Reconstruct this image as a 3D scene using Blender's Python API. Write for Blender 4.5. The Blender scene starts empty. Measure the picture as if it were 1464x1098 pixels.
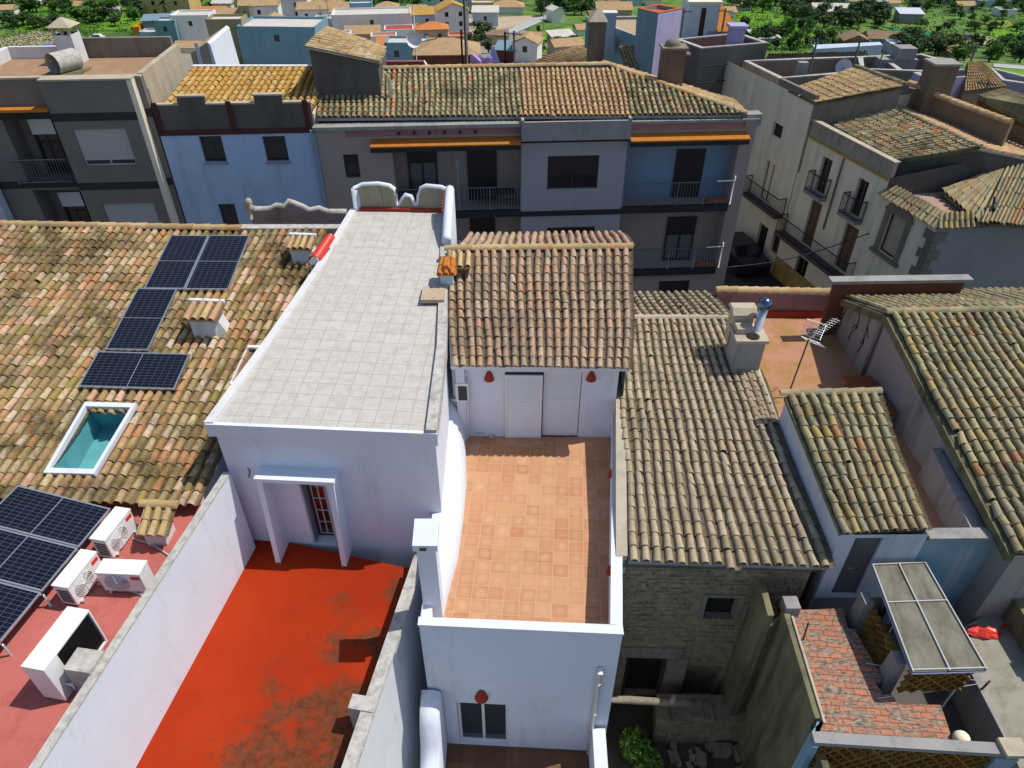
import bpy, math, random
from mathutils import Vector, Matrix, noise as mnoise
R = random.Random(11)
sc = bpy.context.scene
col = sc.collection
rad = math.radians
# ---------------------------------------------------------------- camera, sky, sun, exposure
F, CX, CY, TH, CH = 1015.0, 732.0, 549.0, rad(38), 20.0
cd = bpy.data.cameras.new('camera'); cam = bpy.data.objects.new('camera', cd); col.objects.link(cam)
cam.location = (0, 0, CH); cam.rotation_euler = (rad(90) - TH, 0, 0)
cd.sensor_width = 36; cd.lens = 36 * F / 1464; cd.clip_end = 8000
sc.camera = cam
SUN = Vector((0.55, 0.14, 1)).normalized()
w = bpy.data.worlds.new('World'); sc.world = w; w.use_nodes = True
wn = w.node_tree.nodes; bg = wn['Background']; sky = wn.new('ShaderNodeTexSky')
sky.sky_type = 'NISHITA'; sky.sun_disc = False
sky.sun_elevation = math.asin(SUN.z); sky.sun_rotation = math.atan2(SUN.x, SUN.y)
w.node_tree.links.new(sky.outputs[0], bg.inputs[0]); bg.inputs[1].default_value = 0.115
sl = bpy.data.lights.new('sun', 'SUN'); sl.energy = 3.85; sl.angle = rad(.5); sl.color = (1, .93, .82)
so = bpy.data.objects.new('sun', sl); col.objects.link(so)
so.rotation_euler = SUN.to_track_quat('Z', 'Y').to_euler(); so.location = SUN * 60
sc.view_settings.view_transform = 'Standard'; sc.view_settings.look = 'None'
sc.view_settings.exposure = 0.1; sc.view_settings.gamma = 1

# ---------------------------------------------------------------- where a point of the place is
FW = Vector((0, math.cos(TH), -math.sin(TH))); UP = Vector((0, math.sin(TH), math.cos(TH)))
O = Vector((0, 0, CH))
def ray(px, py): return Vector((1, 0, 0)) * ((px - CX) / F) - UP * ((py - CY) / F) + FW
def Z(px, py, z):
    d = ray(px, py); return O + d * ((z - CH) / d.z)
def YP(px, py, y):
    d = ray(px, py); return O + d * (y / d.y)
def dep(p): return (p - O).dot(FW)
def onplane(px, py, p0, n):
    d = ray(px, py); return O + d * ((p0 - O).dot(n) / d.dot(n))
def V(*a): return Vector(a)

# ---------------------------------------------------------------- mesh collector
class M:
    def __init__(s): s.v = []; s.f = []; s.r = []; s.s = []
    def face(s, pts, r=0.0, sm=False):
        n = len(s.v); s.v += [tuple(p) for p in pts]; s.f.append(tuple(range(n, n + len(pts)))); s.r.append(r); s.s.append(sm)
    def add(s, pts, faces, r=0.0, sm=False):
        n = len(s.v); s.v += [tuple(p) for p in pts]
        for f in faces: s.f.append(tuple(n + i for i in f)); s.r.append(r); s.s.append(sm)
    def hexa(s, b, t, r=0.0):
        k = len(b)
        s.add(list(b) + list(t), [tuple(reversed(range(k))), tuple(range(k, 2 * k))] + [(i, (i + 1) % k, k + (i + 1) % k, k + i) for i in range(k)], r)
    def box(s, x0, x1, y0, y1, z0, z1, r=0.0):
        b = [(x0, y0, z0), (x1, y0, z0), (x1, y1, z0), (x0, y1, z0)]
        s.hexa(b, [(x, y, z1) for x, y, z in b], r)
    def obox(s, c, ax, ay, az, r=0.0):
        c, ax, ay, az = Vector(c), Vector(ax), Vector(ay), Vector(az)
        b = [c - ax - ay - az, c + ax - ay - az, c + ax + ay - az, c - ax + ay - az]
        s.hexa(b, [p + az * 2 for p in b], r)
    def prism(s, poly, z0, z1, r=0.0):
        zs = z1 if isinstance(z1, (list, tuple)) else [z1] * len(poly)
        zb = z0 if isinstance(z0, (list, tuple)) else [z0] * len(poly)
        s.hexa([(p[0], p[1], q) for p, q in zip(poly, zb)], [(p[0], p[1], q) for p, q in zip(poly, zs)], r)
    def wall(s, p0, p1, t, z0, z1, z1b=None, r=0.0):
        # wall from p0 to p1, thickness t laid to the left of the direction
        p0, p1 = Vector(p0[:2]), Vector(p1[:2]); d = (p1 - p0).normalized(); n = Vector((-d.y, d.x)) * t
        zb = z1 if z1b is None else z1b
        s.prism([p0, p1, p1 + n, p0 + n], z0, [z1, zb, zb, z1], r)
    def tube(s, pts, rr, n=8, caps=True, r=0.0):
        pts = [Vector(p) for p in pts]; rs = rr if isinstance(rr, (list, tuple)) else [rr] * len(pts)
        base = len(s.v)
        for i, p in enumerate(pts):
            d = (pts[min(i + 1, len(pts) - 1)] - pts[max(i - 1, 0)]).normalized()
            a = d.orthogonal().normalized() if abs(d.z) > .95 else Vector((-d.y, d.x, 0)).normalized()
            b = d.cross(a)
            for k in range(n):
                t = 2 * math.pi * k / n; s.v.append(tuple(p + (a * math.cos(t) + b * math.sin(t)) * rs[i]))
        for i in range(len(pts) - 1):
            for k in range(n):
                s.f.append((base + i * n + k, base + i * n + (k + 1) % n, base + (i + 1) * n + (k + 1) % n, base + (i + 1) * n + k)); s.r.append(r); s.s.append(True)
        if caps:
            for e in (0, len(pts) - 1):
                s.f.append(tuple(base + e * n + k for k in range(n))); s.r.append(r); s.s.append(False)
    def lathe(s, c, prof, n=14, ax=(0, 0, 1), r=0.0):
        c, ax = Vector(c), Vector(ax).normalized(); s.tube([c + ax * z for q, z in prof], [max(q, 1e-4) for q, z in prof], n, True, r)

WL = {}
def mk(name, m, mat, parent=None, label=None, cat=None, group=None, kind=None, origin=None):
    me = bpy.data.meshes.new(name)
    if parent is not None: off = WL[parent.name]
    else:
        xs = [v[0] for v in m.v]; ys = [v[1] for v in m.v]; zs = [v[2] for v in m.v]
        off = Vector(origin) if origin else Vector(((min(xs) + max(xs)) / 2, (min(ys) + max(ys)) / 2, min(zs)))
    me.from_pydata([(v[0] - off.x, v[1] - off.y, v[2] - off.z) for v in m.v], [], m.f)
    a = me.attributes.new('rnd', 'FLOAT', 'FACE'); a.data.foreach_set('value', m.r)
    me.polygons.foreach_set('use_smooth', m.s)
    me.materials.append(mat)
    me.update()
    o = bpy.data.objects.new(name, me); col.objects.link(o)
    if parent is not None: o.parent = parent
    else: o.location = off
    WL[o.name] = off
    if label: o['label'] = label
    if cat: o['category'] = cat
    if group: o['group'] = group
    if kind: o['kind'] = kind
    return o
def struct(name, m, mat): return mk(name, m, mat, kind='structure')
def thing(name, label, cat, loc=(0, 0, 0), group=None):
    o = bpy.data.objects.new(name, None); o.empty_display_size = .3; col.objects.link(o); o.location = loc
    o['label'] = label; o['category'] = cat
    if group: o['group'] = group
    WL[o.name] = Vector(loc); return o
def dup(src, loc, rz=0, label=None, scale=None, group=None, top=True):
    c = src.copy(); col.objects.link(c)
    if top:
        c.location = loc; c.rotation_euler = (src.rotation_euler.x, src.rotation_euler.y, rz)
        if scale: c.scale = scale if isinstance(scale, (tuple, list)) else (scale,) * 3
        if label: c['label'] = label
        if group: c['group'] = group
    for ch in src.children:
        k = dup(ch, None, top=False); k.parent = c
    return c

# ---------------------------------------------------------------- procedural materials
def nodes(name):
    m = bpy.data.materials.new(name); m.use_nodes = True; nt = m.node_tree
    return m, nt, nt.nodes, nt.links, nt.nodes['Principled BSDF']
def ramp(nd, stops, interp='LINEAR'):
    r = nd.new('ShaderNodeValToRGB'); r.color_ramp.interpolation = interp; e = r.color_ramp.elements
    while len(e) > 1: e.remove(e[-1])
    e[0].position = stops[0][0]; c = stops[0][1]; e[0].color = (*c, 1) if len(c) == 3 else c
    for p, c in stops[1:]:
        k = e.new(p); k.color = (*c, 1) if len(c) == 3 else c
    return r
def coords(nd, ln, scale=(1, 1, 1), rot=(0, 0, 0)):
    tc = nd.new('ShaderNodeTexCoord'); mp = nd.new('ShaderNodeMapping'); ln.new(tc.outputs['Object'], mp.inputs[0])
    mp.inputs['Scale'].default_value = scale; mp.inputs['Rotation'].default_value = rot; return mp
def noise(nd, ln, src, scale, detail=6, rough=.6, dist=0):
    n = nd.new('ShaderNodeTexNoise'); ln.new(src.outputs[0], n.inputs['Vector'])
    n.inputs['Scale'].default_value = scale; n.inputs['Detail'].default_value = detail
    n.inputs['Roughness'].default_value = rough; n.inputs['Distortion'].default_value = dist; return n
def mixc(nd, ln, fac, a, b, mode='MIX'):
    x = nd.new('ShaderNodeMix'); x.data_type = 'RGBA'; x.blend_type = mode
    for v, i in ((fac, 0), (a, 6), (b, 7)):
        if hasattr(v, 'links'): ln.new(v, x.inputs[i])
        elif isinstance(v, (int, float)): x.inputs[i].default_value = v
        else: x.inputs[i].default_value = (*v, 1)
    return x.outputs[2]
def bumpn(nd, ln, bs, h, strength=.3, dist=.02):
    b = nd.new('ShaderNodeBump'); b.inputs['Strength'].default_value = strength; b.inputs['Distance'].default_value = dist
    ln.new(h, b.inputs['Height']); ln.new(b.outputs[0], bs.inputs['Normal'])
CACHE = {}
def plaster(name, c, c2=None, stain=None, amt=.45, scale=1.2, rough=.88, bump=.25, streak=True, fine=45, pos=.5):
    """rendered wall, concrete, paint: mottling, run-off stains with their own shape, fine grain"""
    if name in CACHE: return CACHE[name]
    m, nt, nd, ln, bs = nodes(name); bs.inputs['Roughness'].default_value = rough; bs.inputs['Specular IOR Level'].default_value = .12
    c2 = c2 or tuple(x * .82 for x in c); stain = stain or tuple(x * .55 for x in c)
    mp = coords(nd, ln); n1 = noise(nd, ln, mp, scale, 8, .65)
    r1 = ramp(nd, [(.35, (0, 0, 0)), (.68, (1, 1, 1))]); ln.new(n1.outputs[0], r1.inputs[0])
    a = mixc(nd, ln, r1.outputs[0], c, c2)
    mp2 = coords(nd, ln, (1, 1, .16 if streak else 1)); n2 = noise(nd, ln, mp2, scale * 1.9, 9, .72, .3)
    r2 = ramp(nd, [(pos, (0, 0, 0)), (pos + .2, (amt,) * 3)]); ln.new(n2.outputs[0], r2.inputs[0])
    b = mixc(nd, ln, r2.outputs[0], a, stain)
    n3 = noise(nd, ln, mp, fine, 5, .7)
    r3 = ramp(nd, [(.3, (.86,) * 3), (.7, (1.08,) * 3)]); ln.new(n3.outputs[0], r3.inputs[0])
    d = mixc(nd, ln, 1.0, b, r3.outputs[0], 'MULTIPLY')
    ln.new(d, bs.inputs['Base Color']); bumpn(nd, ln, bs, n3.outputs[0], bump, .012)
    CACHE[name] = m; return m
def tilemat(name, pal, stain=(.08, .075, .05), amt=.5, lichen=None, pos=.5, lscale=9):
    """old curved clay tiles: every tile its own clay colour, lichen and soot patches over them"""
    m, nt, nd, ln, bs = nodes(name); bs.inputs['Roughness'].default_value = .9; bs.inputs['Specular IOR Level'].default_value = .12
    def sat(c, k=1.1): l = .3 * c[0] + .55 * c[1] + .15 * c[2]; return tuple(max(.004, l + (x - l) * k) for x in c)
    pal = [sat(c) for c in pal]; stain = sat(stain); lichen = sat(lichen) if lichen else None
    at = nd.new('ShaderNodeAttribute'); at.attribute_name = 'rnd'
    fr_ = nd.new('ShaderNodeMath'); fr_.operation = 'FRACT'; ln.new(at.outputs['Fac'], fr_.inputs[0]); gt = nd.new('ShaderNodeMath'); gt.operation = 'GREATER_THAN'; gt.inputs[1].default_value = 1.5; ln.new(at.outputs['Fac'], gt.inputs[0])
    r = ramp(nd, [(i / (len(pal)), c) for i, c in enumerate(pal)], 'CONSTANT'); ln.new(fr_.outputs[0], r.inputs[0])
    mp = coords(nd, ln); n1 = noise(nd, ln, mp, .8, 9, .7); r1 = ramp(nd, [(pos, (0, 0, 0)), (pos + .16, (amt,) * 3)]); ln.new(n1.outputs[0], r1.inputs[0])
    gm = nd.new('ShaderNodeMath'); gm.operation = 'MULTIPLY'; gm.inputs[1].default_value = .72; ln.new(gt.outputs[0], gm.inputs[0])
    a = mixc(nd, ln, r1.outputs[0], mixc(nd, ln, gm.outputs[0], r.outputs[0], (.04, .033, .022)), stain)   # channel tiles darkened: shade between the covers is put into the colour
    n2 = noise(nd, ln, mp, lscale, 6, .75); r2 = ramp(nd, [(.48, (0, 0, 0)), (.66, (.75,) * 3)]); ln.new(n2.outputs[0], r2.inputs[0])
    b = mixc(nd, ln, r2.outputs[0], a, lichen or stain)
    n3 = noise(nd, ln, mp, 38, 5, .7); r3 = ramp(nd, [(.3, (.7,) * 3), (.7, (1.15,) * 3)]); ln.new(n3.outputs[0], r3.inputs[0])
    ln.new(mixc(nd, ln, 1.0, b, r3.outputs[0], 'MULTIPLY'), bs.inputs['Base Color']); bumpn(nd, ln, bs, n3.outputs[0], .35, .012)
    return m
def plain(name, c, rough=.5, metal=0.0, var=.12, scale=14):
    if name in CACHE: return CACHE[name]
    m, nt, nd, ln, bs = nodes(name); bs.inputs['Roughness'].default_value = rough; bs.inputs['Metallic'].default_value = metal
    mp = coords(nd, ln); n = noise(nd, ln, mp, scale, 5, .6); r = ramp(nd, [(.3, tuple(x * (1 - var) for x in c)), (.7, tuple(min(1, x * (1 + var)) for x in c))])
    ln.new(n.outputs[0], r.inputs[0]); ln.new(r.outputs[0], bs.inputs['Base Color']); CACHE[name] = m; return m
def glass(name, c=(.012, .016, .02), rough=.08):
    m, nt, nd, ln, bs = nodes(name); bs.inputs['Base Color'].default_value = (*c, 1); bs.inputs['Roughness'].default_value = rough
    bs.inputs['Specular IOR Level'].default_value = .6; return m
def pavers(name, size, rz, c, c2, grout, gw=.035, centre=None, camt=.0, rough=.75, off=(0, 0), stain=None, samt=.4):
    """square floor tiles: joints, tile-to-tile variation, worn lighter patch on each tile"""
    m, nt, nd, ln, bs = nodes(name); bs.inputs['Roughness'].default_value = rough; bs.inputs['Specular IOR Level'].default_value = .15
    tc = nd.new('ShaderNodeTexCoord'); mp = nd.new('ShaderNodeMapping'); ln.new(tc.outputs['Object'], mp.inputs[0])
    mp.vector_type = 'POINT'; mp.inputs['Rotation'].default_value = (0, 0, rz); mp.inputs['Scale'].default_value = (1 / size, 1 / size, 1 / size); mp.inputs['Location'].default_value = (off[0], off[1], 0)
    fl = nd.new('ShaderNodeVectorMath'); fl.operation = 'FLOOR'; ln.new(mp.outputs[0], fl.inputs[0])
    fr = nd.new('ShaderNodeVectorMath'); fr.operation = 'FRACTION'; ln.new(mp.outputs[0], fr.inputs[0])
    sx = nd.new('ShaderNodeSeparateXYZ'); ln.new(fl.outputs[0], sx.inputs[0]); cb = nd.new('ShaderNodeCombineXYZ'); ln.new(sx.outputs[0], cb.inputs[0]); ln.new(sx.outputs[1], cb.inputs[1])
    wn_ = nd.new('ShaderNodeTexWhiteNoise'); wn_.noise_dimensions = '2D'; ln.new(cb.outputs[0], wn_.inputs['Vector'])
    a = mixc(nd, ln, wn_.outputs['Value'], c, c2)
    def mth(op, x, y=None):
        n = nd.new('ShaderNodeMath'); n.operation = op
        for i, v in enumerate((x, y)):
            if v is None: continue
            if hasattr(v, 'links'): ln.new(v, n.inputs[i])
            else: n.inputs[i].default_value = v
        return n.outputs[0]
    s2 = nd.new('ShaderNodeSeparateXYZ'); ln.new(fr.outputs[0], s2.inputs[0])
    dx = mth('ABSOLUTE', mth('SUBTRACT', s2.outputs[0], .5)); dy = mth('ABSOLUTE', mth('SUBTRACT', s2.outputs[1], .5))
    mpn = coords(nd, ln); n2 = noise(nd, ln, mpn, 5, 6, .65)
    if centre:
        rr = mth('SQRT', mth('ADD', mth('MULTIPLY', dx, dx), mth('MULTIPLY', dy, dy)))
        wob = mth('ADD', rr, mth('MULTIPLY', mth('SUBTRACT', n2.outputs[0], .5), 1.3))
        cr = ramp(nd, [(.12, (camt,) * 3), (.42, (0, 0, 0))]); ln.new(wob, cr.inputs[0]); wv = nd.new('ShaderNodeVectorMath'); wv.operation = 'ADD'; wv.inputs[1].default_value = (17.3, 5.1, 0); ln.new(cb.outputs[0], wv.inputs[0]); w2 = nd.new('ShaderNodeTexWhiteNoise'); w2.noise_dimensions = '2D'; ln.new(wv.outputs[0], w2.inputs['Vector']); a = mixc(nd, ln, mth('MULTIPLY', cr.outputs[0], mth('POWER', w2.outputs['Value'], .8)), a, centre)
    r2 = ramp(nd, [(.45, (0, 0, 0)), (.7, (samt,) * 3)]); ln.new(n2.outputs[0], r2.inputs[0])
    a = mixc(nd, ln, r2.outputs[0], a, stain or tuple(x * .75 for x in c))
    mx = mth('MAXIMUM', dx, dy); g = mth('GREATER_THAN', mx, .5 - gw / 2)
    a = mixc(nd, ln, g, a, grout); ln.new(a, bs.inputs['Base Color'])
    bumpn(nd, ln, bs, mth('SUBTRACT', 1.0, g), .4, .006); return m

# ---------------------------------------------------------------- builders shared by many things
def lerp(a, b, t): return a + (b - a) * t
def bil(A, B, C, D, u, v): return lerp(lerp(A, B, u), lerp(D, C, u), v)
def tiles(m, A, B, C, D, nc, nr, seed=1, keep=None, jit=1.0, fat=1.0):
    """barrel tiles between A (top left), B (top right), C (bottom right), D (bottom left)"""
    rr = random.Random(seed); n = (B - A).cross(D - A).normalized()
    if n.z < 0: n = -n
    S = 6
    for i in range(nc):
        u = (i + .5) / nc; wob = rr.uniform(-.1, .1); ph = rr.uniform(0, 6.28)
        for j in range(nr):
            if keep and not keep(u, (j + .5) / nr): continue
            v0, v1 = j / nr - .1 / nr * rr.random(), (j + 1.06 + rr.uniform(-.05, .05) * jit) / nr
            uo = rr.uniform(-.06, .06) * jit / nc
            if rr.random() < .012 * jit: v0 += .22 / nr; v1 += .3 / nr; uo *= 2.5            # a slipped tile
            wav = .10 / nc * math.sin(ph * .3 + i * .21 + j * .45) + .05 / nc * math.sin(ph + j * .8)
            sag = (mnoise.noise(V(u * nc * .13 + seed, j * .16, seed * 1.7))) * .045 * jit
            T = bil(A, B, C, D, u + uo + wav, v0) + n * sag; Bm = bil(A, B, C, D, u - uo + wav, v1) + n * sag
            ct = (bil(A, B, C, D, u + .5 / nc, v0) - bil(A, B, C, D, u - .5 / nc, v0)); cb = (bil(A, B, C, D, u + .5 / nc, v1) - bil(A, B, C, D, u - .5 / nc, v1))
            pt_ = mnoise.noise(V(u * nc * .22 + seed * 3, j * .2, 4.1)) * .9; r = (rr.random() * .62 + pt_ + 1) % 1 * .999; sp = cb.length; hh = .40 * sp * fat
            lift = (.028 + rr.uniform(-.006, .01) * jit)
            top = []; bot = []
            for k in range(S + 1):
                a = math.pi * k / S; x, z = -math.cos(a), math.sin(a)
                top.append(T + ct * (.30 * x * fat) + n * (hh * .86 * z + .012)); bot.append(Bm + cb * (.36 * x * fat) + n * (hh * z + lift))
            m.add(top + bot, [(k, k + 1, S + 2 + k, S + 1 + k) for k in range(S)], r, True)
            inn = [Bm + cb * (.36 * -math.cos(math.pi * k / S) * fat * .8) + n * (hh * math.sin(math.pi * k / S) * .8 + lift) for k in range(S + 1)]
            m.add(bot + inn, [(k, k + 1, S + 2 + k, S + 1 + k) for k in range(S)], r)
            # channel tile on the right of the cover
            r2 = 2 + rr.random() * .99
            pts = []
            for vv, l in ((v0, 0), (v1, .014)):
                for x, z in ((.14, .06), (.34, .0), (.5, -.012), (.66, .0), (.86, .06)):
                    pts.append(bil(A, B, C, D, u + x / nc + wav, vv) + n * (z * sp / .21 * .6 + l + sag))
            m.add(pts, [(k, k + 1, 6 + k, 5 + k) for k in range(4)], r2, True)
def ridge(m, a, b, rr=.1, seg=.36, seed=3):
    a, b = Vector(a), Vector(b); L = (b - a).length; n = max(1, int(L / seg)); q = random.Random(seed)
    d = (b - a) / n; s = Vector((-d.y, d.x, 0)).normalized()
    for i in range(n):
        p0, p1 = a + d * i - d * .04, a + d * (i + 1.05); r = q.random() * .999; S = 6; t = []; e = []
        for k in range(S + 1):
            an = math.pi * k / S; t.append(p0 + s * (math.cos(an) * rr * .95) + V(0, 0, math.sin(an) * rr * .85)); e.append(p1 + s * (math.cos(an) * rr * 1.08) + V(0, 0, math.sin(an) * rr + .012))
        m.add(t + e, [(k, k + 1, S + 2 + k, S + 1 + k) for k in range(S)], r, True)
        m.face(e, r); m.face(t, r)
def slabq(m, A, B, C, D, t, r=0.0):
    n = V(0, 0, -t); m.hexa([p + n for p in (A, B, C, D)], [A, B, C, D], r)
class Fac:
    """a facade plane seen from outside, p0 on the left, p1 on the right"""
    def __init__(s, p0, p1):
        s.p0, s.p1 = V(p0[0], p0[1], 0), V(p1[0], p1[1], 0); d = s.p1 - s.p0; s.L = d.length; s.u = d / s.L; s.n = V(s.u.y, -s.u.x, 0)
    def pt(s, u, z, off=0.0): return s.p0 + s.u * u + s.n * off + V(0, 0, z)
    def uv(s, px, py, off=0.0):
        q = onplane(px, py, s.p0 + s.n * off, s.n); return ((q - s.p0).dot(s.u), q.z)
    def op(s, x0, y0, x1, y1, rec=.18, off=0.0):
        a, b = s.uv(x0, y0, off), s.uv(x1, y1, off); return (min(a[0], b[0]), max(a[0], b[0]), min(a[1], b[1]), max(a[1], b[1]), rec)
    def build(s, m, z0, z1, ops=(), off=0.0, ua=0.0, ub=None, back=False):
        ub = s.L if ub is None else ub
        us = sorted({ua, ub} | {min(max(x, ua), ub) for o in ops for x in o[:2]}); vs = sorted({z0, z1} | {min(max(x, z0), z1) for o in ops for x in o[2:4]})
        for a, b in zip(us, us[1:]):
            for c, d in zip(vs, vs[1:]):
                x, y = (a + b) / 2, (c + d) / 2
                if any(o[0] < x < o[1] and o[2] < y < o[3] for o in ops): continue
                m.face([s.pt(a, c, off), s.pt(b, c, off), s.pt(b, d, off), s.pt(a, d, off)])
        for o in ops:
            a, b, c, d, rc = o[:5]
            f = [s.pt(a, c, off), s.pt(b, c, off), s.pt(b, d, off), s.pt(a, d, off)]; k = [p - s.n * rc for p in f]
            for i in range(4): m.face([f[i], f[(i + 1) % 4], k[(i + 1) % 4], k[i]])
            if len(o) > 5: m.face(k)
def bar(m, s, a, b, c, d, o0, o1):
    m.hexa([s.pt(a, c, o1), s.pt(b, c, o1), s.pt(b, c, o0), s.pt(a, c, o0)], [s.pt(a, d, o1), s.pt(b, d, o1), s.pt(b, d, o0), s.pt(a, d, o0)])
def window(par, s, o, fm, gm, name='window', mull=1, rail=0, fw=.06, off=0.0, label=None, shut=0.0, sm=None, sill=None):
    a, b, c, d, rc = o[:5]; e = .004; a += e; b -= e; c += e; d -= e; o0, o1 = off - rc + .002, off - rc + .06
    m = M(); bar(m, s, a, b, d - fw, d, o0, o1); bar(m, s, a, b, c, c + fw, o0, o1); bar(m, s, a, a + fw, c + fw, d - fw, o0, o1); bar(m, s, b - fw, b, c + fw, d - fw, o0, o1)
    for i in range(mull):
        x = a + (b - a) * (i + 1) / (mull + 1); bar(m, s, x - fw / 2, x + fw / 2, c + fw, d - fw, o0, o1)
    for i in range(rail):
        y = c + (d - c) * (i + 1) / (rail + 1); bar(m, s, a + fw, b - fw, y - fw / 4, y + fw / 4, o0, o1 - .01)
    f = mk(name, m, fm, par, label)
    g = M(); bar(g, s, a + fw, b - fw, c + fw, d - fw, o0 + .01, o0 + .03); mk('pane', g, gm, f)
    if shut > 0:
        g = M(); h = (d - c) * shut; n = max(3, int(h / .05))
        for i in range(n):
            z1 = d - h * i / n; bar(g, s, a + .01, b - .01, z1 - h / n * .86, z1, o1 + .01, o1 + .03)
        g.face([s.pt(a + .01, d - h, o1 + .008), s.pt(b - .01, d - h, o1 + .008), s.pt(b - .01, d, o1 + .008), s.pt(a + .01, d, o1 + .008)])
        mk('roller_shutter', g, sm or fm, f)
    if sill:
        g = M(); bar(g, s, a - .06, b + .06, c - .07, c, off + .0, off + .07); mk('sill', g, sill, f)
    return f
def railing(par, pa, pb, h, mat, n, name='railing', t=.022, mid=False, posts=0, label=None):
    m = M(); pa, pb = Vector(pa), Vector(pb); u = V(0, 0, 1)
    m.tube([pa + u * h, pb + u * h], t * 1.2, 6); m.tube([pa + u * .08, pb + u * .08], t, 6)
    for i in range(n + 1):
        p = lerp(pa, pb, i / n); m.tube([p + u * .08, p + u * h], t * .5, 5)
    for i in range(posts + 1):
        p = lerp(pa, pb, i / max(1, posts)); m.tube([p, p + u * h], t * 1.1, 6)
    if par is None: return m
    return mk(name, m, mat, par, label)
# ---------------------------------------------------------------- materials
WHITE = plaster('white_render', (.72, .77, .86), (.67, .72, .82), (.46, .45, .42), .5, .8, pos=.54)
WHITE2 = plaster('old_white_render', (.70, .71, .72), (.6, .61, .63), (.3, .29, .26), .55, 1.1, pos=.55)
CAP = plaster('weathered_cap', (.55, .54, .51), (.44, .43, .4), (.18, .17, .15), .6, 3, pos=.45, streak=False)
GREY = plaster('grey_cement', (.25, .22, .18), (.19, .17, .14), (.08, .07, .05), .6, .9)
LGREY = plaster('pale_cement', (.34, .335, .33), (.27, .265, .26), (.12, .11, .1), .6, .9)
DGREY = plaster('dark_cement', (.125, .115, .105), (.095, .09, .08), (.05, .048, .044), .5, .9)
TAUPE = plaster('taupe_facade', (.40, .335, .295), (.36, .305, .27), (.24, .2, .18), .35, .5, fine=70)
BLUEG = plaster('bluish_facade', (.40, .375, .39), (.37, .345, .365), (.26, .24, .25), .35, .5, fine=70)
BLUEW = plaster('pale_blue_facade', (.42, .55, .74), (.36, .48, .66), (.24, .28, .33), .5, .7, fine=22, bump=.6)
CREAM = plaster('cream_facade', (.86, .8, .64), (.78, .71, .56), (.45, .4, .3), .6, .55, pos=.47)
PINKW = plaster('mauve_render', (.36, .21, .21), (.3, .19, .2), (.15, .1, .1), .5)
OCHRE = plaster('ochre_cement', (.5, .43, .33), (.42, .37, .29), (.2, .17, .13), .5)
MOSSY = plaster('mossy_cement', (.23, .21, .12), (.15, .14, .08), (.045, .045, .035), .8, .7, pos=.45)
CRACK = plaster('cracked_grey_render', (.36, .34, .33), (.29, .275, .27), (.12, .11, .1), .7, .9)
BAND = plaster('dark_band', (.045, .045, .045), (.035, .035, .035), (.02, .02, .02), .3)
m_, nt, nd, ln, bs = nodes('red_floor_paint'); bs.inputs['Roughness'].default_value = .75; bs.inputs['Specular IOR Level'].default_value = .1; mp = coords(nd, ln)      # worn red paint, mould in one corner
sx_ = nd.new('ShaderNodeSeparateXYZ'); ln.new(mp.outputs[0], sx_.inputs[0]); mx_ = nd.new('ShaderNodeMath'); mx_.operation = 'MULTIPLY_ADD'; mx_.inputs[1].default_value = .085; ln.new(sx_.outputs[0], mx_.inputs[0]); my_ = nd.new('ShaderNodeMath'); my_.operation = 'MULTIPLY_ADD'; my_.inputs[1].default_value = -.06; my_.inputs[2].default_value = -.23; ln.new(sx_.outputs[1], my_.inputs[0]); ln.new(my_.outputs[0], mx_.inputs[2])
n1 = noise(nd, ln, mp, 1.1, 9, .72, .2); ad_ = nd.new('ShaderNodeMath'); ad_.operation = 'ADD'; ln.new(n1.outputs[0], ad_.inputs[0]); ln.new(mx_.outputs[0], ad_.inputs[1]); r1 = ramp(nd, [(.5, (0, 0, 0)), (.62, (.8,) * 3), (.8, (.92,) * 3)]); ln.new(ad_.outputs[0], r1.inputs[0])
n2 = noise(nd, ln, mp, .5, 6, .6); r2 = ramp(nd, [(.35, (.37, .034, .006)), (.65, (.30, .024, .005))]); ln.new(n2.outputs[0], r2.inputs[0]); n3 = noise(nd, ln, mp, 7, 7, .7); r3 = ramp(nd, [(.35, (.06, .025, .012)), (.55, (.11, .055, .025)), (.66, (.3, .03, .009))]); ln.new(n3.outputs[0], r3.inputs[0])
n4 = noise(nd, ln, mp, 40, 5, .7); r4 = ramp(nd, [(.3, (.88,) * 3), (.7, (1.1,) * 3)]); ln.new(n4.outputs[0], r4.inputs[0]); ln.new(mixc(nd, ln, 1.0, mixc(nd, ln, r1.outputs[0], r2.outputs[0], r3.outputs[0]), r4.outputs[0], 'MULTIPLY'), bs.inputs['Base Color']); bumpn(nd, ln, bs, n4.outputs[0], .2, .008); REDF = m_
PINKF = plaster('pink_floor_paint', (.50, .15, .13), (.44, .13, .11), (.27, .06, .045), .6, .5, streak=False, rough=.7)
MOSSF = plaster('mossy_pink_floor', (.50, .24, .17), (.4, .22, .13), (.3, .2, .03), .95, .7, streak=False, pos=.46, rough=.9)
ORANGE = plaster('orange_awning_tile', (.52, .2, .035), (.45, .16, .03), (.3, .14, .06), .6, 2.5, streak=False)
CLAY = plaster('terracotta', (.42, .13, .05), (.35, .1, .045), (.2, .08, .04), .5, 6, streak=False)
CLAYR = plaster('red_clay_lamp', (.38, .055, .03), (.3, .045, .03), (.15, .03, .02), .4, 9, streak=False)
ASPH = plaster('street_asphalt', (.055, .055, .057), (.045, .045, .046), (.03, .03, .03), .6, 2, streak=False)
DIRT = plaster('plot_earth', (.1, .085, .06), (.065, .055, .04), (.03, .03, .02), .7, 2, streak=False, bump=.8)
STONE = plaster('rubble_stone', (.32, .26, .18), (.2, .165, .115), (.07, .06, .045), .8, 3.5, streak=False, bump=.9, fine=25)
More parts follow.
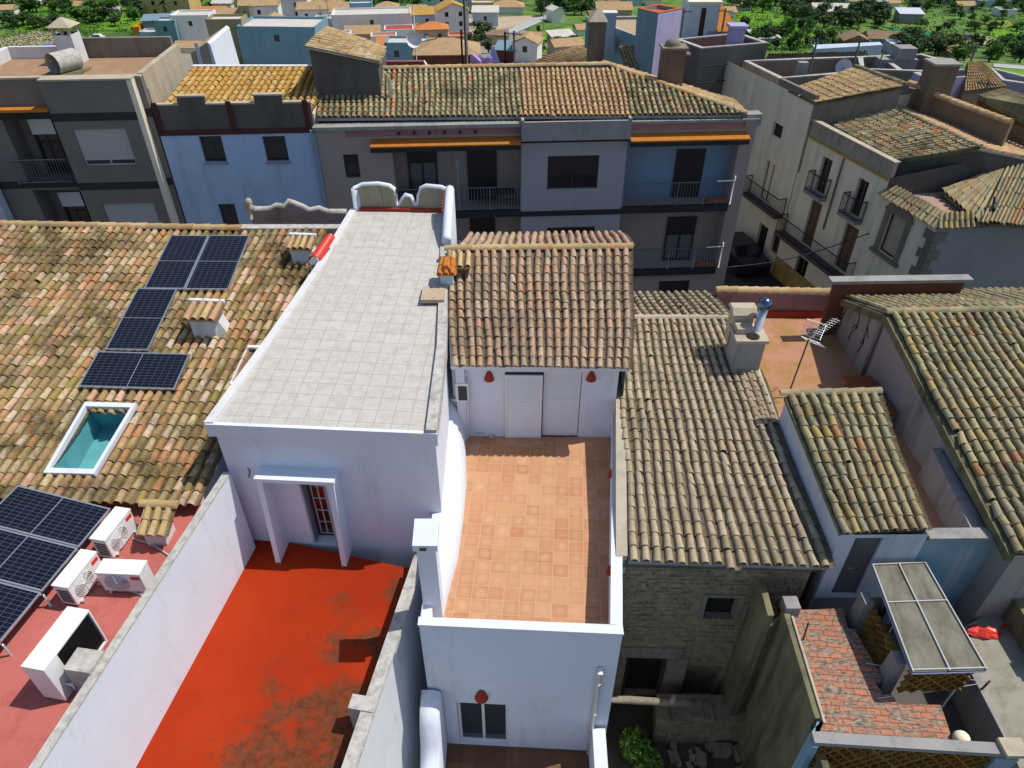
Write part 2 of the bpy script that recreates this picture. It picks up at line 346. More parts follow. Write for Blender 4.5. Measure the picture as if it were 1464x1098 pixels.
WOOD = plaster('grey_timber', (.33, .29, .23), (.24, .21, .17), (.1, .09, .07), .6, 8)
BLUEWALL = plaster('peeling_blue_wall', (.16, .30, .42), (.3, .37, .42), (.5, .5, .5), .8, 1.0, pos=.52)
LILAC = plaster('lilac_render', (.40, .40, .62), (.34, .35, .6), (.25, .27, .4), .5)
WMETAL = plain('white_metal', (.78, .79, .8), .35, 0, .03)
STEEL = plain('steel_rail', (.2, .2, .21), .35, .6, .1)
IRON = plain('black_iron', (.025, .025, .027), .5, .3, .2)
DARKW = plain('dark_wood', (.045, .03, .024), .55, 0, .3)
BROWNW = plain('brown_wood', (.13, .075, .04), .6, 0, .25)
ALU = plain('aluminium', (.62, .64, .66), .3, .8, .05)
FANB = plain('fan_black', (.02, .02, .022), .5)
SHUT = plain('grey_shutter', (.42, .42, .42), .6, 0, .1)
SHUTW = plain('white_shutter', (.72, .73, .76), .5, 0, .04)
DSHUT = plain('dark_shutter', (.022, .02, .02), .5, 0, .2)
REDP = plain('red_plastic', (.65, .04, .025), .4, 0, .15)
GL = glass('window_glass'); GLB = glass('bluish_glass', (.03, .05, .06), .05)
BLACK = plain('deep_dark', (.006, .006, .006), .9)
TOLD = tilemat('mottled_tiles', [(.40, .27, .15), (.48, .36, .22), (.36, .25, .14), (.55, .42, .29), (.30, .22, .13), (.46, .24, .13), (.52, .33, .2), (.62, .5, .38), (.34, .27, .14), (.42, .31, .15), (.58, .36, .25), (.46, .37, .24), (.38, .30, .19), (.50, .29, .16), (.44, .33, .2), (.28, .2, .12), (.66, .44, .34), (.58, .48, .3), (.33, .26, .1), (.24, .19, .1)], (.05, .045, .028), .85, (.25, .2, .07), .47)
TBEIGE = tilemat('beige_tiles', [(.47, .33, .23), (.43, .31, .22), (.50, .34, .24), (.38, .29, .21), (.45, .30, .2), (.52, .4, .3), (.40, .31, .23), (.36, .27, .2), (.49, .30, .21), (.44, .34, .26)], (.15, .125, .1), .6, (.23, .19, .14), .5)
TGREY = tilemat('grey_beige_tiles', [(.41, .35, .25), (.45, .38, .27), (.37, .31, .22), (.43, .34, .23), (.48, .41, .3), (.39, .33, .25), (.35, .29, .2), (.44, .37, .28)], (.17, .15, .11), .55, (.25, .215, .15), .5)
TMOSS = tilemat('lichen_tiles', [(.34, .29, .17), (.29, .26, .16), (.38, .32, .19), (.26, .24, .16), (.34, .25, .15), (.41, .36, .22), (.31, .28, .2), (.41, .32, .14), (.31, .24, .15), (.28, .27, .19), (.37, .33, .2), (.33, .29, .18), (.30, .27, .17), (.35, .3, .2), (.40, .34, .2), (.29, .25, .16), (.36, .32, .22), (.32, .27, .17), (.39, .2, .1)], (.055, .055, .04), .65, (.31, .29, .19), .5, 14)
TDARK = tilemat('dark_olive_tiles', [(.36, .31, .2), (.29, .25, .15), (.42, .35, .22), (.22, .19, .12), (.47, .38, .24), (.43, .29, .16), (.3, .29, .2), (.36, .28, .16), (.5, .42, .28), (.27, .25, .15), (.38, .33, .2), (.33, .28, .17), (.44, .37, .23), (.25, .22, .14), (.40, .34, .2), (.31, .28, .18), (.5, .22, .1)], (.05, .048, .035), .75, (.24, .23, .14), .5, 12)
TPINK = tilemat('pinkish_tiles', [(.52, .34, .21), (.57, .40, .25), (.47, .30, .19), (.54, .33, .23), (.60, .44, .25), (.50, .36, .18), (.56, .36, .27), (.53, .41, .2)], (.22, .17, .1), .5, (.36, .28, .14), .53)
TGOLD = tilemat('golden_tiles', [(.50, .31, .10), (.55, .36, .13), (.46, .28, .09), (.53, .35, .15), (.57, .39, .18), (.48, .27, .09)], (.25, .17, .08), .5, (.36, .25, .1), .5)
TOCH = tilemat('straw_tiles', [(.56, .42, .24), (.5, .37, .2), (.6, .46, .28), (.46, .33, .18), (.62, .44, .26), (.53, .32, .18), (.42, .33, .2)], (.2, .15, .08), .5, (.34, .27, .15), .52)
DA = Vector((.105, .9945, 0)); CA = Vector((.9975, -.07, 0))      # depth and cross directions of the near block

# ---------------------------------------------------------------- left house with the mottled roof
ZE, ZR = 8.6, 10.63
ER, EL = Z(280, 722, ZE), Z(280, 722, ZE) + V(-13.5, .35, 0)
RR_, RL = Z(466, 331, ZR), Z(466, 331, ZR) + V(-13.5, .55, 0)
t = thing('left_house', 'long house with a mottled orange and brown tile roof carrying solar panels', 'house', (ER.x - 5, 14, 0))
m = M(); ns = 52
NL = (RR_ - RL).cross(ER - RR_).normalized(); NL = NL if NL.z > 0 else -NL
def uvL(px, py):
    q = onplane(px, py, RL, NL); v = (q - RL).dot(EL - RL) / (EL - RL).length_squared
    for _ in range(6):
        a, b = lerp(RL, EL, v), lerp(RR_, ER, v); u = (q - a).dot(b - a) / (b - a).length_squared; c, d = lerp(RL, RR_, u), lerp(EL, ER, u); v = (q - c).dot(d - c) / (d - c).length_squared
    return u, v
SK = [[(125, 579), (198, 581), (138, 682), (66, 680)], [(356, 497), (386, 497), (350, 556), (330, 552)]]
holes = []
for s4 in SK: q = [uvL(*p) for p in s4]; holes.append((min(p[0] for p in q) + .004, max(p[0] for p in q) - .004, min(p[1] for p in q) + .01, max(p[1] for p in q) - .01))
tiles(m, RL, RR_, ER, EL, 60, 27, 5, lambda u, v: not any(h[0] < u < h[1] and h[2] < v < h[3] for h in holes)); roof_l = mk('roof', m, TOLD, t)
m = M(); us0 = sorted({0, 1} | {x for h in holes for x in h[:2]}); vs0 = sorted({0, 1} | {x for h in holes for x in h[2:]}); dn_ = V(0, 0, -.04)
for ua, ub in zip(us0, us0[1:]):
    for va, vb in zip(vs0, vs0[1:]):
        if not any(h[0] < (ua + ub) / 2 < h[1] and h[2] < (va + vb) / 2 < h[3] for h in holes): m.face([bil(RL, RR_, ER, EL, *q) + dn_ for q in ((ua, va), (ub, va), (ub, vb), (ua, vb))])
mk('roof_deck', m, CLAY, roof_l)
m = M(); ridge(m, RL + V(0, 0, .04), Z(345, 327, ZR + .04), .12, .46); mk('ridge_cap', m, TOCH, roof_l)
m = M(); a, b = Z(345, 327, ZR), RR_ + V(.6, 0, 0); m.obox((a + b) / 2 + V(0, .05, 0), V((b - a).length / 2, 0, 0), V(0, .14, 0), V(0, 0, .1)); mk('ridge_mortar', m, CAP, roof_l)
BRl, BRr = RL + DA * .9 + V(0, 0, -.8), RR_ + DA * .9 + V(0, 0, -.8)
m = M(); slabq(m, BRl, BRr, RR_ + V(0, .05, 0), RL + V(0, .05, 0), .12); mk('rear_roof', m, TOCH, roof_l)
m = M(); wp = [EL + V(0, .25, 0), ER + V(-.05, .25, 0), RR_ + V(-.05, 0, 0), BRr + V(-.05, -.1, 0), BRl + V(0, -.1, 0), RL]; wz = [ZE - .2, ZE - .2, ZR - .2, ZR - .95, ZR - .95, ZR - .2]
for i in range(6): j = (i + 1) % 6; m.face([V(wp[i].x, wp[i].y, 0), V(wp[j].x, wp[j].y, 0), V(wp[j].x, wp[j].y, wz[j]), V(wp[i].x, wp[i].y, wz[i])])
mk('wall', m, WHITE2, t)
NL = (RR_ - RL).cross(ER - RR_).normalized(); NL = NL if NL.z > 0 else -NL
def onroofL(px, py, off=0.0): return onplane(px, py, RL + NL * off, NL)
def skylight(px4, h=.13):
    c = [onroofL(x, y, .02) for x, y in px4]; cen = sum(c, Vector()) / 4
    m = M(); N = NL * h
    inn = [cen + (p - cen) * .87 for p in c]
    for i in range(4):
        j = (i + 1) % 4
        m.face([c[i], c[j], c[j] + N, c[i] + N]); m.face([inn[i], inn[j], inn[j] + N, inn[i] + N]); m.face([c[i] + N, c[j] + N, inn[j] + N, inn[i] + N])
    s = mk('skylight', m, WHITE, t)
    m = M()
    dn = NL * -.7
    for i in range(4):
        j = (i + 1) % 4; m.face([inn[i], inn[j], inn[j] + dn, inn[i] + dn])
    m.face([p + dn for p in inn]); mk('shaft', m, plaster('teal_shaft', (.13, .42, .45), (.1, .36, .41), (.1, .2, .22), .4), s)
skylight(SK[0])
skylight(SK[1], .1)
def lchim(px, py, w, h, nm='chimney'):
    b = onroofL(px, py); c = b + V(0, w * .3, 0)
    m = M(); m.obox(c + V(0, 0, h / 2 - .2), CA * w * .5, DA * w * .36, V(0, 0, h / 2 + .2))
    m.hexa([c + CA * w * .5 + DA * (-w * .36), c + CA * w * .95 + DA * (-w * .1), c + CA * w * .95 + DA * w * .36, c + CA * w * .5 + DA * w * .36], [c + CA * w * .5 + DA * (-w * .36) + V(0, 0, h * .8), c + CA * w * .62 + DA * (-w * .2) + V(0, 0, h * .9), c + CA * w * .62 + DA * w * .36 + V(0, 0, h * .9), c + CA * w * .5 + DA * w * .36 + V(0, 0, h)])
    s = mk(nm, m, WHITE2, t)
    m = M(); top = c + V(0, 0, h)
    A_, B_ = top - CA * w * .72 + DA * w * .5 + V(0, 0, .16), top + CA * w * .72 + DA * w * .5 + V(0, 0, .16); C_, D_ = B_ - DA * w * 1.0 + V(0, 0, -.14), A_ - DA * w * 1.0 + V(0, 0, -.14)
    tiles(m, A_, B_, C_, D_, 4, 1, 8); slabq(m, A_, B_, C_, D_, .05); mk('cap_tiles', m, TPINK, s)
    m = M(); m.obox(top + DA * w * .52 + V(0, 0, .2), CA * w * .76, V(0, .05, 0), V(0, 0, .05)); mk('cap_ridge', m, WHITE, s)
lchim(297, 484, .6, .62); lchim(433, 378, .5, .5)
# lower flat roof of the same house with the painted floor
ZL = 8.3
m = M(); wl = [Z(318, 668, 9), Z(80, 1064, 9)]
wA, wB = Z(329, 676, 9.0), Z(144, 962, 9.0); wX = lambda y: wA.x + (y - wA.y) * (wB.x - wA.x) / (wB.y - wA.y) - .08
P = [Vector((-16, 3.2)), Vector((wX(3.2), 3.2)), Vector((wX(7), 7)), Vector((wX(ER.y + .4), ER.y + .4)), Vector((-16, ER.y + .4))]
m.prism(P, 7.9, ZL); mk('painted_terrace', m, PINKF, t)
m = M(); m.prism([P[0] + Vector((.1, .1)), P[1] + Vector((-.02, .1)), P[2], P[3] - Vector((.2, .1)), P[4]], 0, 7.9); mk('lower_wall', m, WHITE2, t)

# solar panels
m_, nt, nd, ln, bs = nodes('solar_cells'); SOLAR = m_
mp = coords(nd, ln); mp.vector_type = 'POINT'; mp.inputs['Scale'].default_value = (1, 1, 1)
br = nd.new('ShaderNodeTexBrick'); ln.new(mp.outputs[0], br.inputs['Vector']); br.offset = 0; br.inputs['Scale'].default_value = 1
br.inputs['Brick Width'].default_value = .172; br.inputs['Row Height'].default_value = .0865; br.inputs['Mortar Size'].default_value = .0035; br.inputs['Mortar Smooth'].default_value = 0
br.inputs['Color1'].default_value = (.006, .009, .02, 1); br.inputs['Color2'].default_value = (.008, .011, .024, 1); br.inputs['Mortar'].default_value = (.085, .1, .12, 1)
ln.new(br.outputs[0], bs.inputs['Base Color']); bs.inputs['Roughness'].default_value = .12; bs.inputs['Specular IOR Level'].default_value = .18
def panel(w, l, ax, ay, c, label, group, legs=0.0, half='l'):
    """w along ax, l along ay; c centre of the face"""
    ax, ay = ax.normalized(), ay.normalized(); n = ax.cross(ay).normalized(); n = n if n.z > 0 else -n
    o = thing('solar_panel', label, 'solar panel', (0, 0, 0), group)
    m = M(); hw, hl = w / 2, l / 2; e = .035
    for sx in (-1, 1): m.obox(V(sx * (hw - e / 2), 0, -.02), V(e / 2, 0, 0), V(0, hl, 0), V(0, 0, .02))
    for sy in (-1, 1): m.obox(V(0, sy * (hl - e / 2), -.02), V(hw - e, 0, 0), V(0, e / 2, 0), V(0, 0, .02))
    if half == 'l': m.obox(V(0, 0, -.012), V(hw - e, 0, 0), V(0, .010, 0), V(0, 0, .01))
    else: m.obox(V(0, 0, -.012), V(.010, 0, 0), V(0, hl - e, 0), V(0, 0, .01))
    f = mk('frame', m, ALU, o)
    m = M(); m.obox(V(0, 0, -.014), V(hw - e, 0, 0), V(0, hl - e, 0), V(0, 0, .008)); mk('cell_sheet', m, SOLAR, o)
    m = M()
    for sx in (-.6, .6):
        for sy in (-.8, .8): m.obox(V(sx * hw, sy * hl, -.09), V(.025, 0, 0), V(0, .025, 0), V(0, 0, .05))
    mk('bracket', m, ALU, o)
    o.matrix_world = Matrix(((ax.x, ay.x, n.x, c.x), (ax.y, ay.y, n.y, c.y), (ax.z, ay.z, n.z, c.z), (0, 0, 0, 1)))
    return o
def rpanel(px4, label, half):
    q = [onroofL(x, y, .16) for x, y in px4]; c = sum(q, Vector()) / 4
    ax = (q[1] - q[0] + q[2] - q[3]) / 2; ay = (q[0] - q[3] + q[1] - q[2]) / 2
    ay = ay - ax * (ay.dot(ax) / ax.length_squared)
    panel(ax.length - .01, ay.length - .01, ax, ay, c, label, 'solar panels on the mottled roof', half=half)
rpanel([(247, 336), (302, 336), (260, 413), (202, 412)], 'dark solar panel, upper left of the pair below the roof ridge', 'l')
rpanel([(302, 336), (359, 336), (325, 414), (260, 413)], 'dark solar panel, upper right of the pair below the roof ridge', 'l')
rpanel([(202, 412), (258, 412), (207, 501), (144, 499)], 'single dark solar panel in the middle of the stepped row on the tiles', 'l')
rpanel([(141, 502), (271, 505), (250, 557), (110, 552)], 'wide dark solar panel lying crosswise above the big skylight', 'w')
# tilted array on the pink terrace
tr = Z(159, 727, ZL + .42); bx = Z(0, 919, ZL + .42); dl = (tr - bx); dl.z = 0; dl.normalize(); axp = V(-dl.y, dl.x, 0); axp = (axp + V(0, 0, .16)).normalized()
if axp.x > 0: axp = -axp; axp.z = abs(axp.z)
names = ['topmost', 'second', 'third', 'lowest']
for i in range(4):
    c = tr - dl * (.52 + i * 1.06) + axp * 1.05
    panel(2.08, 1.04, -axp, dl, c, ['large solar panel at the top end of the tilted rack, next to the tile eave', 'second solar panel down the tilted rack, beside two air conditioners', 'third solar panel down the tilted rack above the pink floor', 'lowest solar panel of the tilted rack at the photo edge'][i], 'tilted solar panels over the pink terrace', half='w')
m = M()
for i in range(5):
    p = tr - dl * (.02 + i * 1.05 + (.06 if i == 0 else 0)); q = p + axp * 2.0
    m.tube([V(p.x, p.y, ZL) , p + V(0, 0, -.09)], .02, 6); m.tube([V(q.x, q.y, ZL), q + V(0, 0, -.09)], .02, 6); m.tube([p + V(0, 0, -.09), q + V(0, 0, -.09)], .02, 6)
mk('panel_rack', m, ALU, None, 'aluminium rack of legs and bars under the tilted solar panels', 'rack')

# air conditioners
def ac_unit(w=.84, d=.32, h=.6):
    o = thing('air_conditioner', 'x', 'air conditioner', (0, 0, 0), 'air conditioner units on the pink terrace')
    m = M(); m.box(-w / 2, w / 2, -d / 2, d / 2, .06, h); m.box(-w / 2 - .012, w / 2 + .012, -d / 2 - .012, d / 2 + .012, h - .03, h + .012); mk('casing', m, WMETAL, o)
    m = M()
    for k in range(7): m.box(-w / 2 - .008, -w / 2 + .004, -d / 2 + .04, d / 2 - .04, .12 + k * .055, .15 + k * .055)
    mk('side_vent', m, FANB, o)
    cx = -.1
    m = M(); m.tube([(cx, -d / 2 - .004, h * .52), (cx, -d / 2 + .02, h * .52)], .235, 28); fb = mk('fan', m, FANB if w > 5 else SHUT, o)
    m = M()
    for k in range(1, 8):
        rr = .235 * k / 7; pts = [(cx + math.cos(a * math.pi / 14) * rr, -d / 2 - .012, h * .52 + math.sin(a * math.pi / 14) * rr) for a in range(29)]; m.tube(pts, .007, 5, False)
    for k in range(8):
        a = k * math.pi / 4; m.tube([(cx, -d / 2 - .014, h * .52), (cx + math.cos(a) * .235, -d / 2 - .014, h * .52 + math.sin(a) * .235)], .006, 4)
    mk('fan_grille', m, WMETAL, fb)
    m = M(); m.box(w / 2 - .2, w / 2 - .03, -d / 2 - .006, -d / 2 + .01, h - .17, h - .08); mk('badge', m, REDP, o)
    for sx in (-.3, .3): m = M(); m.box(sx - .03, sx + .03, -d / 2 - .05, d / 2 + .05, 0, .06); mk('foot', m, ALU, o)
    m = M(); m.tube([(w / 2, .05, .12), (w / 2 + .08, .05, .1), (w / 2 + .1, .05, .0)], .02, 6); mk('pipe', m, ALU, o)
    return o
ac = ac_unit(); yaw = math.atan2(dl.y, dl.x)
def put(o, p, rz, label): o.location = p; o.rotation_euler = (0, 0, rz); o['label'] = label
put(ac, Z(172, 776, ZL), yaw, 'white air conditioner nearest the tile eave, fan facing the dividing wall')
dup(ac, Z(123, 840, ZL), yaw, 'white air conditioner beside the second solar panel, fan facing the dividing wall')
A2 = dup(ac, Z(188, 838, ZL), .05 - .1, 'white air conditioner with a black fan, turned across against the dividing wall')
def big_ac():
    o = thing('large_air_conditioner', 'tall white outdoor unit with open dark back, by the stub pillar of the wall', 'air conditioner', (0, 0, 0))
    w, d, h = 1.15, .42, 1.0
    m = M(); m.box(-w / 2, w / 2, d / 2 - .03, d / 2, .05, h); m.box(-w / 2, w / 2, -d / 2, d / 2 - .03, h - .03, h); m.box(-w / 2, -w / 2 + .3, -d / 2, d / 2 - .03, .05, h - .03); m.box(w / 2 - .03, w / 2, -d / 2, d / 2 - .03, .05, h - .03); m.box(-w / 2 + .3, w / 2 - .03, -d / 2, d / 2 - .03, .05, .09); mk('casing', m, WMETAL, o)
    m = M(); m.box(-w / 2 + .3, w / 2 - .03, -d / 2 + .05, -d / 2 + .09, .09, h - .03)
    for k in range(24): m.box(-w / 2 + .3 + k * .034, -w / 2 + .31 + k * .034, -d / 2 + .03, -d / 2 + .05, .09, h - .03)
    mk('coil_grille', m, FANB, o)
    m = M(); m.tube([(-w / 2 + .15, -d / 2, .35), (-w / 2 + .15, -d / 2 - .12, .33), (-w / 2 + .15, -d / 2 - .14, .0)], .025, 7); m.tube([(-w / 2 + .22, -d / 2, .28), (-w / 2 + .22, -d / 2 - .1, .26), (-w / 2 + .22, -d / 2 - .12, .0)], .02, 7); mk('pipe', m, ALU, o)
    for sx in (-.4, .4): m = M(); m.box(sx - .04, sx + .04, -d / 2, d / 2, 0, .05); mk('foot', m, ALU, o)
    return o
put(big_ac(), Z(112, 976, ZL) + V(-.12, .25, 0), yaw, 'tall white outdoor unit with open dark back, by the stub pillar of the wall')

o = thing('pipe_run', 'white refrigerant pipes lying on the pink floor between the air conditioners and the dividing wall', 'pipes', Z(200, 800, ZL))
for k, (pa, pb) in enumerate((((190, 770), (250, 800)), ((140, 835), (218, 858)), ((130, 985), (150, 960)))):
    m = M(); a, b = Z(pa[0], pa[1], ZL + .03), Z(pb[0], pb[1], ZL + .03); m.tube([a, lerp(a, b, .4) + V(.05, .06, 0), lerp(a, b, .8) + V(-.03, .05, 0), b], .022, 6); mk('pipe', m, SHUT, o)
# dividing wall between the pink terrace and the red terrace
m = M(); a, b = Z(329, 676, 9.0), Z(144, 962, 9.0); dd = (b - a).normalized(); b2 = a + dd * 8.6
off = Vector((dd.y, -dd.x, 0)); off = off if off.x < 0 else -off
m.prism([a + off * .13, b2 + off * .13, b2, a], 3.0, 8.99)
q = Z(128, 965, 9.0) + off * -.02
o = mk('dividing_wall', m, WHITE, None, 'tall white wall with a stained top running beside the red terrace', 'wall')
m = M(); m.prism([a + off * .145, b2 + off * .145, b2 - off * .012, a - off * .012], 8.99, 9.02); mk('coping', m, CAP, o)
m = M(); c = Z(128, 944, 9.12); m.obox(V(c.x, c.y, 8.6) + off * .12, off * .24, dd * .2, V(0, 0, .5)); mk('pillar_stub', m, CAP, o)

# little tiled hood at the eave
t2 = thing('vent_hood', 'small tile-covered vent hood between the mottled eave and the dividing wall', 'vent', Z(232, 772, ZL))
c = Z(232, 768, ZL)
m = M(); m.obox(c + V(0, 0, .2), V(.2, 0, 0), V(0, .22, 0), V(0, 0, .2)); mk('body', m, WHITE2, t2)
m = M(); A_, B_ = c + V(-.3, .32, .62), c + V(.32, .3, .62); tiles(m, A_, B_, B_ + V(0, -.62, -.2), A_ + V(0, -.62, -.2), 3, 2, 4); slabq(m, A_, B_, B_ + V(0, -.6, -.2), A_ + V(0, -.6, -.2), .05); mk('tile_cover', m, TOCH, t2)
m = M(); ridge(m, c + V(-.38, .36, .64), c + V(.4, .3, .64), .1, .3); mk('ridge_cap', m, TOCH, t2)

# ---------------------------------------------------------------- white stair tower with the pale tiled roof, and the red terrace
TFL, TFR, TBL, TBR = Z(300, 606, 10.25), Z(623, 620, 10.25), Z(507, 300, 11.0), Z(641, 303, 11.0)
tw = thing('white_tower', 'white tower block with a long pale tiled flat roof above the red terrace', 'house', (TFL.x + 2, 12, 0))
mid_l = (TFL + TBL) / 2 + V(-.15, 0, 0)
LEFT = [TFL, lerp(TFL, TBL, .33) + V(.10, 0, 0), lerp(TFL, TBL, .66) + V(.12, 0, 0), TBL]
RIGHT = [TFR, lerp(TFR, TBR, .3) + V(.12, 0, 0), lerp(TFR, TBR, .65) + V(.06, 0, 0), TBR]
PAV = pavers('pale_roof_tiles', .37, .08, (.53, .515, .485), (.50, .485, .46), (.36, .34, .3), .04, stain=(.40, .375, .33), samt=.75)
m = M()
for i in range(3): m.hexa([LEFT[i] + V(0, .02, -.3), RIGHT[i] + V(0, .02, -.3), RIGHT[i + 1] + V(0, 0, -.3), LEFT[i + 1] + V(0, 0, -.3)], [LEFT[i], RIGHT[i], RIGHT[i + 1], LEFT[i + 1]])
mk('tiled_roof', m, PAV, tw)
m = M(); m.hexa([TFL + V(-.1, -.03, -.32), TFR + V(.03, -.03, -.32), TFR + V(.03, .015, -.32), TFL + V(-.1, .015, -.32)], [TFL + V(-.1, -.03, .012), TFR + V(.03, -.03, .012), TFR + V(.03, .06, .012), TFL + V(-.1, .06, .012)]); mk('roof_edge', m, WHITE, tw)
fac = Fac(TFL + V(.03, .04, 0), TFR + V(-.03, .04, 0))
dop = fac.op(427, 683, 478, 765, .35); dop = (dop[0], dop[1], 6.5, dop[3], .3)
nich = (fac.uv(385, 700)[0], fac.uv(427, 700)[0], 6.5, dop[3] + .06, .3, 1)
m = M(); fac.build(m, 3.0, 9.95, [dop])
for i in range(3):
    for S_, s in ((LEFT, .04), (RIGHT, -.04)):
        a, b = S_[i] + V(s, .04 if i == 0 else 0, 0), S_[i + 1] + V(s, 0, 0); m.face([V(a.x, a.y, 0), V(b.x, b.y, 0), b + V(0, 0, -.3), a + V(0, 0, -.3)])
a, b = TBL, TBR; m.face([V(a.x + .04, a.y, 0), V(b.x - .04, b.y, 0), b + V(-.04, 0, -.3), a + V(.04, 0, -.3)])
mk('wall', m, WHITE, tw)
# door with panes
dr = mk('door', (lambda m: (bar(m, fac, dop[0] + .0, dop[1], dop[2], dop[3], -.3, -.26), m)[1])(M()), DARKW, tw)
m = M(); a, b, c, d = dop[:4]; a += .1; b -= .1
for i in range(3): x = a + (b - a) * i / 2; bar(m, fac, x - .016, x + .016, c + .12, d - .08, -.255, -.235)
for i in range(6): z = c + .12 + (d - c - .2) * i / 5; bar(m, fac, a, b, z - .014, z + .014, -.255, -.232)
mk('grille', m, SHUT, dr)
m = M()
for i in range(2):
    for j in range(5):
        x0 = a + (b - a) * i / 2; z0 = c + .12 + (d - c - .2) * j / 5; bar(m, fac, x0 + .018, x0 + (b - a) / 2 - .018, z0 + .015, z0 + (d - c - .2) / 5 - .015, -.262, -.25)
mk('pane', m, glass('door_glass', (.04, .012, .01), .2), dr)
m = M(); bar(m, fac, dop[0] - .06, dop[0], dop[2], dop[3] + .06, -.28, .0); bar(m, fac, dop[1], dop[1] + .06, dop[2], dop[3] + .06, -.28, .0)
mk('door_jamb', m, WHITE, dr)
# hood: two side fins and a slab
u0, u1 = fac.uv(372, 668)[0], fac.uv(484, 672)[0]
zt = dop[3] + .22
m = M(); bar(m, fac, u0, u1, zt, zt + .1, .0, .4)
m2 = fac
for ua, ub in ((u0 + .03, u0 + .15), (u1 - .15, u1 - .03)):
    m.hexa([fac.pt(ua, 6.5, .62), fac.pt(ub, 6.5, .62), fac.pt(ub, 6.5, 0), fac.pt(ua, 6.5, 0)], [fac.pt(ua, zt, .37), fac.pt(ub, zt, .37), fac.pt(ub, zt, 0), fac.pt(ua, zt, 0)])
mk('door_hood', m, WHITE, tw)
m = M()
pts = [fac.pt(fac.uv(354, 668)[0] + .03 * math.sin(k), fac.uv(354, 668)[1] - k * .06, .02) for k in range(6)]; m.tube(pts, .012, 5); mk('cable', m, FANB, tw)
# left edge strip, right parapet coping
m = M()
for i in range(3):
    a, b = LEFT[i], LEFT[i + 1]; m.hexa([a + V(-.12, 0, -.35), a + V(.08, 0, -.35), b + V(.08, 0, -.35), b + V(-.12, 0, -.35)], [a + V(-.12, 0, .05), a + V(.08, 0, .05), b + V(.08, 0, .05), b + V(-.12, 0, .05)])
mk('edge_kerb', m, WHITE2, tw)
m = M()
for i in range(3):
    a, b = RIGHT[i], RIGHT[i + 1]; h = (.26, .3, .16, .1); m.hexa([a + V(-.2, 0, -.3), a + V(.02, 0, -.3), b + V(.02, 0, -.3), b + V(-.2, 0, -.3)], [a + V(-.2, 0, h[i] * .4), a + V(.02, 0, h[i] * .4), b + V(.02, 0, h[i + 1] * .4), b + V(-.2, 0, h[i + 1] * .4)])
mk('side_coping', m, CAP, tw)
# back parapet with scrolls (a wall of even thickness with a curved top, white moulding along it)
a, b = TBL + V(.05, .02, 0), TBR + V(.12, .02, 0); fb = Fac(a, b); L = fb.L
def up(px, py): return fb.uv(px, py)
prof = [up(*p) for p in [(509, 272), (518, 266), (540, 265), (556, 268), (562, 272), (564, 282), (566, 294), (571, 295), (575, 288), (580, 281), (586, 283), (590, 292), (594, 296), (598, 293), (599, 281), (602, 271), (609, 268), (630, 270), (644, 276)]]
def clip_prof(pr):
    out = []; lastu = -1
    for u, z in pr:
        u = max(u, lastu + .005); out.append((u, z)); lastu = u
    return out
prof = clip_prof(prof); prof[0] = (0, prof[0][1]); prof.append((L, prof[-1][1] - .02)) if prof[-1][0] < L else None
m = M()
for (ua, za), (ub, zb) in zip(prof, prof[1:]):
    m.hexa([fb.pt(ua, 10.6, 0), fb.pt(ub, 10.6, 0), fb.pt(ub, 10.6, -.2), fb.pt(ua, 10.6, -.2)], [fb.pt(ua, za, 0), fb.pt(ub, zb, 0), fb.pt(ub, zb, -.2), fb.pt(ua, za, -.2)])
pp = mk('scroll_parapet', m, plaster('lichen_panel', (.36, .33, .25), (.27, .25, .18), (.13, .12, .08), .7, 2), tw)
m = M(); m.tube([fb.pt(u, z, -.1) for u, z in prof], .08, 8); m.tube([fb.pt(.04, 10.9, -.08), fb.pt(.04, prof[0][1], -.1)], .14, 8); mk('scroll_moulding', m, WHITE, pp)
m = M(); bar(m, fb, .12, L - .1, 11.0, 11.09, 0, .09); mk('red_skirting', m, CLAYR, pp)
m = M(); c = TBR + V(.05, 0, 0)
zz_ = lambda k: 11.0 + .72 * (1 - (k / 16.0) ** 1.4)
m.hexa([V(c.x - .09, c.y, 9.5)] + [V(c.x - .09, c.y - .12 * k, 9.5) for k in range(1, 17)] + [V(c.x - .09, c.y - .12 * k, zz_(k)) for k in range(16, -1, -1)], [V(c.x + .16, c.y, 9.5)] + [V(c.x + .16, c.y - .12 * k, 9.5) for k in range(1, 17)] + [V(c.x + .16, c.y - .12 * k, zz_(k)) for k in range(16, -1, -1)])
m.tube([V(c.x + .035, c.y - .12 * k, zz_(k)) for k in range(17)], .13, 8)
rp = mk('return_wall', m, WHITE, tw)
m = M()
for k in range(8):
    z = zz_(k); m.box(c.x - .15, c.x - .09, c.y - .12 * k - .10, c.y - .12 * k - .01, z - .14 if k else z - .3, z - .02)
mk('clay_coping', m, CLAY, rp)
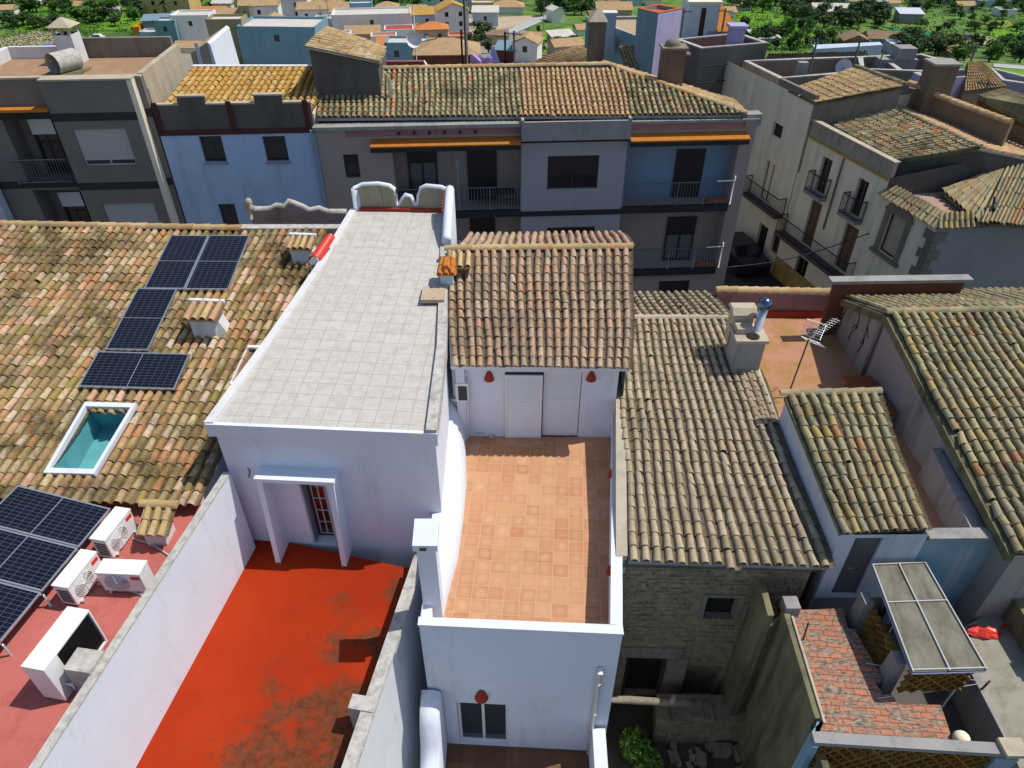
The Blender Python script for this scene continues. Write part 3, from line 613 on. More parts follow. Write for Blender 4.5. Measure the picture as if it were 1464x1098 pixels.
# small cap box and the orange hooded flue on the right coping
c = Z(618, 420, 10.75)
m = M(); m.box(c.x - .22, c.x + .3, c.y - .3, c.y + .3, 10.35, 10.68); o = mk('roof_outlet', m, CLAYR, tw)
m = M(); m.box(c.x - .26, c.x + .32, c.y - .34, c.y + .34, 10.68, 10.78); mk('cap', m, plaster('buff_cap', (.5, .4, .3), None, None), o)
c = Z(638, 385, 11.1)
m = M(); m.box(c.x - .15, c.x + .17, c.y - .15, c.y + .2, 9.6, 11.05); o = mk('flue', m, WHITE, tw)
m = M(); A_, B_ = c + V(-.26, .3, .2), c + V(.26, .28, .2); m.hexa([c + V(-.24, -.25, -.05), c + V(.26, -.25, -.05), c + V(.26, .3, -.05), c + V(-.24, .3, -.05)], [c + V(-.05, -.2, .22), c + V(.05, -.2, .22), c + V(.05, .26, .22), c + V(-.05, .26, .22)]); tiles(m, c + V(-.2, .3, .16), c + V(.2, .3, .16), c + V(.24, -.3, .02), c + V(-.24, -.3, .02), 3, 2, 3); mk('clay_hood', m, ORANGE, o)
# red terrace
m = M(); wa_, wb_ = Z(607, 797, 7.15), Z(508, 1098, 7.15); wd_ = (wb_ - wa_).normalized(); wn_2 = V(wd_.y, -wd_.x, 0); wa_.z = 6.5; wa_ = wa_ + wn_2 * .08
rf = [Z(346, 764, 6.5), wa_ + V(0, .1, 0), wa_ + wd_ * 7.6, Z(174, 1098, 6.5) + V(-.35, -3.3, 0), Z(174, 1098, 6.5)]
rf[0] = rf[0] + V(-.15, .1, 0)
m.prism([rf[0], rf[4] + V(-.1, 0, 0), rf[3] + V(-.1, 0, 0), rf[2], rf[1]][::-1], 6.2, 6.5); mk('red_terrace_floor', m, REDF, tw)
m = M(); m.prism([rf[0] + V(.05, 0, 0), rf[4] + V(0, 0, 0), rf[3] + V(.05, 0.1, 0), rf[2] + V(-.02, .1, 0), rf[1]][::-1], 0, 6.2); mk('lower_wall', m, WHITE2, tw)

# right wall of the red terrace
m = M(); a, b = Z(607, 797, 7.15), Z(508, 1098, 7.15); dd = (b - a).normalized(); b = a + dd * 8; n = V(-dd.y, dd.x, 0); n = n if n.x < 0 else -n
m.hexa([V(p.x, p.y, 1.0) for p in (a - n * .36, a + n * .2, b + n * .2, b - n * .36)], [V(p.x, p.y, 7.14) for p in (a, a + n * .2, b + n * .2, b)])
PEEL = plaster('peeling_white', (.66, .69, .72), (.6, .63, .66), (.33, .25, .2), .8, 1.2, pos=.57)
o = mk('terrace_wall', m, PEEL, None, 'low peeling white wall with grey top between the red terrace and the patio', 'wall')
m = M(); m.prism([a - n * .03, a + n * .23, b + n * .23, b - n * .03], 7.14, 7.2); q = Z(522, 1005, 7.24); m.obox(V(q.x, q.y, 6.85) + n * .05, n * .24, dd * .14, V(0, 0, .38)); mk('coping', m, CAP, o)
# ---------------------------------------------------------------- white house with the terracotta terrace
wh = thing('white_house', 'white house with a terracotta roof terrace and a beige tiled room', 'house', (0.3, 10, 0))
PL_, PR_ = V(-1.78, 7.86, 0), V(2.09, 7.66, 0)
BL, BRt = V(-1.5, 14.15, 0), V(2.85, 14.1, 0)
m = M(); m.prism([V(-1.5, 7.95, 0), V(1.95, 7.8, 0), V(2.62, 14.1, 0), V(-1.5, 14.2, 0)], 7.0, 7.2)
TER = pavers('terracotta_floor', .34, .07, (.52, .28, .155), (.43, .195, .095), (.50, .35, .23), .045, (.60, .40, .26), .5, .6, (.2, .1), (.55, .33, .19), .5)
mk('terrace_floor', m, TER, wh)
ff = Fac(PL_, PR_)
dz = ff.op(652, 1004, 727, 1062, .16); dz = (dz[0], dz[1], 3.32, dz[3], .16)
m = M(); ff.build(m, 3.3, 8.0, [dz])
m.face([V(-1.78, 7.86, 3.3), V(-1.78, 12, 3.3), V(-1.78, 12, 7.2), V(-1.78, 7.86, 8.0)])
m.face([V(2.09, 7.66, 0), V(2.84, 14.1, 0), V(2.84, 14.1, 8.0), V(2.09, 7.66, 8.0)])
m.face([V(2.84, 14.1, 0), V(3.1, 20.6, 0), V(3.1, 20.6, 9.9), V(3.1, 17.3, 10.85), V(2.84, 14.1, 9.6)])
m.face([V(-1.7, 20.6, 0), V(3.1, 20.6, 0), V(3.1, 20.6, 9.7), V(-1.7, 20.6, 9.7)])
# inner faces and tops of the parapets
m.face([V(-1.6, 8.0, 7.2), V(1.9, 7.82, 7.2), V(1.9, 7.82, 8.0), V(-1.6, 8.0, 8.0)])
m.face([V(1.9, 7.86, 7.2), V(2.64, 14.1, 7.2), V(2.64, 14.1, 8.0), V(1.9, 7.86, 8.0)])
mk('wall', m, WHITE, wh)
m = M(); m.hexa([V(-1.8, 7.84, 8.0), V(2.11, 7.64, 8.0), V(2.11, 7.84, 8.0), V(-1.8, 8.02, 8.0)], [V(-1.8, 7.84, 8.045), V(2.11, 7.64, 8.045), V(2.11, 7.84, 8.045), V(-1.8, 8.02, 8.045)])
m.hexa([V(1.875, 7.842, 8.0), V(2.11, 7.842, 8.0), V(2.86, 14.1, 8.0), V(2.62, 14.1, 8.0)], [V(1.875, 7.842, 8.045), V(2.11, 7.842, 8.045), V(2.86, 14.1, 8.045), V(2.62, 14.1, 8.045)]); mk('parapet_top', m, WHITE, wh)
# sculpted left wall of the terrace: curved skirt against the tower
m = M(); base = [(656, 575), (662, 599), (666, 640), (667, 691), (662, 746), (655, 798), (641, 850), (634, 884)]
topz = [8.75, 8.7, 8.3, 8.0, 7.85, 7.75, 7.7, 7.7]; rows = []
for k, ((px, py), z) in enumerate(zip(base, topz)):
    bq = Z(px, py, 7.2); xw = -1.62; rw = []
    for s in range(7):
        a = s / 6 * math.pi / 2; rw.append(V(bq.x + (xw - bq.x) * (1 - math.cos(a)), bq.y, 7.2 + (z - 7.2) * math.sin(a)))
    rw.append(V(-1.8, bq.y, z)); rows.append(rw)
pts = [p for r_ in rows for p in r_]; W8 = len(rows[0])
m.add(pts, [(i * W8 + k, (i + 1) * W8 + k, (i + 1) * W8 + k + 1, i * W8 + k + 1) for i in range(len(rows) - 1) for k in range(W8 - 1)], 0, True)
m.box(-1.8, -1.6, 8.0, 11.0, 7.0, 7.7)
mk('curved_side_wall', m, WHITE, wh)
# square white flue at the corner
m = M(); m.box(-1.78, -1.42, 8.5, 8.85, 7.0, 9.55); o = mk('flue', m, WHITE, wh)
m = M(); m.hexa([V(-1.83, 8.42, 9.5), V(-1.37, 8.42, 9.5), V(-1.37, 8.95, 9.62), V(-1.83, 8.95, 9.62)], [V(-1.83, 8.42, 9.66), V(-1.37, 8.42, 9.66), V(-1.37, 8.95, 9.8), V(-1.83, 8.95, 9.8)]); mk('cap', m, WHITE, o)
m = M(); m.box(-1.7, -1.58, 8.405, 8.425, 9.53, 9.6); mk('vent_hole', m, FANB, o)
# room
rfac = Fac(V(-1.5, 14.12, 0), V(2.66, 14.08, 0))
d1 = rfac.op(722, 537, 772, 624, .08); d2 = rfac.op(775, 537, 826, 622, .08); dd_ = (d1[0], d2[1], 7.2, 9.36, .08)
m = M(); rfac.build(m, 7.2, 9.72, [dd_])
m.box(-1.4, -1.18, 13.95, 14.1, 7.2, 9.6); mk('room_wall', m, WHITE, wh)
def leaf(u0, u1, z0, z1, off, nm):
    m = M(); f = .05
    bar(m, rfac, u0, u1, z0, z0 + .06, off, off + .04); bar(m, rfac, u0, u1, z1 - .06, z1, off, off + .04); bar(m, rfac, u0, u0 + f, z0 + .06, z1 - .06, off, off + .04); bar(m, rfac, u1 - f, u1, z0 + .06, z1 - .06, off, off + .04)
    zm = z0 + (z1 - z0) * .56; bar(m, rfac, u0 + f, u1 - f, zm - .03, zm + .03, off, off + .04)
    o = mk(nm, m, SHUTW, wh)
    m = M()
    for a, b in ((z0 + .06, zm - .03), (zm + .03, z1 - .06)):
        n = int((b - a) / .035)
        for i in range(n):
            z = a + (b - a) * i / n; m.hexa([rfac.pt(u0 + f, z, off + .03), rfac.pt(u1 - f, z, off + .03), rfac.pt(u1 - f, z, off + .012), rfac.pt(u0 + f, z, off + .012)], [rfac.pt(u0 + f, z + .03, off + .018), rfac.pt(u1 - f, z + .03, off + .018), rfac.pt(u1 - f, z + .03, off + .002), rfac.pt(u0 + f, z + .03, off + .002)])
        m.face([rfac.pt(u0 + f, a, off), rfac.pt(u1 - f, a, off), rfac.pt(u1 - f, b, off), rfac.pt(u0 + f, b, off)])
    mk('louvres', m, SHUTW, o)
um = (d1[1] + d2[0]) / 2
leaf(d1[0], um + .02, 7.22, 9.3, .03, 'shutter_door'); leaf(um + .05, d2[1] - .02, 7.24, 9.34, -.07, 'shutter_door')
EL_, ER_ = Z(644, 524, 9.75), Z(901, 527, 9.75); RLq, RRq = Z(636, 360, 11.05), Z(901, 357, 11.05)
m = M(); tiles(m, RLq, RRq, ER_, EL_, 21, 13, 21); rfm = mk('roof', m, TBEIGE, wh)
m = M(); slabq(m, RLq + V(0, 0, -.03), RRq + V(0, 0, -.03), ER_ + V(0, .05, -.02), EL_ + V(0, .05, -.02), .1); mk('roof_deck', m, WHITE, rfm)
m = M(); ridge(m, RLq + V(0, .05, .06), RRq + V(.05, .05, .06), .11, .34); mk('ridge_cap', m, TOCH, rfm)
m = M(); B1, B2 = RLq + V(.4, 3.3, -1.15), RRq + V(.3, 3.3, -1.15); tiles(m, RLq + V(.3, .12, .03), RRq + V(.1, .12, .03), B2, B1, 22, 9, 22); mk('rear_slope', m, TBEIGE, rfm)
m = M(); slabq(m, B1, B2, RRq + V(0, .1, -.03), RLq + V(.3, .1, -.03), .08); mk('rear_deck', m, CLAY, rfm)
m = M(); c = Z(657, 374, 11.1); m.box(c.x - .22, c.x + .22, c.y - .2, c.y + .2, 10.4, 11.02); o = mk('vent_box', m, BROWNW, wh)
m = M(); tiles(m, c + V(-.3, .3, .1), c + V(.3, .3, .1), c + V(.3, -.3, .0), c + V(-.3, -.3, .0), 3, 1, 2); m.box(c.x - .28, c.x + .28, c.y - .26, c.y + .28, 11.02, 11.08); mk('tile_cover', m, TOCH, o)
# clay wall lamps (half cones)
def lamp(p, nrm, h=.24, r=.13):
    nrm = Vector(nrm).normalized(); s = V(-nrm.y, nrm.x, 0); m = M(); rows = []
    for k in range(7):
        tt = k / 6; rr = r * (math.sin(min(1, tt * 1.12 + .12) * math.pi * .5)) ; rr = r * (.25 + .75 * tt ** .7) if k else r * .12
        rows.append([Vector(p) + s * (math.cos(a * math.pi / 8) * rr) + nrm * (math.sin(a * math.pi / 8) * rr + .003) + V(0, 0, -tt * h) for a in range(9)])
    m.add([q for r_ in rows for q in r_], [(i * 9 + k, i * 9 + k + 1, (i + 1) * 9 + k + 1, (i + 1) * 9 + k) for i in range(6) for k in range(8)], 0, True)
    m.face(rows[-1]); mk('wall_lamp', m, CLAYR, wh)
for px in (699, 846):
    u, z = rfac.uv(px, 530); lamp(rfac.pt(u, z), (0, -1, 0), .27, .13)
for py in (671, 809):
    q = Z(880, py, 7.85); x = 1.9 + (q.y - 7.86) / 6.24 * .74; lamp(V(x, q.y, 7.86), (-1, .1, 0), .22, .1)
u, z = ff.uv(688, 986); lamp(ff.pt(u, z), (0, -1, 0), .3, .15)
# sliding glass door below, patio, downpipe
window(wh, ff, dz, WMETAL, GLB, 'glass_door', 1, 0, .06)
m = M(); m.prism([V(-1.55, 3.2, 0), V(1.7, 3.2, 0), V(2.0, 7.85, 0), V(-1.7, 7.95, 0)], 3.0, 3.3); mk('patio_floor', m, pavers('patio_tiles', .33, .05, (.2, .1, .055), (.15, .075, .045), (.11, .07, .05), .05), wh)
m = M(); rows = []
for k, (y, z) in enumerate([(7.8, 5.75), (7.4, 5.7), (7.15, 5.45), (7.0, 5.0), (6.75, 4.7), (6.3, 4.6), (5.6, 4.55), (5.2, 4.3), (4.9, 4.1), (3.2, 4.0)]):
    rows.append([V(-1.5, y, 3.3), V(-1.5, y, z - .1), V(-1.56, y, z - .03), V(-1.66, y, z), V(-1.9, y, z), V(-1.9, y, 3)])
m.add([q for r_ in rows for q in r_], [(i * 6 + k, i * 6 + k + 1, (i + 1) * 6 + k + 1, (i + 1) * 6 + k) for i in range(9) for k in range(5)], 0, True); mk('patio_side_wall', m, WHITE, wh)
m = M(); m.prism([V(1.62, 3.2, 0), V(1.9, 3.2, 0), V(2.04, 7.6, 0), V(1.76, 7.6, 0)], 3.0, 4.5); mk('patio_side_wall', m, WHITE, wh)
m = M(); u, z = ff.uv(857, 957); u2, z2 = ff.uv(852, 1060); p0 = ff.pt(u, z, .07); p1 = ff.pt(u, 3.35, .07); m.tube([p0, p1], .05, 10); m.tube([p0 + V(0, -.06, .02), p0 + V(0, .06, .08)], .06, 10)
for k in (.4, 1.6, 2.8): m.tube([p0 + V(0, 0, -k), p0 + V(0, 0, -k - .04)], .06, 10)
mk('downpipe', m, WMETAL, wh)
m = M(); q = [rfac.pt(.55 + .02 * k, 7.32 + .02 * math.sin(k * 1.3), .02) for k in range(12)]; m.tube(q, .012, 5); c = rfac.pt(.95, 7.2, .05); m.tube([c + V(0, 0, .02), c + V(0, 0, .1)], .06, 10); mk('cable', m, SHUT, wh)
# air conditioner hanging on the tower wall
o = thing('wall_air_conditioner', 'narrow white air conditioner hung on the tower wall above the terrace', 'air conditioner', (0, 0, 0))
c = Z(662, 545, 8.9)
m = M(); m.box(c.x - .17, c.x + .15, c.y - .4, c.y + .4, 8.55, 9.12); mk('casing', m, WMETAL, o)
m = M(); m.box(c.x - .1, c.x + .12, c.y - .412, c.y - .398, 8.6, 9.05); mk('side_vent', m, FANB, o)
m = M(); m.box(c.x - .3, c.x + .12, c.y - .3, c.y - .26, 8.49, 8.55); m.box(c.x - .3, c.x + .12, c.y + .26, c.y + .3, 8.49, 8.55); mk('bracket', m, ALU, o)
m = M(); m.tube([(c.x + .1, c.y - .42, 8.6), (c.x + .12, c.y - .44, 8.3), (c.x + .1, c.y - .4, 7.3)], .018, 6); mk('pipe', m, WMETAL, o)

# ---------------------------------------------------------------- house with the grey-beige roof over the ruined stone wall
st = thing('stone_house', 'old stone house with a broad grey-beige tile roof above a ruined yard', 'house', (4.5, 12, 0))
mA, mB, mC, mD = Z(899, 455, 8.8), Z(1046, 455, 8.8), Z(1188, 812, 8.0), Z(899, 803, 8.0)
mA = mA + V(-.45, 0, 0)
npx = (mB - mA).cross(mD - mA).normalized(); npx = npx if npx.z > 0 else -npx
m = M(); tiles(m, mA, mB, mC, mD, 17, 24, 31); rfm = mk('roof', m, TGREY, st)
m = M(); slabq(m, mA + V(0, 0, -.04), mB + V(0, 0, -.04), mC + V(0, .05, -.04), mD + V(0, .05, -.04), .1); mk('roof_deck', m, LGREY, rfm)
# side strip beside the chimney
sA, sB = [onplane(x, y, mA, npx) for x, y in ((1052, 534), (1084, 530))]; sC, sD = [onplane(x, y, mA, npx) for x, y in ((1112, 606), (1079, 612))]
m = M(); tiles(m, sA, sB, sC, sD, 3, 6, 33); slabq(m, sA + V(0, 0, -.04), sB + V(0, 0, -.04), sC + V(0, 0, -.04), sD + V(0, 0, -.04), .2); mk('side_strip', m, TGREY, rfm)
m = M(); m.tube([sA, sB, sC], .06, 6); mk('mortar_edge', m, plaster('buff_mortar', (.5, .45, .36), None, None), rfm)
m = M(); ridge(m, mA + V(.3, 0, .02), mB + V(.1, 0, .02), .09, .5); mk('ridge_cap', m, OCHRE, rfm)
m = M(); a_, b_ = mD + V(-.02, .1, .06), mA + V(.3, -.1, .06); s_ = V(-.24, 0, 0); m.hexa([p + V(0, 0, -.6) for p in (a_ + s_, a_, b_, b_ + s_)], [a_ + s_, a_, b_, b_ + s_]); mk('mortar_verge', m, plaster('buff_mortar', (.5, .45, .36), None, None), rfm)
bB = Z(1012, 420, 8.25); dv = bB - mB
m = M(); a0 = mA + V(-2.4, 0, 0)
tiles(m, bB + V(-4.8, 0, 0), bB, mB, mB + V(-4.8, 0, 0), 21, 8, 34); mk('rear_slope', m, TGREY, rfm)
m = M(); slabq(m, bB + V(-3.3, 0, -.04), bB + V(0, 0, -.04), mB + V(0, 0, -.04), mB + V(-3.3, 0, -.04), .1); mk('rear_deck', m, LGREY, rfm)
# front wall: rubble stones with openings
sf = Fac(V(2.2, 9.62, 0), V(6.4, 9.5, 0))
o1 = sf.op(1012, 853, 1047, 886, .5); o2 = (sf.uv(893, 960)[0], sf.uv(950, 960)[0], 2.0, sf.uv(910, 938)[1], 1.2)
o3 = (sf.uv(965, 960)[0], sf.uv(1030, 960)[0], 2.0, sf.uv(990, 945)[1] - .2, .25)
m = M(); sf.build(m, 1.8, 7.75, [o1 + (1,), o2 + (1,), o3 + (1,)]); 
m.face([V(2.9, 9.6, 0), V(3.2, 20, 0), V(3.2, 20, 8), V(2.9, 9.6, 7.8)]); m.face([V(6.6, 9.5, 0), V(6.4, 20, 0), V(6.4, 20, 8), V(6.6, 9.5, 7.8)]); m.face([V(3.2, 20, 0), V(6.4, 20, 0), V(6.4, 20, 8), V(3.2, 20, 8)])
mk('wall', m, STONE, st)
m = M(); z = 4.7; rs = random.Random(4)
while z < 7.5:
    h = rs.uniform(.10, .2); u = .0
    while u < sf.L - .05:
        wd = rs.uniform(.12, .38); ub = min(u + wd, sf.L)
        if not (u < o1[1] + .14 and ub > o1[0] - .14 and z < o1[3] + .12 and z + h > o1[2] - .1) and rs.random() < .93:
            e = rs.uniform(.01, .06); j = lambda: rs.uniform(-.02, .02); f0 = [sf.pt(u + .012 + j(), z + .01 + j(), -.01), sf.pt(ub - .012 + j(), z + .01 + j(), -.01), sf.pt(ub - .012 + j(), z + h - .01 + j(), -.01), sf.pt(u + .012 + j(), z + h - .01 + j(), -.01)]
            cc = sum(f0, Vector()) / 4; m.hexa(f0, [cc + (p - cc) * .8 + sf.n * e for p in f0])
        u = ub
    z += h
sw = mk('rubble_stones', m, STONE, st)
for nm_, bb in (('stone_lintel', (.0, sf.uv(975, 930)[0], o2[3], o2[3] + .42, -.05, .05)), ('stone_jamb', (o2[1], o2[1] + .5, 2, o2[3], -.25, .06)), ('stone_lintel', (o1[0] - .12, o1[1] + .12, o1[3], o1[3] + .1, -.02, .03)), ('stone_jamb', (o1[1], o1[1] + .12, o1[2], o1[3] - .004, -.02, .03)), ('stone_jamb', (o1[0] - .12, o1[0], o1[2], o1[3] - .004, -.02, .03))): m = M(); bar(m, sf, *bb); mk(nm_, m, plaster('worn_stone', (.26, .235, .2), (.2, .18, .15), (.09, .08, .07), .7, 2.5), st)
for oo, dd2 in ((o2, .3), (o1, .2)): m = M(); bar(m, sf, oo[0] + .004, oo[1] - .004, oo[2], oo[3] - .004, -dd2 - .02, -dd2); mk('dark_opening', m, BLACK, st)  # black sheet inside each opening: the darkness within is put into the colour
m = M(); 
for k, (ua, ub) in enumerate(((.05, .75), (.75, 1.5), (1.5, 2.3), (2.3, 3.1), (3.1, 4.2))): m = M(); bar(m, sf, ua + .01, ub - .01, 7.74, 7.9 - .02 * (k % 2), .0, .2); mk('eave_slab', m, DGREY, st)
# ruined yard
m = M(); m.prism([V(2.2, 3.5, 0), V(5.5, 3.5, 0), V(5.6, 9.7, 0), V(2.2, 9.7, 0)], 1.5, 2.0); mk('yard_floor', m, DIRT, st)
m = M(); fy = Fac(V(3.55, 8.55, 0), V(5.95, 8.5, 0))
rs = random.Random(9); m.prism([V(3.5, 8.5, 0), V(5.9, 8.45, 0), V(6.0, 9.1, 0), V(3.6, 9.15, 0)], 2.0, 3.1)
for k in range(9): u = k * .265; bar(m, fy, u, u + .255, 2.0, 3.13 + rs.uniform(-.04, .12), -.35, rs.uniform(.06, .09))
mk('broken_low_wall', m, STONE, st)
m = M(); rs = random.Random(14)
for k in range(70):
    p = V(rs.uniform(3.0, 5.8), rs.uniform(6.2, 8.4), 2.0); s = rs.uniform(.06, .2); b = [p + V(rs.uniform(-1, 1), rs.uniform(-1, 1), 0) * s for _ in range(1)]
    m.obox(p + V(0, 0, s * .4), Vector((rs.uniform(.5, 1), rs.uniform(-.4, .4), rs.uniform(-.2, .2))) * s, Vector((rs.uniform(-.4, .4), rs.uniform(.5, 1), 0)) * s, V(rs.uniform(-.2, .2), 0, .6) * s)
mk('stone_rubble', m, STONE, None, 'grey rubble stones scattered over the floor of the ruined yard', 'rubble', kind='stuff')
o = thing('timber_beam', 'weathered grey timber beam spanning the ruined yard by the white house', 'beam', Z(920, 1003, 3.9))
a, b = Z(862, 1000, 3.9), Z(986, 1005, 3.9)
m = M(); m.tube([a, lerp(a, b, .3) + V(0, 0, .03), lerp(a, b, .7) + V(0, 0, -.01), b], [.07, .09, .085, .1], 9); mk('beam', m, WOOD, o)
m = M(); q = lerp(a, b, .8); m.tube([q, q + V(.02, 0, .14), q + V(0, 0, .26)], [.09, .08, .05], 8); mk('post_stump', m, WOOD, o)
def leafy(m, c, rx, ry, rz, n, s, rs, bias=0):
    for _ in range(n):
        while True:
            p = Vector((rs.uniform(-1, 1), rs.uniform(-1, 1), rs.uniform(-1, 1)))
            if .15 < p.length < 1: break
        q = Vector(c) + Vector((p.x * rx, p.y * ry, p.z * rz)); a = Vector((rs.gauss(0, 1), rs.gauss(0, 1), rs.gauss(0, .6))).normalized(); b = a.cross(Vector((rs.gauss(0, 1), rs.gauss(0, 1), rs.gauss(0, 1)))).normalized(); k = s * rs.uniform(.6, 1.3)
        m.face([q - a * k, q + b * k * .55, q + a * k, q - b * k * .55], rs.random())
m_, nt, nd, ln, bs = nodes('weed_leaf'); at = nd.new('ShaderNodeAttribute'); at.attribute_name = 'rnd'; r_ = ramp(nd, [(0, (.05, .12, .012)), (.6, (.11, .24, .02)), (1, (.2, .34, .04))]); ln.new(at.outputs['Fac'], r_.inputs[0]); ln.new(r_.outputs[0], bs.inputs['Base Color']); WEED = m_
rs = random.Random(3)
for px, py, h, lb in ((905, 1075, .7, 'taller clump of bright green weeds in the ruined yard'), (925, 1100, .5, 'lower clump of bright green weeds at the bottom of the yard')):
    c = Z(px, py, 2.0); o = thing('weed_clump', lb, 'weeds', c, 'weeds in the ruined yard')
    m = M(); leafy(m, c + V(0, 0, h * .55), .35, .4, h * .6, 900, .07, rs); mk('leaves', m, WEED, o)
    m = M()
    for k in range(14): m.tube([c, c + V(rs.uniform(-.3, .3), rs.uniform(-.3, .3), h * rs.uniform(.6, 1.1))], .008, 4)
    mk('stalks', m, WEED, o)
for k, (pa, pb) in enumerate((((1092, 1065), (1072, 1098)), ((1103, 1078), (1085, 1110)))):
    a, b = Z(pa[0], pa[1], 2.9), Z(pb[0], pb[1], 2.2); m = M(); m.tube([b, lerp(a, b, .4) + V(.05, 0, .05), a], [.07, .09, .08], 8); mk('leaning_log', m, WOOD, None, ['grey log leaning on the mossy wall, the taller one', 'shorter grey log leaning on the mossy wall beside the taller one'][k], 'log', 'logs in the ruined yard')
# concrete chimney with steel flue
c0 = Z(1068, 530, 8.0); cz = 8.3
ch = thing('concrete_chimney', 'stained concrete chimney with a side steel flue beside the grey-beige roof', 'chimney', (c0.x, c0.y, 8))
c = Z(1072, 470, 9.75)
m = M(); W_ = .36; m.hexa([V(c.x - W_, c.y - .36, 7.6), V(c.x + W_, c.y - .36, 7.6), V(c.x + W_, c.y + .36, 7.6), V(c.x - W_, c.y + .36, 7.6)], [V(c.x - W_, c.y - .36, 9.55), V(c.x + W_, c.y - .36, 9.55), V(c.x + W_, c.y + .36, 9.55), V(c.x - W_, c.y + .36, 9.55)]); mk('stack', m, LGREY, ch)
m = M(); m.box(c.x - W_ - .06, c.x + W_ + .06, c.y - .42, c.y + .42, 9.55, 9.64); m.box(c.x - .34, c.x + .08, c.y - .1, c.y + .3, 9.64, 9.8); mk('cap', m, OCHRE, ch)
m = M(); m.box(c.x - .36, c.x + .16, c.y + .3, c.y + .75, 9.0, 10.0); mk('rear_flue', m, OCHRE, ch)
m = M(); m.hexa([V(c.x - .42, c.y + .24, 10.0), V(c.x + .22, c.y + .24, 10.0), V(c.x + .22, c.y + .82, 10.0), V(c.x - .42, c.y + .82, 10.0)], [V(c.x - .42, c.y + .4, 10.14), V(c.x + .22, c.y + .4, 10.14), V(c.x + .22, c.y + .66, 10.14), V(c.x - .42, c.y + .66, 10.14)]); mk('rear_cap', m, OCHRE, ch)
m = M(); m.tube([(c.x + .24, c.y + .1, 9.6), (c.x + .3, c.y + .16, 10.25)], .11, 12); sp = mk('steel_pipe', m, ALU, ch)
m = M(); m.lathe((c.x + .3, c.y + .16, 10.25), [(.1, 0), (.17, .06), (.19, .14), (.17, .24), (.08, .31), (0.01, .33)], 14); mk('cowl', m, plain('blue_steel', (.12, .17, .28), .15, .9, .2), sp)
m = M(); m.tube([(c.x + .05, c.y - .2, 9.642), (c.x + .05, c.y - .2, 9.66)], .17, 14); mk('opening', m, BLACK, ch)
# ---------------------------------------------------------------- shed with a lichen roof
sh = thing('tile_shed', 'white rendered shed with a lichen-covered tile roof and a dark door', 'shed', (7.6, 11.5, 6.7))
sA, sB, sC, sD = Z(1122, 566, 9.25), Z(1253, 563, 9.25), Z(1327, 757, 8.78), Z(1203, 763, 8.78)
m = M(); tiles(m, sA, sB, sC, sD, 9, 11, 41, None, 1.5, 1.05); rf_ = mk('roof', m, TMOSS, sh)
m = M(); slabq(m, sA + V(0, 0, -.03), sB + V(0, 0, -.03), sC + V(0, .05, -.03), sD + V(0, .05, -.03), .1); mk('roof_deck', m, MOSSY, rf_)
m = M(); ridge(m, sA + V(-.1, .06, .03), sB + V(.1, .06, .03), .1, .4, 6); mk('ridge_cap', m, TMOSS, rf_)
SW0 = V(sD.x + .03, sD.y + .02, 0); SW1 = V(10.05, 9.5, 0)
sfc = Fac(SW0, SW1)
dop = sfc.op(1210, 770, 1256, 850, .12); dop = (sfc.uv(1206, 800)[0] + .05, sfc.uv(1244, 800)[0] + .06, 6.72, 8.62, .1)
us = (sC - SW0).dot(sfc.u)
SHW = plaster('shed_render', (.56, .6, .68), (.48, .53, .62), (.25, .3, .38), .5, .9)
m = M(); sfc.build(m, 6.6, 8.72, [dop], 0, 0, us)
m.face([V(SW0.x, SW0.y, 6), V(sA.x + .04, sA.y, 6), V(sA.x + .04, sA.y, 9.18), V(SW0.x, SW0.y, 8.7)]); m.face([V(sA.x + .04, sA.y, 6), V(sB.x - .04, sB.y, 6), sB + V(-.04, 0, -.06), sA + V(.04, 0, -.06)])
m.face([V(sB.x - .04, sB.y, 6), V(sC.x - .03, sC.y + .02, 6), V(sC.x - .03, sC.y + .02, 8.7), sB + V(-.04, 0, -.06)]); mk('wall', m, SHW, sh)
m = M(); bar(m, sfc, dop[0], dop[1], dop[2], dop[3], -.1, -.05); do = mk('door', m, plain('slate_door', (.07, .075, .09), .5), sh)
m = M(); q = sfc.pt(dop[0] + .14, 7.6, -.03); m.tube([q, q + V(.12, 0, 0)], .02, 6); mk('handle', m, ALU, do)
# pink mossy terrace behind
pt = thing('pink_terrace', 'flat roof terrace with a faded pink mossy floor behind the shed', 'terrace', (8.3, 14, 0))
m = M(); m.prism([V(6.62, 9.62, 0), V(10.05, 9.62, 0), V(9.86, 19.1, 0), V(6.45, 19.25, 0)], 7.5, 7.8); mk('painted_floor', m, MOSSF, pt)
m = M(); m.prism([V(6.7, 9.7, 0), V(10.0, 9.7, 0), V(9.8, 19.0, 0), V(6.5, 19.2, 0)], 0, 7.5); mk('wall', m, LGREY, pt)
m = M(); m.prism([V(6.45, 19.2, 0), V(9.88, 19.05, 0), V(9.88, 19.35, 0), V(6.45, 19.5, 0)], 7.0, 8.62); bw = mk('back_wall', m, PINKW, pt)
m = M(); a, b = V(6.4, 19.34, 8.63), V(9.9, 19.2, 8.63); ridge(m, a, b, .13, .3); mk('tile_coping', m, TOCH, bw)
m = M(); m.box(6.5, 9.86, 19.02, 19.16, 7.8, 8.02); mk('skirting', m, CLAYR, bw)
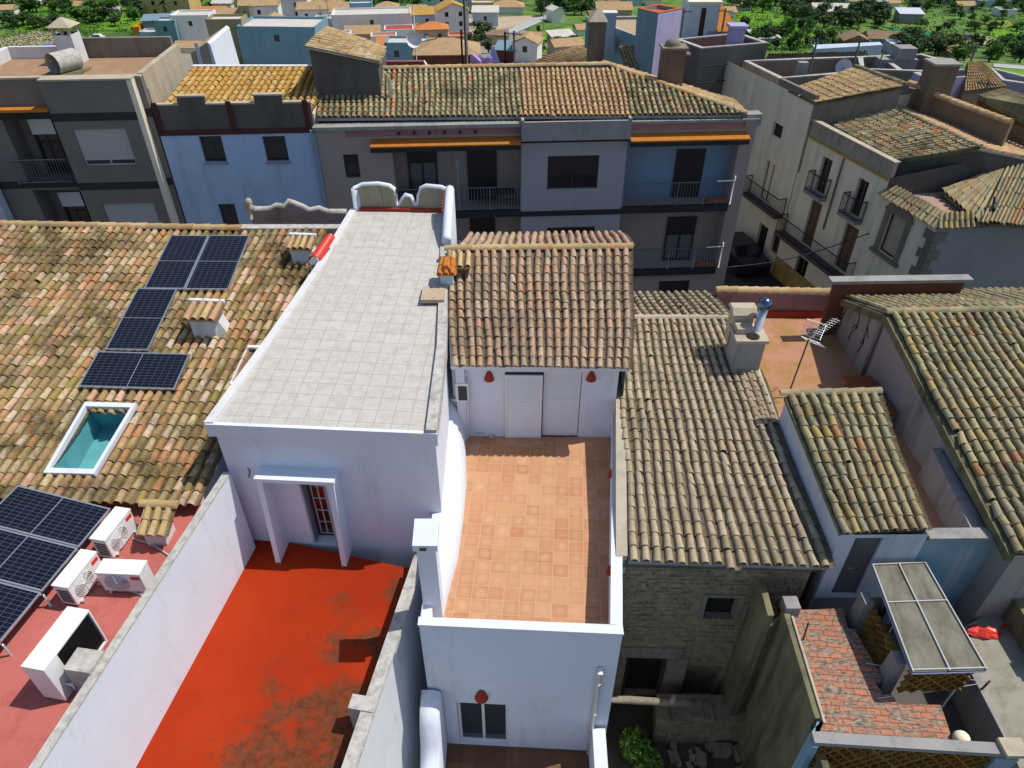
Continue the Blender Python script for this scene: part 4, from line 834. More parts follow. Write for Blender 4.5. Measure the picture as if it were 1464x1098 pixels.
# blue wall on the front with a grey coping
m = M(); sfc.build(m, 5.5, 8.55, [], 0, us + .003, sfc.L)
m.face([sfc.pt(us, 5.5, -.2), sfc.pt(sfc.L, 5.5, -.2), sfc.pt(sfc.L, 8.55, -.2), sfc.pt(us, 8.55, -.2)]); m.face([sfc.pt(sfc.L, 5.5, -.2), sfc.pt(sfc.L, 5.5, 0), sfc.pt(sfc.L, 8.55, 0), sfc.pt(sfc.L, 8.55, -.2)]); fw_ = mk('front_wall', m, BLUEWALL, pt)
m = M(); bar(m, sfc, us + .05, sfc.L + .03, 8.55, 8.63, -.24, .04); mk('coping', m, LGREY, fw_)
# television antenna
o = thing('tv_antenna', 'television antenna with a grid reflector on a thin leaning pole over the pink terrace', 'antenna', Z(1136, 590, 7.8))
b = V(7.85, 14.2, 7.8); tp = Z(1157, 483, 9.6); b = V(tp.x - .22, tp.y - .25, 7.8)
m = M(); m.tube([b, tp], .022, 7); mk('pole', m, IRON, o)
m = M(); ctr = tp + V(.14, 0, .12); bx, bu = V(.75, .55, .18).normalized(), V(-.25, .05, 1).normalized()
m.tube([ctr - bx * .3, ctr + bx * .85], .012, 5)
for k in range(9): q = ctr + bx * (.05 + k * .095); s_ = bx.cross(bu).normalized(); m.tube([q - s_ * .12 - bu * .02, q + s_ * .12 - bu * .02], .007, 4)
mk('boom', m, ALU, o)
m = M(); s_ = bx.cross(bu).normalized()
for sg in (-1, 1):
    for k in range(6): q = ctr - bx * (.22 - .05 * k) + bu * sg * (.05 + .06 * k); m.tube([q - s_ * .28, q + s_ * .28], .008, 4)
    for e in (-.28, -.1, .1, .28): m.tube([ctr - bx * .22 + bu * sg * .05 + s_ * e, ctr - bx * (-.03) + bu * sg * .35 + s_ * e], .008, 4)
mk('grid_reflector', m, ALU, o)
# red bench box in the shadow of the cracked wall
o = thing('red_bench', 'low red-brown masonry bench with an open end against the cracked wall', 'bench', (9.2, 14.8, 7.8))
c = Z(1240, 560, 8.3)
m = M(); m.box(c.x - .38, c.x + .38, c.y - .9, c.y + .7, 8.22, 8.3); mk('seat', m, plaster('rusty_paint', (.3, .09, .03), (.2, .07, .03), (.08, .04, .02), .6, 2, streak=False), o)
for k in (-.82, .6): m = M(); m.box(c.x - .34, c.x + .36, c.y + k - .06, c.y + k + .06, 7.8, 8.22); mk('leg', m, PINKW, o)
m = M(); m.box(c.x + .3, c.x + .36, c.y - .8, c.y + .5, 7.8, 8.22); mk('back_panel', m, PINKW, o)

# ---------------------------------------------------------------- big lichen-roofed house on the right
rh = thing('right_house', 'large house on the right under a long lichen-spotted tile roof with a cracked grey wall', 'house', (14, 13, 0))
rA = Z(1270, 449, 10.0); rD = Z(1448, 790, 8.78); rB = rA + V(12, -.1 + .45, 0); rC = rD + V(12, .35, 0)
m = M(); tiles(m, rA, rB, rC, rD, 50, 23, 51, None, 1.4); rf_ = mk('roof', m, TMOSS, rh)
m = M(); slabq(m, rA + V(0, 0, -.03), rB + V(0, 0, -.03), rC + V(0, .05, -.03), rD + V(0, .05, -.03), .14); mk('roof_deck', m, MOSSY, rf_)
m = M(); ridge(m, rA + V(-.05, .05, .04), rB + V(0, .05, .04), .11, .4, 7); mk('ridge_cap', m, TMOSS, rf_)
kA = Z(1195, 421, 8.95); kB = kA + V(12, .4, 0)
m = M(); tiles(m, rA + V(.02, .1, .02), rB + V(0, .1, .02), kB, kA, 50, 9, 52, None, 1.3); bk = mk('rear_slope', m, TMOSS, rh)
m = M(); slabq(m, kA + V(0, 0, -.03), kB + V(0, 0, -.03), rB + V(0, .12, -.03), rA + V(0, .12, -.03), .12); mk('rear_deck', m, MOSSY, bk)
xw = rA.x + .04
m = M(); m.face([V(xw + .06, rD.y, 0), V(xw, rA.y, 0), V(xw, kA.y, 0), V(xw, kA.y, 8.85), V(xw, rA.y, 9.9), V(xw + .06, rD.y, 8.66)])
m.face([V(xw, kA.y, 0), kB - V(0, 0, kB.z), kB + V(0, 0, -.1), V(xw, kA.y, 8.85)]); m.face([V(xw + .06, rD.y, 0), rC - V(0, 0, rC.z), rC + V(0, .1, -.15), V(xw + .06, rD.y, 8.66)])
wl_ = mk('wall', m, CRACK, rh)
# black mortar strip under the verge, cracks, pipe
m = M()
for p, q in ((rD, rA), (rA, kA)):
    a, b = p + V(-.06, 0, -.05), q + V(-.06, 0, -.05); m.hexa([a + V(0, 0, -.22), a + V(.12, 0, -.22), b + V(.12, 0, -.22), b + V(0, 0, -.22)], [a, a + V(.12, 0, 0), b + V(.12, 0, 0), b])
mk('verge_mortar', m, MOSSY, rh)
m = M(); rs = random.Random(17)
def crack(y, z, n, dz, dy=0.0, depth=0):
    pts = [V(xw - .004, y, z)]
    for k in range(n):
        pts.append(pts[-1] + V(0, rs.uniform(-.09, .09) + dy, -dz * rs.uniform(.6, 1.3)))
        if depth < 1 and rs.random() < .35: crack(pts[-1].y, pts[-1].z, 3, dz * .7, rs.choice((-.08, .08)), 1)
    m.tube(pts, .011, 4)
for y, z in ((18.4, 8.9), (17.9, 9.0), (17.2, 9.2), (16.6, 9.4)): crack(y, z, 7, .15)
mk('wall_cracks', m, BLACK, wl_)
m = M(); m.tube([(xw - .05, 15.9, 9.75), (xw - .05, 15.9, 7.8)], .05, 8); mk('wall_pipe', m, LGREY, rh)
# front flank: two stepped abutments along the passage
m = M(); m.prism([V(xw - .35, 9.55, 0), V(xw - .004, 9.55, 0), V(xw - .004, 12.0, 0), V(xw - .2, 12.0, 0)], 7.8, [8.5, 8.5, 8.75, 8.75]); mk('flank_wall', m, CRACK, rh)
# masonry upstand of the rear roof
pa = Z(1196, 399, 9.75); pb = Z(1383, 396, 9.75)
m = M(); m.prism([V(pa.x, pa.y, 0), V(pb.x, pb.y, 0), V(pb.x, pb.y + .14, 0), V(pa.x, pa.y + .14, 0)], 7, 9.62); o = mk('rear_upstand', m, plaster('dark_brick', (.18, .08, .05), None, None), rh)  # upstand in one even dark brick colour
m = M(); m.prism([V(pa.x - .15, pa.y - .1, 0), V(pb.x + .15, pb.y - .1, 0), V(pb.x + .15, pb.y + .22, 0), V(pa.x - .15, pa.y + .22, 0)], 9.62, 9.72); mk('cap', m, LGREY, o)

# ---------------------------------------------------------------- courtyard in the lower right corner
cy = thing('courtyard_house', 'shabby courtyard with red brick decks and clay lattice parapets at the lower right', 'courtyard', (7.5, 7.5, 0))
m = M(); m.prism([V(6.1, 3.8, 0), V(14, 3.8, 0), V(14, 9.45, 0), V(6.2, 9.45, 0)], 5.0, 5.6); m.prism([V(6.3, 4, 0), V(13.9, 4, 0), V(13.9, 9.4, 0), V(6.4, 9.4, 0)], 0, 5); mk('lower_floor', m, DGREY, cy)
m_, nt, nd, ln, bs = nodes('brick_deck'); bs.inputs['Roughness'].default_value = .9; mp = coords(nd, ln, rot=(0, 0, .08)); br = nd.new('ShaderNodeTexBrick'); ln.new(mp.outputs[0], br.inputs[0]); br.inputs['Scale'].default_value = 1
br.inputs['Brick Width'].default_value = .25; br.inputs['Row Height'].default_value = .125; br.inputs['Mortar Size'].default_value = .012; br.inputs['Color1'].default_value = (.50, .19, .10, 1); br.inputs['Color2'].default_value = (.40, .15, .085, 1); br.inputs['Mortar'].default_value = (.15, .08, .055, 1)
mp2 = coords(nd, ln, (1, 2.6, 1)); n1 = noise(nd, ln, mp2, 2.6, 10, .8, .2); r1 = ramp(nd, [(.47, (0, 0, 0)), (.53, (.95,) * 3)]); ln.new(n1.outputs[0], r1.inputs[0]); n2 = noise(nd, ln, mp2, 9, 5, .6); r2 = ramp(nd, [(.38, (.07, .065, .05)), (.5, (.2, .17, .13)), (.62, (.34, .31, .27))]); ln.new(n2.outputs[0], r2.inputs[0])
ln.new(mixc(nd, ln, r1.outputs[0], br.outputs[0], r2.outputs[0]), bs.inputs['Base Color']); bumpn(nd, ln, bs, br.outputs[0], .6, .02); BRICKD = m_
zb = 6.9
dk = [Z(x, y, zb) for x, y in ((1130, 872), (1205, 870), (1212, 898), (1222, 900), (1263, 972), (1251, 975), (1262, 992), (1277, 994), (1283, 1006), (1345, 1008), (1364, 1064), (1168, 1054))]
m = M(); m.hexa([V(p.x, p.y, zb - .16) for p in dk], dk); mk('brick_deck', m, BRICKD, cy)
m = M(); pp_ = [V(p.x, p.y, 5.6) for p in dk]; cc = sum(pp_, Vector()) / 12; m.hexa([cc + (p - cc) * .985 for p in pp_], [cc + (p - cc) * .985 + V(0, 0, 1.13) for p in pp_]); mk('deck_wall', m, MOSSY, cy)
# left mossy boundary wall, two lengths
def wallpx(name, a, b, z0, z1, t, mat, z1b=None):
    m = M(); A_, B_ = Z(a[0], a[1], z1), Z(b[0], b[1], z1b or z1); m.wall(A_, B_, t, z0, z1, z1b); return mk(name, m, mat, cy)
wa, wb = Z(1176, 1025, 7.3), Z(1128, 868, 7.3); wc, wd = Z(1107, 880, 7.3), Z(1093, 829, 7.3)
m = M(); m.prism([wa, wb, wb + V(-.12, .02, 0), wa + V(-.12, 0, 0)], 1.8, 7.25); m.prism([V(wa.x - .02, 3.8, 0), wa + V(0, -.004, 0), wa + V(-.12, -.004, 0), V(wa.x - .14, 3.8, 0)], 1.8, 6.9); mk('boundary_wall', m, MOSSY, cy)
m = M(); m.prism([wc + V(.0, 0, 0), wd, wd + V(-.13, .02, 0), wc + V(-.13, 0, 0)], 1.8, 7.3); m.prism([wb + V(-.0, .02, 0), wc + V(0, -.004, 0), wc + V(-.13, -.004, 0), wb + V(-.13, .02, 0)], 1.8, 6.95); mk('boundary_wall', m, MOSSY, cy)
m = M(); m.obox(wb + V(.05, .05, -.05), V(.15, 0, 0), V(0, .15, 0), V(0, 0, .15)); mk('wall_block', m, LGREY, cy)
m = M(); m.prism([wa + V(.035, -.1, 0), wb + V(.035, -.2, 0), wb + V(-.01, -.2, 0), wa + V(-.01, -.1, 0)], 7.25, 7.29); mk('ochre_edge', m, OCHRE, cy)
# lattice parapets: diagonal clay strips between two rails
def lattice(p0, p1, z0, z1, t, name, n, rail=LGREY, par=None):
    f = Fac(p0, p1); m = M(); h = z1 - z0; st_ = f.L / n; kk = max(1, round(h / st_))
    for k in range(-kk, n + 1):
        for s in (-1, 1):
            u0 = k * st_ + (0 if s > 0 else st_ * kk); a = f.pt(min(max(u0, 0), f.L), z0 + (abs(min(max(u0, 0), f.L) - u0)) / (kk * st_) * h, 0); u1 = u0 + s * kk * st_; uc = min(max(u1, 0), f.L); b = f.pt(uc, z1 - abs(uc - u1) / (kk * st_) * h, 0)
            if (u0 < 0 and u1 < 0) or (u0 > f.L and u1 > f.L): continue
            if (b - a).length < .05: continue
            d = (b - a).normalized(); nn = d.cross(f.n).normalized() * .016
            m.hexa([a - nn + f.n * .0, a + nn, a + nn - f.n * t, a - nn - f.n * t], [b - nn, b + nn, b + nn - f.n * t, b - nn - f.n * t], R.random())
    return mk(name, m, tilemat('lattice_clay_' + name + str(n), [(.3, .14, .045), (.36, .2, .06), (.24, .11, .04), (.33, .22, .08)], (.1, .08, .03), .6), par or cy)
l0, l1 = Z(1165, 1062, 7.35), Z(1455, 1080, 7.35); fl_ = Fac(l0, l1)
lattice(fl_.pt(.08, 0), fl_.pt(fl_.L - .35, 0), 6.0, 7.25, .14, 'clay_lattice', 13)
m = M(); bar(m, fl_, 0, fl_.L, 7.25, 7.36, -.2, .0); mk('parapet_cap', m, LGREY, cy)
m = M(); bar(m, fl_, -.02, fl_.L + .05, 3, 6.0, -.2, .03); bar(m, fl_, fl_.L - .33, fl_.L + .05, 6.0, 7.25, -.2, .03); bar(m, fl_, -.02, .08, 6.0, 7.25, -.2, .03); m.prism([wa + V(-.1, -.05, 0), fl_.pt(-.0, 0, .0), fl_.pt(.08, 0, -.3), wa + V(.15, .1, 0)][::1], 5.5, 7.2); mk('blue_wall', m, BLUEWALL, cy)
# floor of the right part and its edge wall
fr = [Z(x, y, 6.6) for x, y in ((1390, 900), (1440, 880), (1560, 1010), (1500, 1150), (1455, 1085), (1372, 960))]
m = M(); fr2 = [Z(1378, 930, 6.6), Z(1372, 900, 6.6), V(fr[1].x + .3, 9.4, 6.6), V(14, 9.4, 6.6), V(14, 3.8, 6.6), V(8.95, 3.8, 6.6), Z(1452, 1085, 6.6)]
m.hexa([V(p.x, p.y, 6.4) for p in fr2], fr2); mk('concrete_deck', m, plaster('grey_deck', (.34, .32, .27), (.26, .24, .19), (.12, .11, .08), .6, 1.2, streak=False), cy)
m = M(); a, b = V(fr2[6].x, fr2[6].y, 0), V(fr2[0].x, fr2[0].y, 0); m.prism([a + V(-.02, 0, 0), a + V(-.004, 0, 0) + V(.0, 0, 0), b + V(.1, 0, 0), b + V(-.1, 0, 0)], 5.6, 6.62); mk('stair_wall', m, LGREY, cy)
q = fl_.pt(fl_.L - .05, 7.4, -.1); m = M(); m.obox(q, V(.2, 0, 0), V(0, .16, 0), V(0, 0, .05)); mk('corner_block', m, OCHRE, cy)
# canopy posts, lattice screen and translucent canopy
cA, cB, cC, cD = Z(1247, 808, 7.95), Z(1322, 805, 7.95), Z(1410, 958, 7.75), Z(1305, 961, 7.75)
po = []
for k, (px, py) in enumerate(((1240, 855), (1285, 940))):
    q = Z(px, py, 7.55); m = M(); m.hexa([V(q.x - .17, q.y - .17, 5.6), V(q.x + .17, q.y - .17, 5.6), V(q.x + .17, q.y + .17, 5.6), V(q.x - .17, q.y + .17, 5.6)], [V(q.x - .09, q.y - .14, 7.55), V(q.x + .09, q.y - .14, 7.55), V(q.x + .09, q.y + .14, 7.55), V(q.x - .09, q.y + .14, 7.55)]); mk('concrete_post', m, LGREY, cy); po.append(q)
lattice(po[1] + V(.14, .2, 0), po[0] + V(.14, -.2, 0), 6.2, 7.45, .12, 'screen_lattice', 5)
lattice(cD + V(.05, .06, 0), cC + V(-.1, .06, 0), 6.9, 7.55, .1, 'screen_lattice', 5)
can = thing('canopy', 'weathered translucent sheet canopy on a pale metal frame over the courtyard', 'canopy', cD)
m_, nt, nd, ln, bs = nodes('weathered_sheet'); mp = coords(nd, ln, (1, .5, 1)); n1 = noise(nd, ln, mp, 2.2, 8, .7, .4); r1 = ramp(nd, [(.34, (.215, .215, .18)), (.52, (.15, .145, .11)), (.66, (.075, .07, .042))]); ln.new(n1.outputs[0], r1.inputs[0]); ln.new(r1.outputs[0], bs.inputs['Base Color']); bs.inputs['Roughness'].default_value = .7; bs.inputs['Specular IOR Level'].default_value = .15
m = M(); slabq(m, cA, cB, cC, cD, .02); mk('sheet', m, m_, can)
m = M()
for t_ in (0, .5, 1):
    a, b = lerp(cA, cB, t_), lerp(cD, cC, t_); s = V(.011, 0, 0); z1, z2 = V(0, 0, .004), V(0, 0, .04); m.hexa([a - s + z1, a + s + z1, b + s + z1, b - s + z1], [a - s + z2, a + s + z2, b + s + z2, b - s + z2])
for t_ in (.0, .38, .985):
    a, b = lerp(cA, cD, t_), lerp(cB, cC, t_); s = V(0, .011, 0); z1, z2 = V(0, 0, .006), V(0, 0, .036); m.hexa([a - s + z1, b - s + z1, b + s + z1, a + s + z1], [a - s + z2, b - s + z2, b + s + z2, a + s + z2])
mk('metal_strips', m, SHUT, can)
m = M(); m.tube([cA + V(0, 0, -.05), cD + V(0, 0, -.05)], .024, 6); m.tube([cB + V(0, 0, -.05), cC + V(0, 0, -.05)], .024, 6); m.tube([cD + V(0, 0, -.05), cC + V(0, 0, -.05)], .02, 6); mk('edge_beams', m, plain('blue_beam', (.2, .24, .4), .4), can)
for p in (lerp(cB, cC, .05), lerp(cB, cC, .9)): m = M(); m.tube([V(p.x - .05, p.y, 5.6), p + V(-.05, 0, -.1)], .035, 6); mk('post', m, STEEL, can)
q = Z(1404, 905, 6.6); o = thing('red_sack', 'crumpled bright red plastic sack lying on the concrete deck', 'sack', q)
m = M(); rs = random.Random(5); rows = []
for i in range(6):
    tt = i / 5; rr = .17 * math.sin(math.pi * (tt * .8 + .12)); rows.append([q + V(-.34 + .7 * tt + rs.uniform(-.04, .04), math.cos(a * math.pi / 5) * rr * rs.uniform(.55, 1.35), .02 + max(0, math.sin(a * math.pi / 5)) * rr * rs.uniform(.35, 1.1)) for a in range(10)])
m.add([p for r_ in rows for p in r_], [(i * 10 + k, i * 10 + (k + 1) % 10, (i + 1) * 10 + (k + 1) % 10, (i + 1) * 10 + k) for i in range(5) for k in range(10)], 0, False); mk('body', m, REDP, o)
m = M(); 
for k in range(5): a = rs.uniform(-.8, .8); p = q + V(.34, 0, .06); m.face([p, p + V(.15, .12 * a, .12 + .1 * rs.random()), p + V(.17, .12 * a + .08, .05)])
for k in range(3): a = rs.uniform(-.8, .8); p = q + V(-.3, 0, .06); m.face([p, p + V(-.15, .1 * a, .1 + .1 * rs.random()), p + V(-.12, .1 * a + .1, .02)])
mk('torn_neck', m, REDP, o)
# clothes line
o = thing('clothes_line', 'thin clothes line strung in two spans across the stairwell to a short black post', 'clothes line', Z(1403, 990, 6.62))
q = Z(1404, 985, 6.62); m = M(); m.tube([q, q + V(.03, 0, .3)], .022, 6); mk('post', m, IRON, o)
q2 = q + V(.03, 0, .26)
for pa in (Z(1238, 948, 6.95), Z(1255, 998, 6.98)): m = M(); m.tube([q2, lerp(q2, pa, .5) + V(0, 0, -.05), pa], .008, 4); mk('line', m, WMETAL, o)
q = Z(1148, 915, 6.9); m = M(); m.tube([q, q + V(.03, .1, .45)], .02, 6); mk('iron_stub', m, IRON, None, 'short black iron stub standing on the brick deck by the ochre edge', 'post')
q = Z(1373, 1058, 6.95); m = M(); m.lathe(q, [(.13, 0), (.15, .06), (.12, .13), (.04, .17)], 12); mk('round_stone', m, CREAM, None, 'round pale stone lying at the end of the brick deck', 'stone')
# small yellow-topped wall at the far right edge
m = M(); q = Z(1448, 850, 7.3); m.box(q.x, q.x + 3, 7.6, 9.0, 5, 7.25); o = mk('side_wall', m, MOSSY, cy)
m = M(); m.box(q.x - .03, q.x + 3, 7.7, 8.0, 7.25, 7.3); mk('yellow_edge', m, plaster('yellow_lichen', (.5, .36, .06), (.4, .3, .1), None, .5, 3, streak=False), o)
# ---------------------------------------------------------------- apartment block across the street
A0, A1 = V(-7.91, 28.76, 0), V(10.19, 29.9, 0); fa = Fac(A0, A1)
ap = thing('apartment_block', 'long grey apartment block with recessed balconies and a hipped tile roof', 'building', (1, 30, 0))
zf2, zf1 = fa.uv(800, 297)[1], fa.uv(800, 388)[1]; U = lambda x, y=240: fa.uv(x, y)[0]
uL0, uL1, uC1, uR1 = U(563), U(745), U(893), U(1050)
wops = [fa.op(490, 221, 516, 254), fa.op(783, 222, 853, 268), fa.op(782, 324, 847, 362)]
recs = [(uL0, uL1, zf2, 10.05, 1.1, 1), (uL0, uL1, zf1, zf2 - .32, 1.1, 1), (uC1, uR1, zf2, 10.05, .8, 1), (uC1, uR1, zf1, zf2 - .32, .8, 1)]
low = fa.op(943, 402, 980, 440)
m = M(); fa.build(m, 0, 10.55, [o for o in wops if o[0] < uL0] + recs[:2], 0, 0, uL1); fa.build(m, 0, 10.55, recs[2:] + [low], 0, uC1, fa.L)
back = 6.2; n = fa.n
bk_ = [(0, 6.2), (11.6, 6.2), (fa.L, 1.9)]; m.face([fa.pt(0, 0), fa.pt(0, 0, -6.2), fa.pt(0, 10.5, -6.2), fa.pt(0, 10.5)]); m.face([fa.pt(fa.L, 0), fa.pt(fa.L, 0, -1.9), fa.pt(fa.L, 10.5, -1.9), fa.pt(fa.L, 10.5)])
for (ua, da), (ub, db) in zip(bk_, bk_[1:]): m.face([fa.pt(ua, 0, -da), fa.pt(ub, 0, -db), fa.pt(ub, 10.5, -db), fa.pt(ua, 10.5, -da)])
m.face([fa.pt(.1, 10.42, -.4), fa.pt(fa.L - .1, 10.42, -.4), fa.pt(fa.L - .1, 10.42, -1.8), fa.pt(11.6, 10.42, -6.1), fa.pt(.1, 10.42, -6.1)])
mk('wall', m, TAUPE, ap)
m = M(); fa.build(m, 0, 10.0, wops[1:], .12, uL1, uC1)
for u in (uL1, uC1): m.face([fa.pt(u, 0, 0), fa.pt(u, 0, .12), fa.pt(u, 10, .12), fa.pt(u, 10, 0)])
mk('centre_bay', m, BLUEG, ap)
# paler painted recess of the right flats
m = M(); bar(m, fa, uC1 + .01, uR1 - .01, zf2, 10.04, -.795, -.78); mk('recess_paint', m, plaster('blue_grey_paint', (.2, .33, .47), (.26, .34, .43), (.2, .2, .22), .5, .6), ap)
m = M(); bar(m, fa, uL1 - .03, uC1 + .03, 9.98, 10.6, .0, .42); bar(m, fa, uL1 - .03, uL1 + .09, 10.6, 10.82, .0, .42); bar(m, fa, uC1 - .09, uC1 + .03, 10.6, 10.82, 0, .42); bar(m, fa, uL1 + .09, uC1 - .09, 10.6, 10.74, .3, .42); mk('parapet_trough', m, LGREY, ap)
for z, a, b, o in ((zf2 - .3, uL1 - .0, uC1, .15), (9.82, uL1, uC1, .16)): m = M(); bar(m, fa, a, b, z, z + .22, .121, o + .02); mk('dark_band', m, BAND, ap)
for a, b in ((uL0, uL1), (uC1, uR1)):
    for z in (zf2, zf1): m = M(); bar(m, fa, a - .02, b, z - .3, z - .002, -.0, .16); mk('balcony_slab', m, BAND, ap)
m = M(); bar(m, fa, 1.2, uL1 - .04, 10.18, 10.52, .002, .03); mk('mauve_band', m, PINKW, ap); m = M(); bar(m, fa, uC1 + .04, uR1 + .1, 10.18, 10.52, .002, .03); mk('mauve_band', m, PINKW, ap)
for a, b in ((U(535), uL1 - .05), (uC1 + .06, U(1058))):
    m = M(); m.hexa([fa.pt(a, 9.98, .0), fa.pt(b, 9.98, .0), fa.pt(b, 9.86, .5), fa.pt(a, 9.86, .5)], [fa.pt(a, 10.08, .0), fa.pt(b, 10.08, .0), fa.pt(b, 9.92, .5), fa.pt(a, 9.92, .5)]); mk('orange_awning', m, ORANGE, ap)
for a, b in ((U(535), uL1 - .05), (uC1 + .06, U(1058))): m = M(); bar(m, fa, a, b, 9.66, 9.855, .34, .46); mk('awning_fascia', m, BAND, ap)
m = M()
for k in range(6): u = uL0 + .3 + k * .62; bar(m, fa, u, u + .1, 10.24, 10.34, .03, .1)
mk('joist_ends', m, BAND, ap)
m = M(); bar(m, fa, U(1052), fa.L + .1, 10.3, 10.78, -.4, .12); mk('corner_cap', m, LGREY, ap)
window(ap, fa, wops[0], DARKW, GL, 'window', 0, 0, .06, shut=.45, sm=DSHUT)
window(ap, fa, wops[1], DARKW, GL, 'window', 1, 0, .06, .12, shut=.6, sm=DSHUT); window(ap, fa, wops[2], DARKW, GL, 'window', 1, 0, .06, .12, shut=.97, sm=DSHUT)
window(ap, fa, low, DARKW, GL, 'window', 1, 0, .06)
for px0, px1, y0, z0, dp, sh in ((583, 625, 213, zf2, 1.1, .25), (668, 710, 212, zf2, 1.1, .96), (672, 708, 312, zf1, 1.1, .3), (965, 1006, 213, zf2, .8, .96), (952, 993, 310, zf1, .8, .4)):
    a = fa.uv(px0, y0 + 20, -dp)[0]; b = fa.uv(px1, y0 + 20, -dp)[0]; zt = fa.uv(px0, y0, -dp)[1]
    window(ap, fa, (a, b, z0 + .02, min(zt, z0 + 2.35), -.0), DARKW, GL if sh > .5 else glass('curtained_glass', (.13, .14, .15), .2), 'balcony_door', 1, 0, .09, -dp + .01, shut=sh, sm=DSHUT)
for (a, b), z, nn in (((uL0, uL1), zf2, 40), ((uL0, uL1), zf1, 40), ((uC1, U(1044, 280)), zf2, 36), ((uC1, U(1030, 360)), zf1, 34)):
    r_ = railing(ap, fa.pt(a + .05, z, .1), fa.pt(b - .03, z, .1), 1.05, STEEL, nn, posts=4)
for z, u in ((zf2, U(1044, 280)), (zf1, U(1030, 360))):
    m = M(); m.tube([fa.pt(u, z, .1), fa.pt(u, z + 1.1, .1), fa.pt(u + .02, z + 1.3, .1)], .035, 7); m.tube([fa.pt(u - .75, z + 1.08, .1), fa.pt(u + .06, z + 1.1, .1)], .03, 6); mk('awning_bracket', m, WMETAL, ap)
    m = M(); bar(m, fa, u - 1.0, u - .02, z + .02, z + .2, -.25, .02); mk('planter', m, CLAY, ap)
m = M(); u = fa.uv(654, 240, -.6)[0]; m.tube([fa.pt(u, zf2, -.3), fa.pt(u, zf2 + 1.9, -.3)], .03, 6); m.lathe(fa.pt(u, zf2 + 1.9, -.3), [(.07, 0), (.05, .2), (.01, .3)], 8); mk('closed_parasol', m, SHUT, ap)
m = M(); bar(m, fa, U(688, 270), U(738, 270), zf2 + .6, zf2 + .66, -.8, -.1); mk('balcony_table', m, DARKW, ap)
m = M(); bar(m, fa, U(570, 280), U(640, 280), zf2 + .3, zf2 + .75, -.6, -.3); mk('balcony_bench', m, DARKW, ap)
# roof
slope = .36
def rp_(px, py, z0=10.72, off=.25):   # point of the front roof plane
    p0 = fa.pt(0, z0, off); nn = (fa.u.cross(-fa.n * 1 + V(0, 0, slope))).normalized(); return onplane(px, py, p0, nn)
rl0, rl1 = rp_(452, 167), rp_(1066, 163)
top0, topE = rp_(530, 107), rp_(868, 93)
def aroof(xa, xb, nc, mat, seed, keep=None):
    # columns run straight up the slope
    e0, e1 = rp_(xa, 168 - (xa - 452) * .007), rp_(xb, 168 - (xb - 452) * .007); up = (-fa.n + V(0, 0, slope)); ln_ = (topE - rl0).dot(-fa.n)
    g0, g1 = e0 + up * ln_, e1 + up * ln_
    m = M(); tiles(m, g0, g1, e1, e0, nc, 11, seed, keep); return mk('roof', m, mat, ap), (g0, g1, e1, e0)
r1, q1 = aroof(452, 748, 37, TDARK, 61); r2, q2 = aroof(748, 902, 20, TPINK, 62)
uh = lambda p: (p - A0).dot(fa.u)
uE, uR, u2 = uh(topE), uh(rl1), uh(q2[2])
r3, q3 = aroof(902, 1066, 20, TDARK, 63, lambda u, v: (u2 + u * (uR - u2)) < uE + (uR - uE) * (v + .04))
m = M(); slabq(m, q1[0] + V(0, 0, -.04), topE + V(0, 0, -.04), q1[2] * 0 + rp_(1060, 163) + V(0, 0, -.04), q1[3] + V(0, 0, -.04), .1); mk('roof_deck', m, LGREY, r1)
hb = topE - fa.n * 3.2 + V(0, 0, -.9); hc = rl1 - fa.n * 1.9
m = M(); tiles(m, topE, topE - fa.n * 1.5 + V(0, 0, -.25), hc, rl1, 7, 20, 64); r4 = mk('hip_slope', m, TOCH, ap)
m = M(); slabq(m, topE + V(0, 0, -.03), topE - fa.n * 1.5 + V(0, 0, -.28), hc + V(0, 0, -.03), rl1 + V(0, 0, -.03), .1); mk('hip_deck', m, LGREY, r4)
bq0, bq1 = q1[0] - fa.n * 3 + V(0, 0, -1.0), topE - fa.n * 3.6 + V(0, 0, -1.0)
m = M(); slabq(m, bq0, bq1, topE + V(0, .1, -.02), q1[0] + V(0, .1, -.02), .1); mk('rear_slope', m, TOCH, r1)
m = M(); ridge(m, q1[0] + V(0, 0, .03), topE + V(0, 0, .03), .12, .45, 9); ridge(m, topE + V(0, 0, .03), rl1 + V(0, 0, .03), .12, .45, 10); mk('ridge_cap', m, TOCH, r1)
for bb in ((-.05, uL1, 10.52, 10.66, -.3, .28), (uC1 + .05, fa.L + .02, 10.52, 10.62, -.3, .2)): m = M(); bar(m, fa, *bb); mk('eave_ledge', m, LGREY, ap)
m = M(); a, b = rp_(450, 168) + V(-.12, 0, -.1), rp_(459, 128) + V(-.12, 0, -.1); m.hexa([a + V(-.12, 0, -.3), a + V(.1, 0, -.3), b + V(.1, 0, -.3), b + V(-.12, 0, -.3)], [a + V(-.12, 0, .25), a + V(.1, 0, .25), b + V(.1, 0, .25), b + V(-.12, 0, .25)]); mk('verge_kerb', m, CREAM, ap)
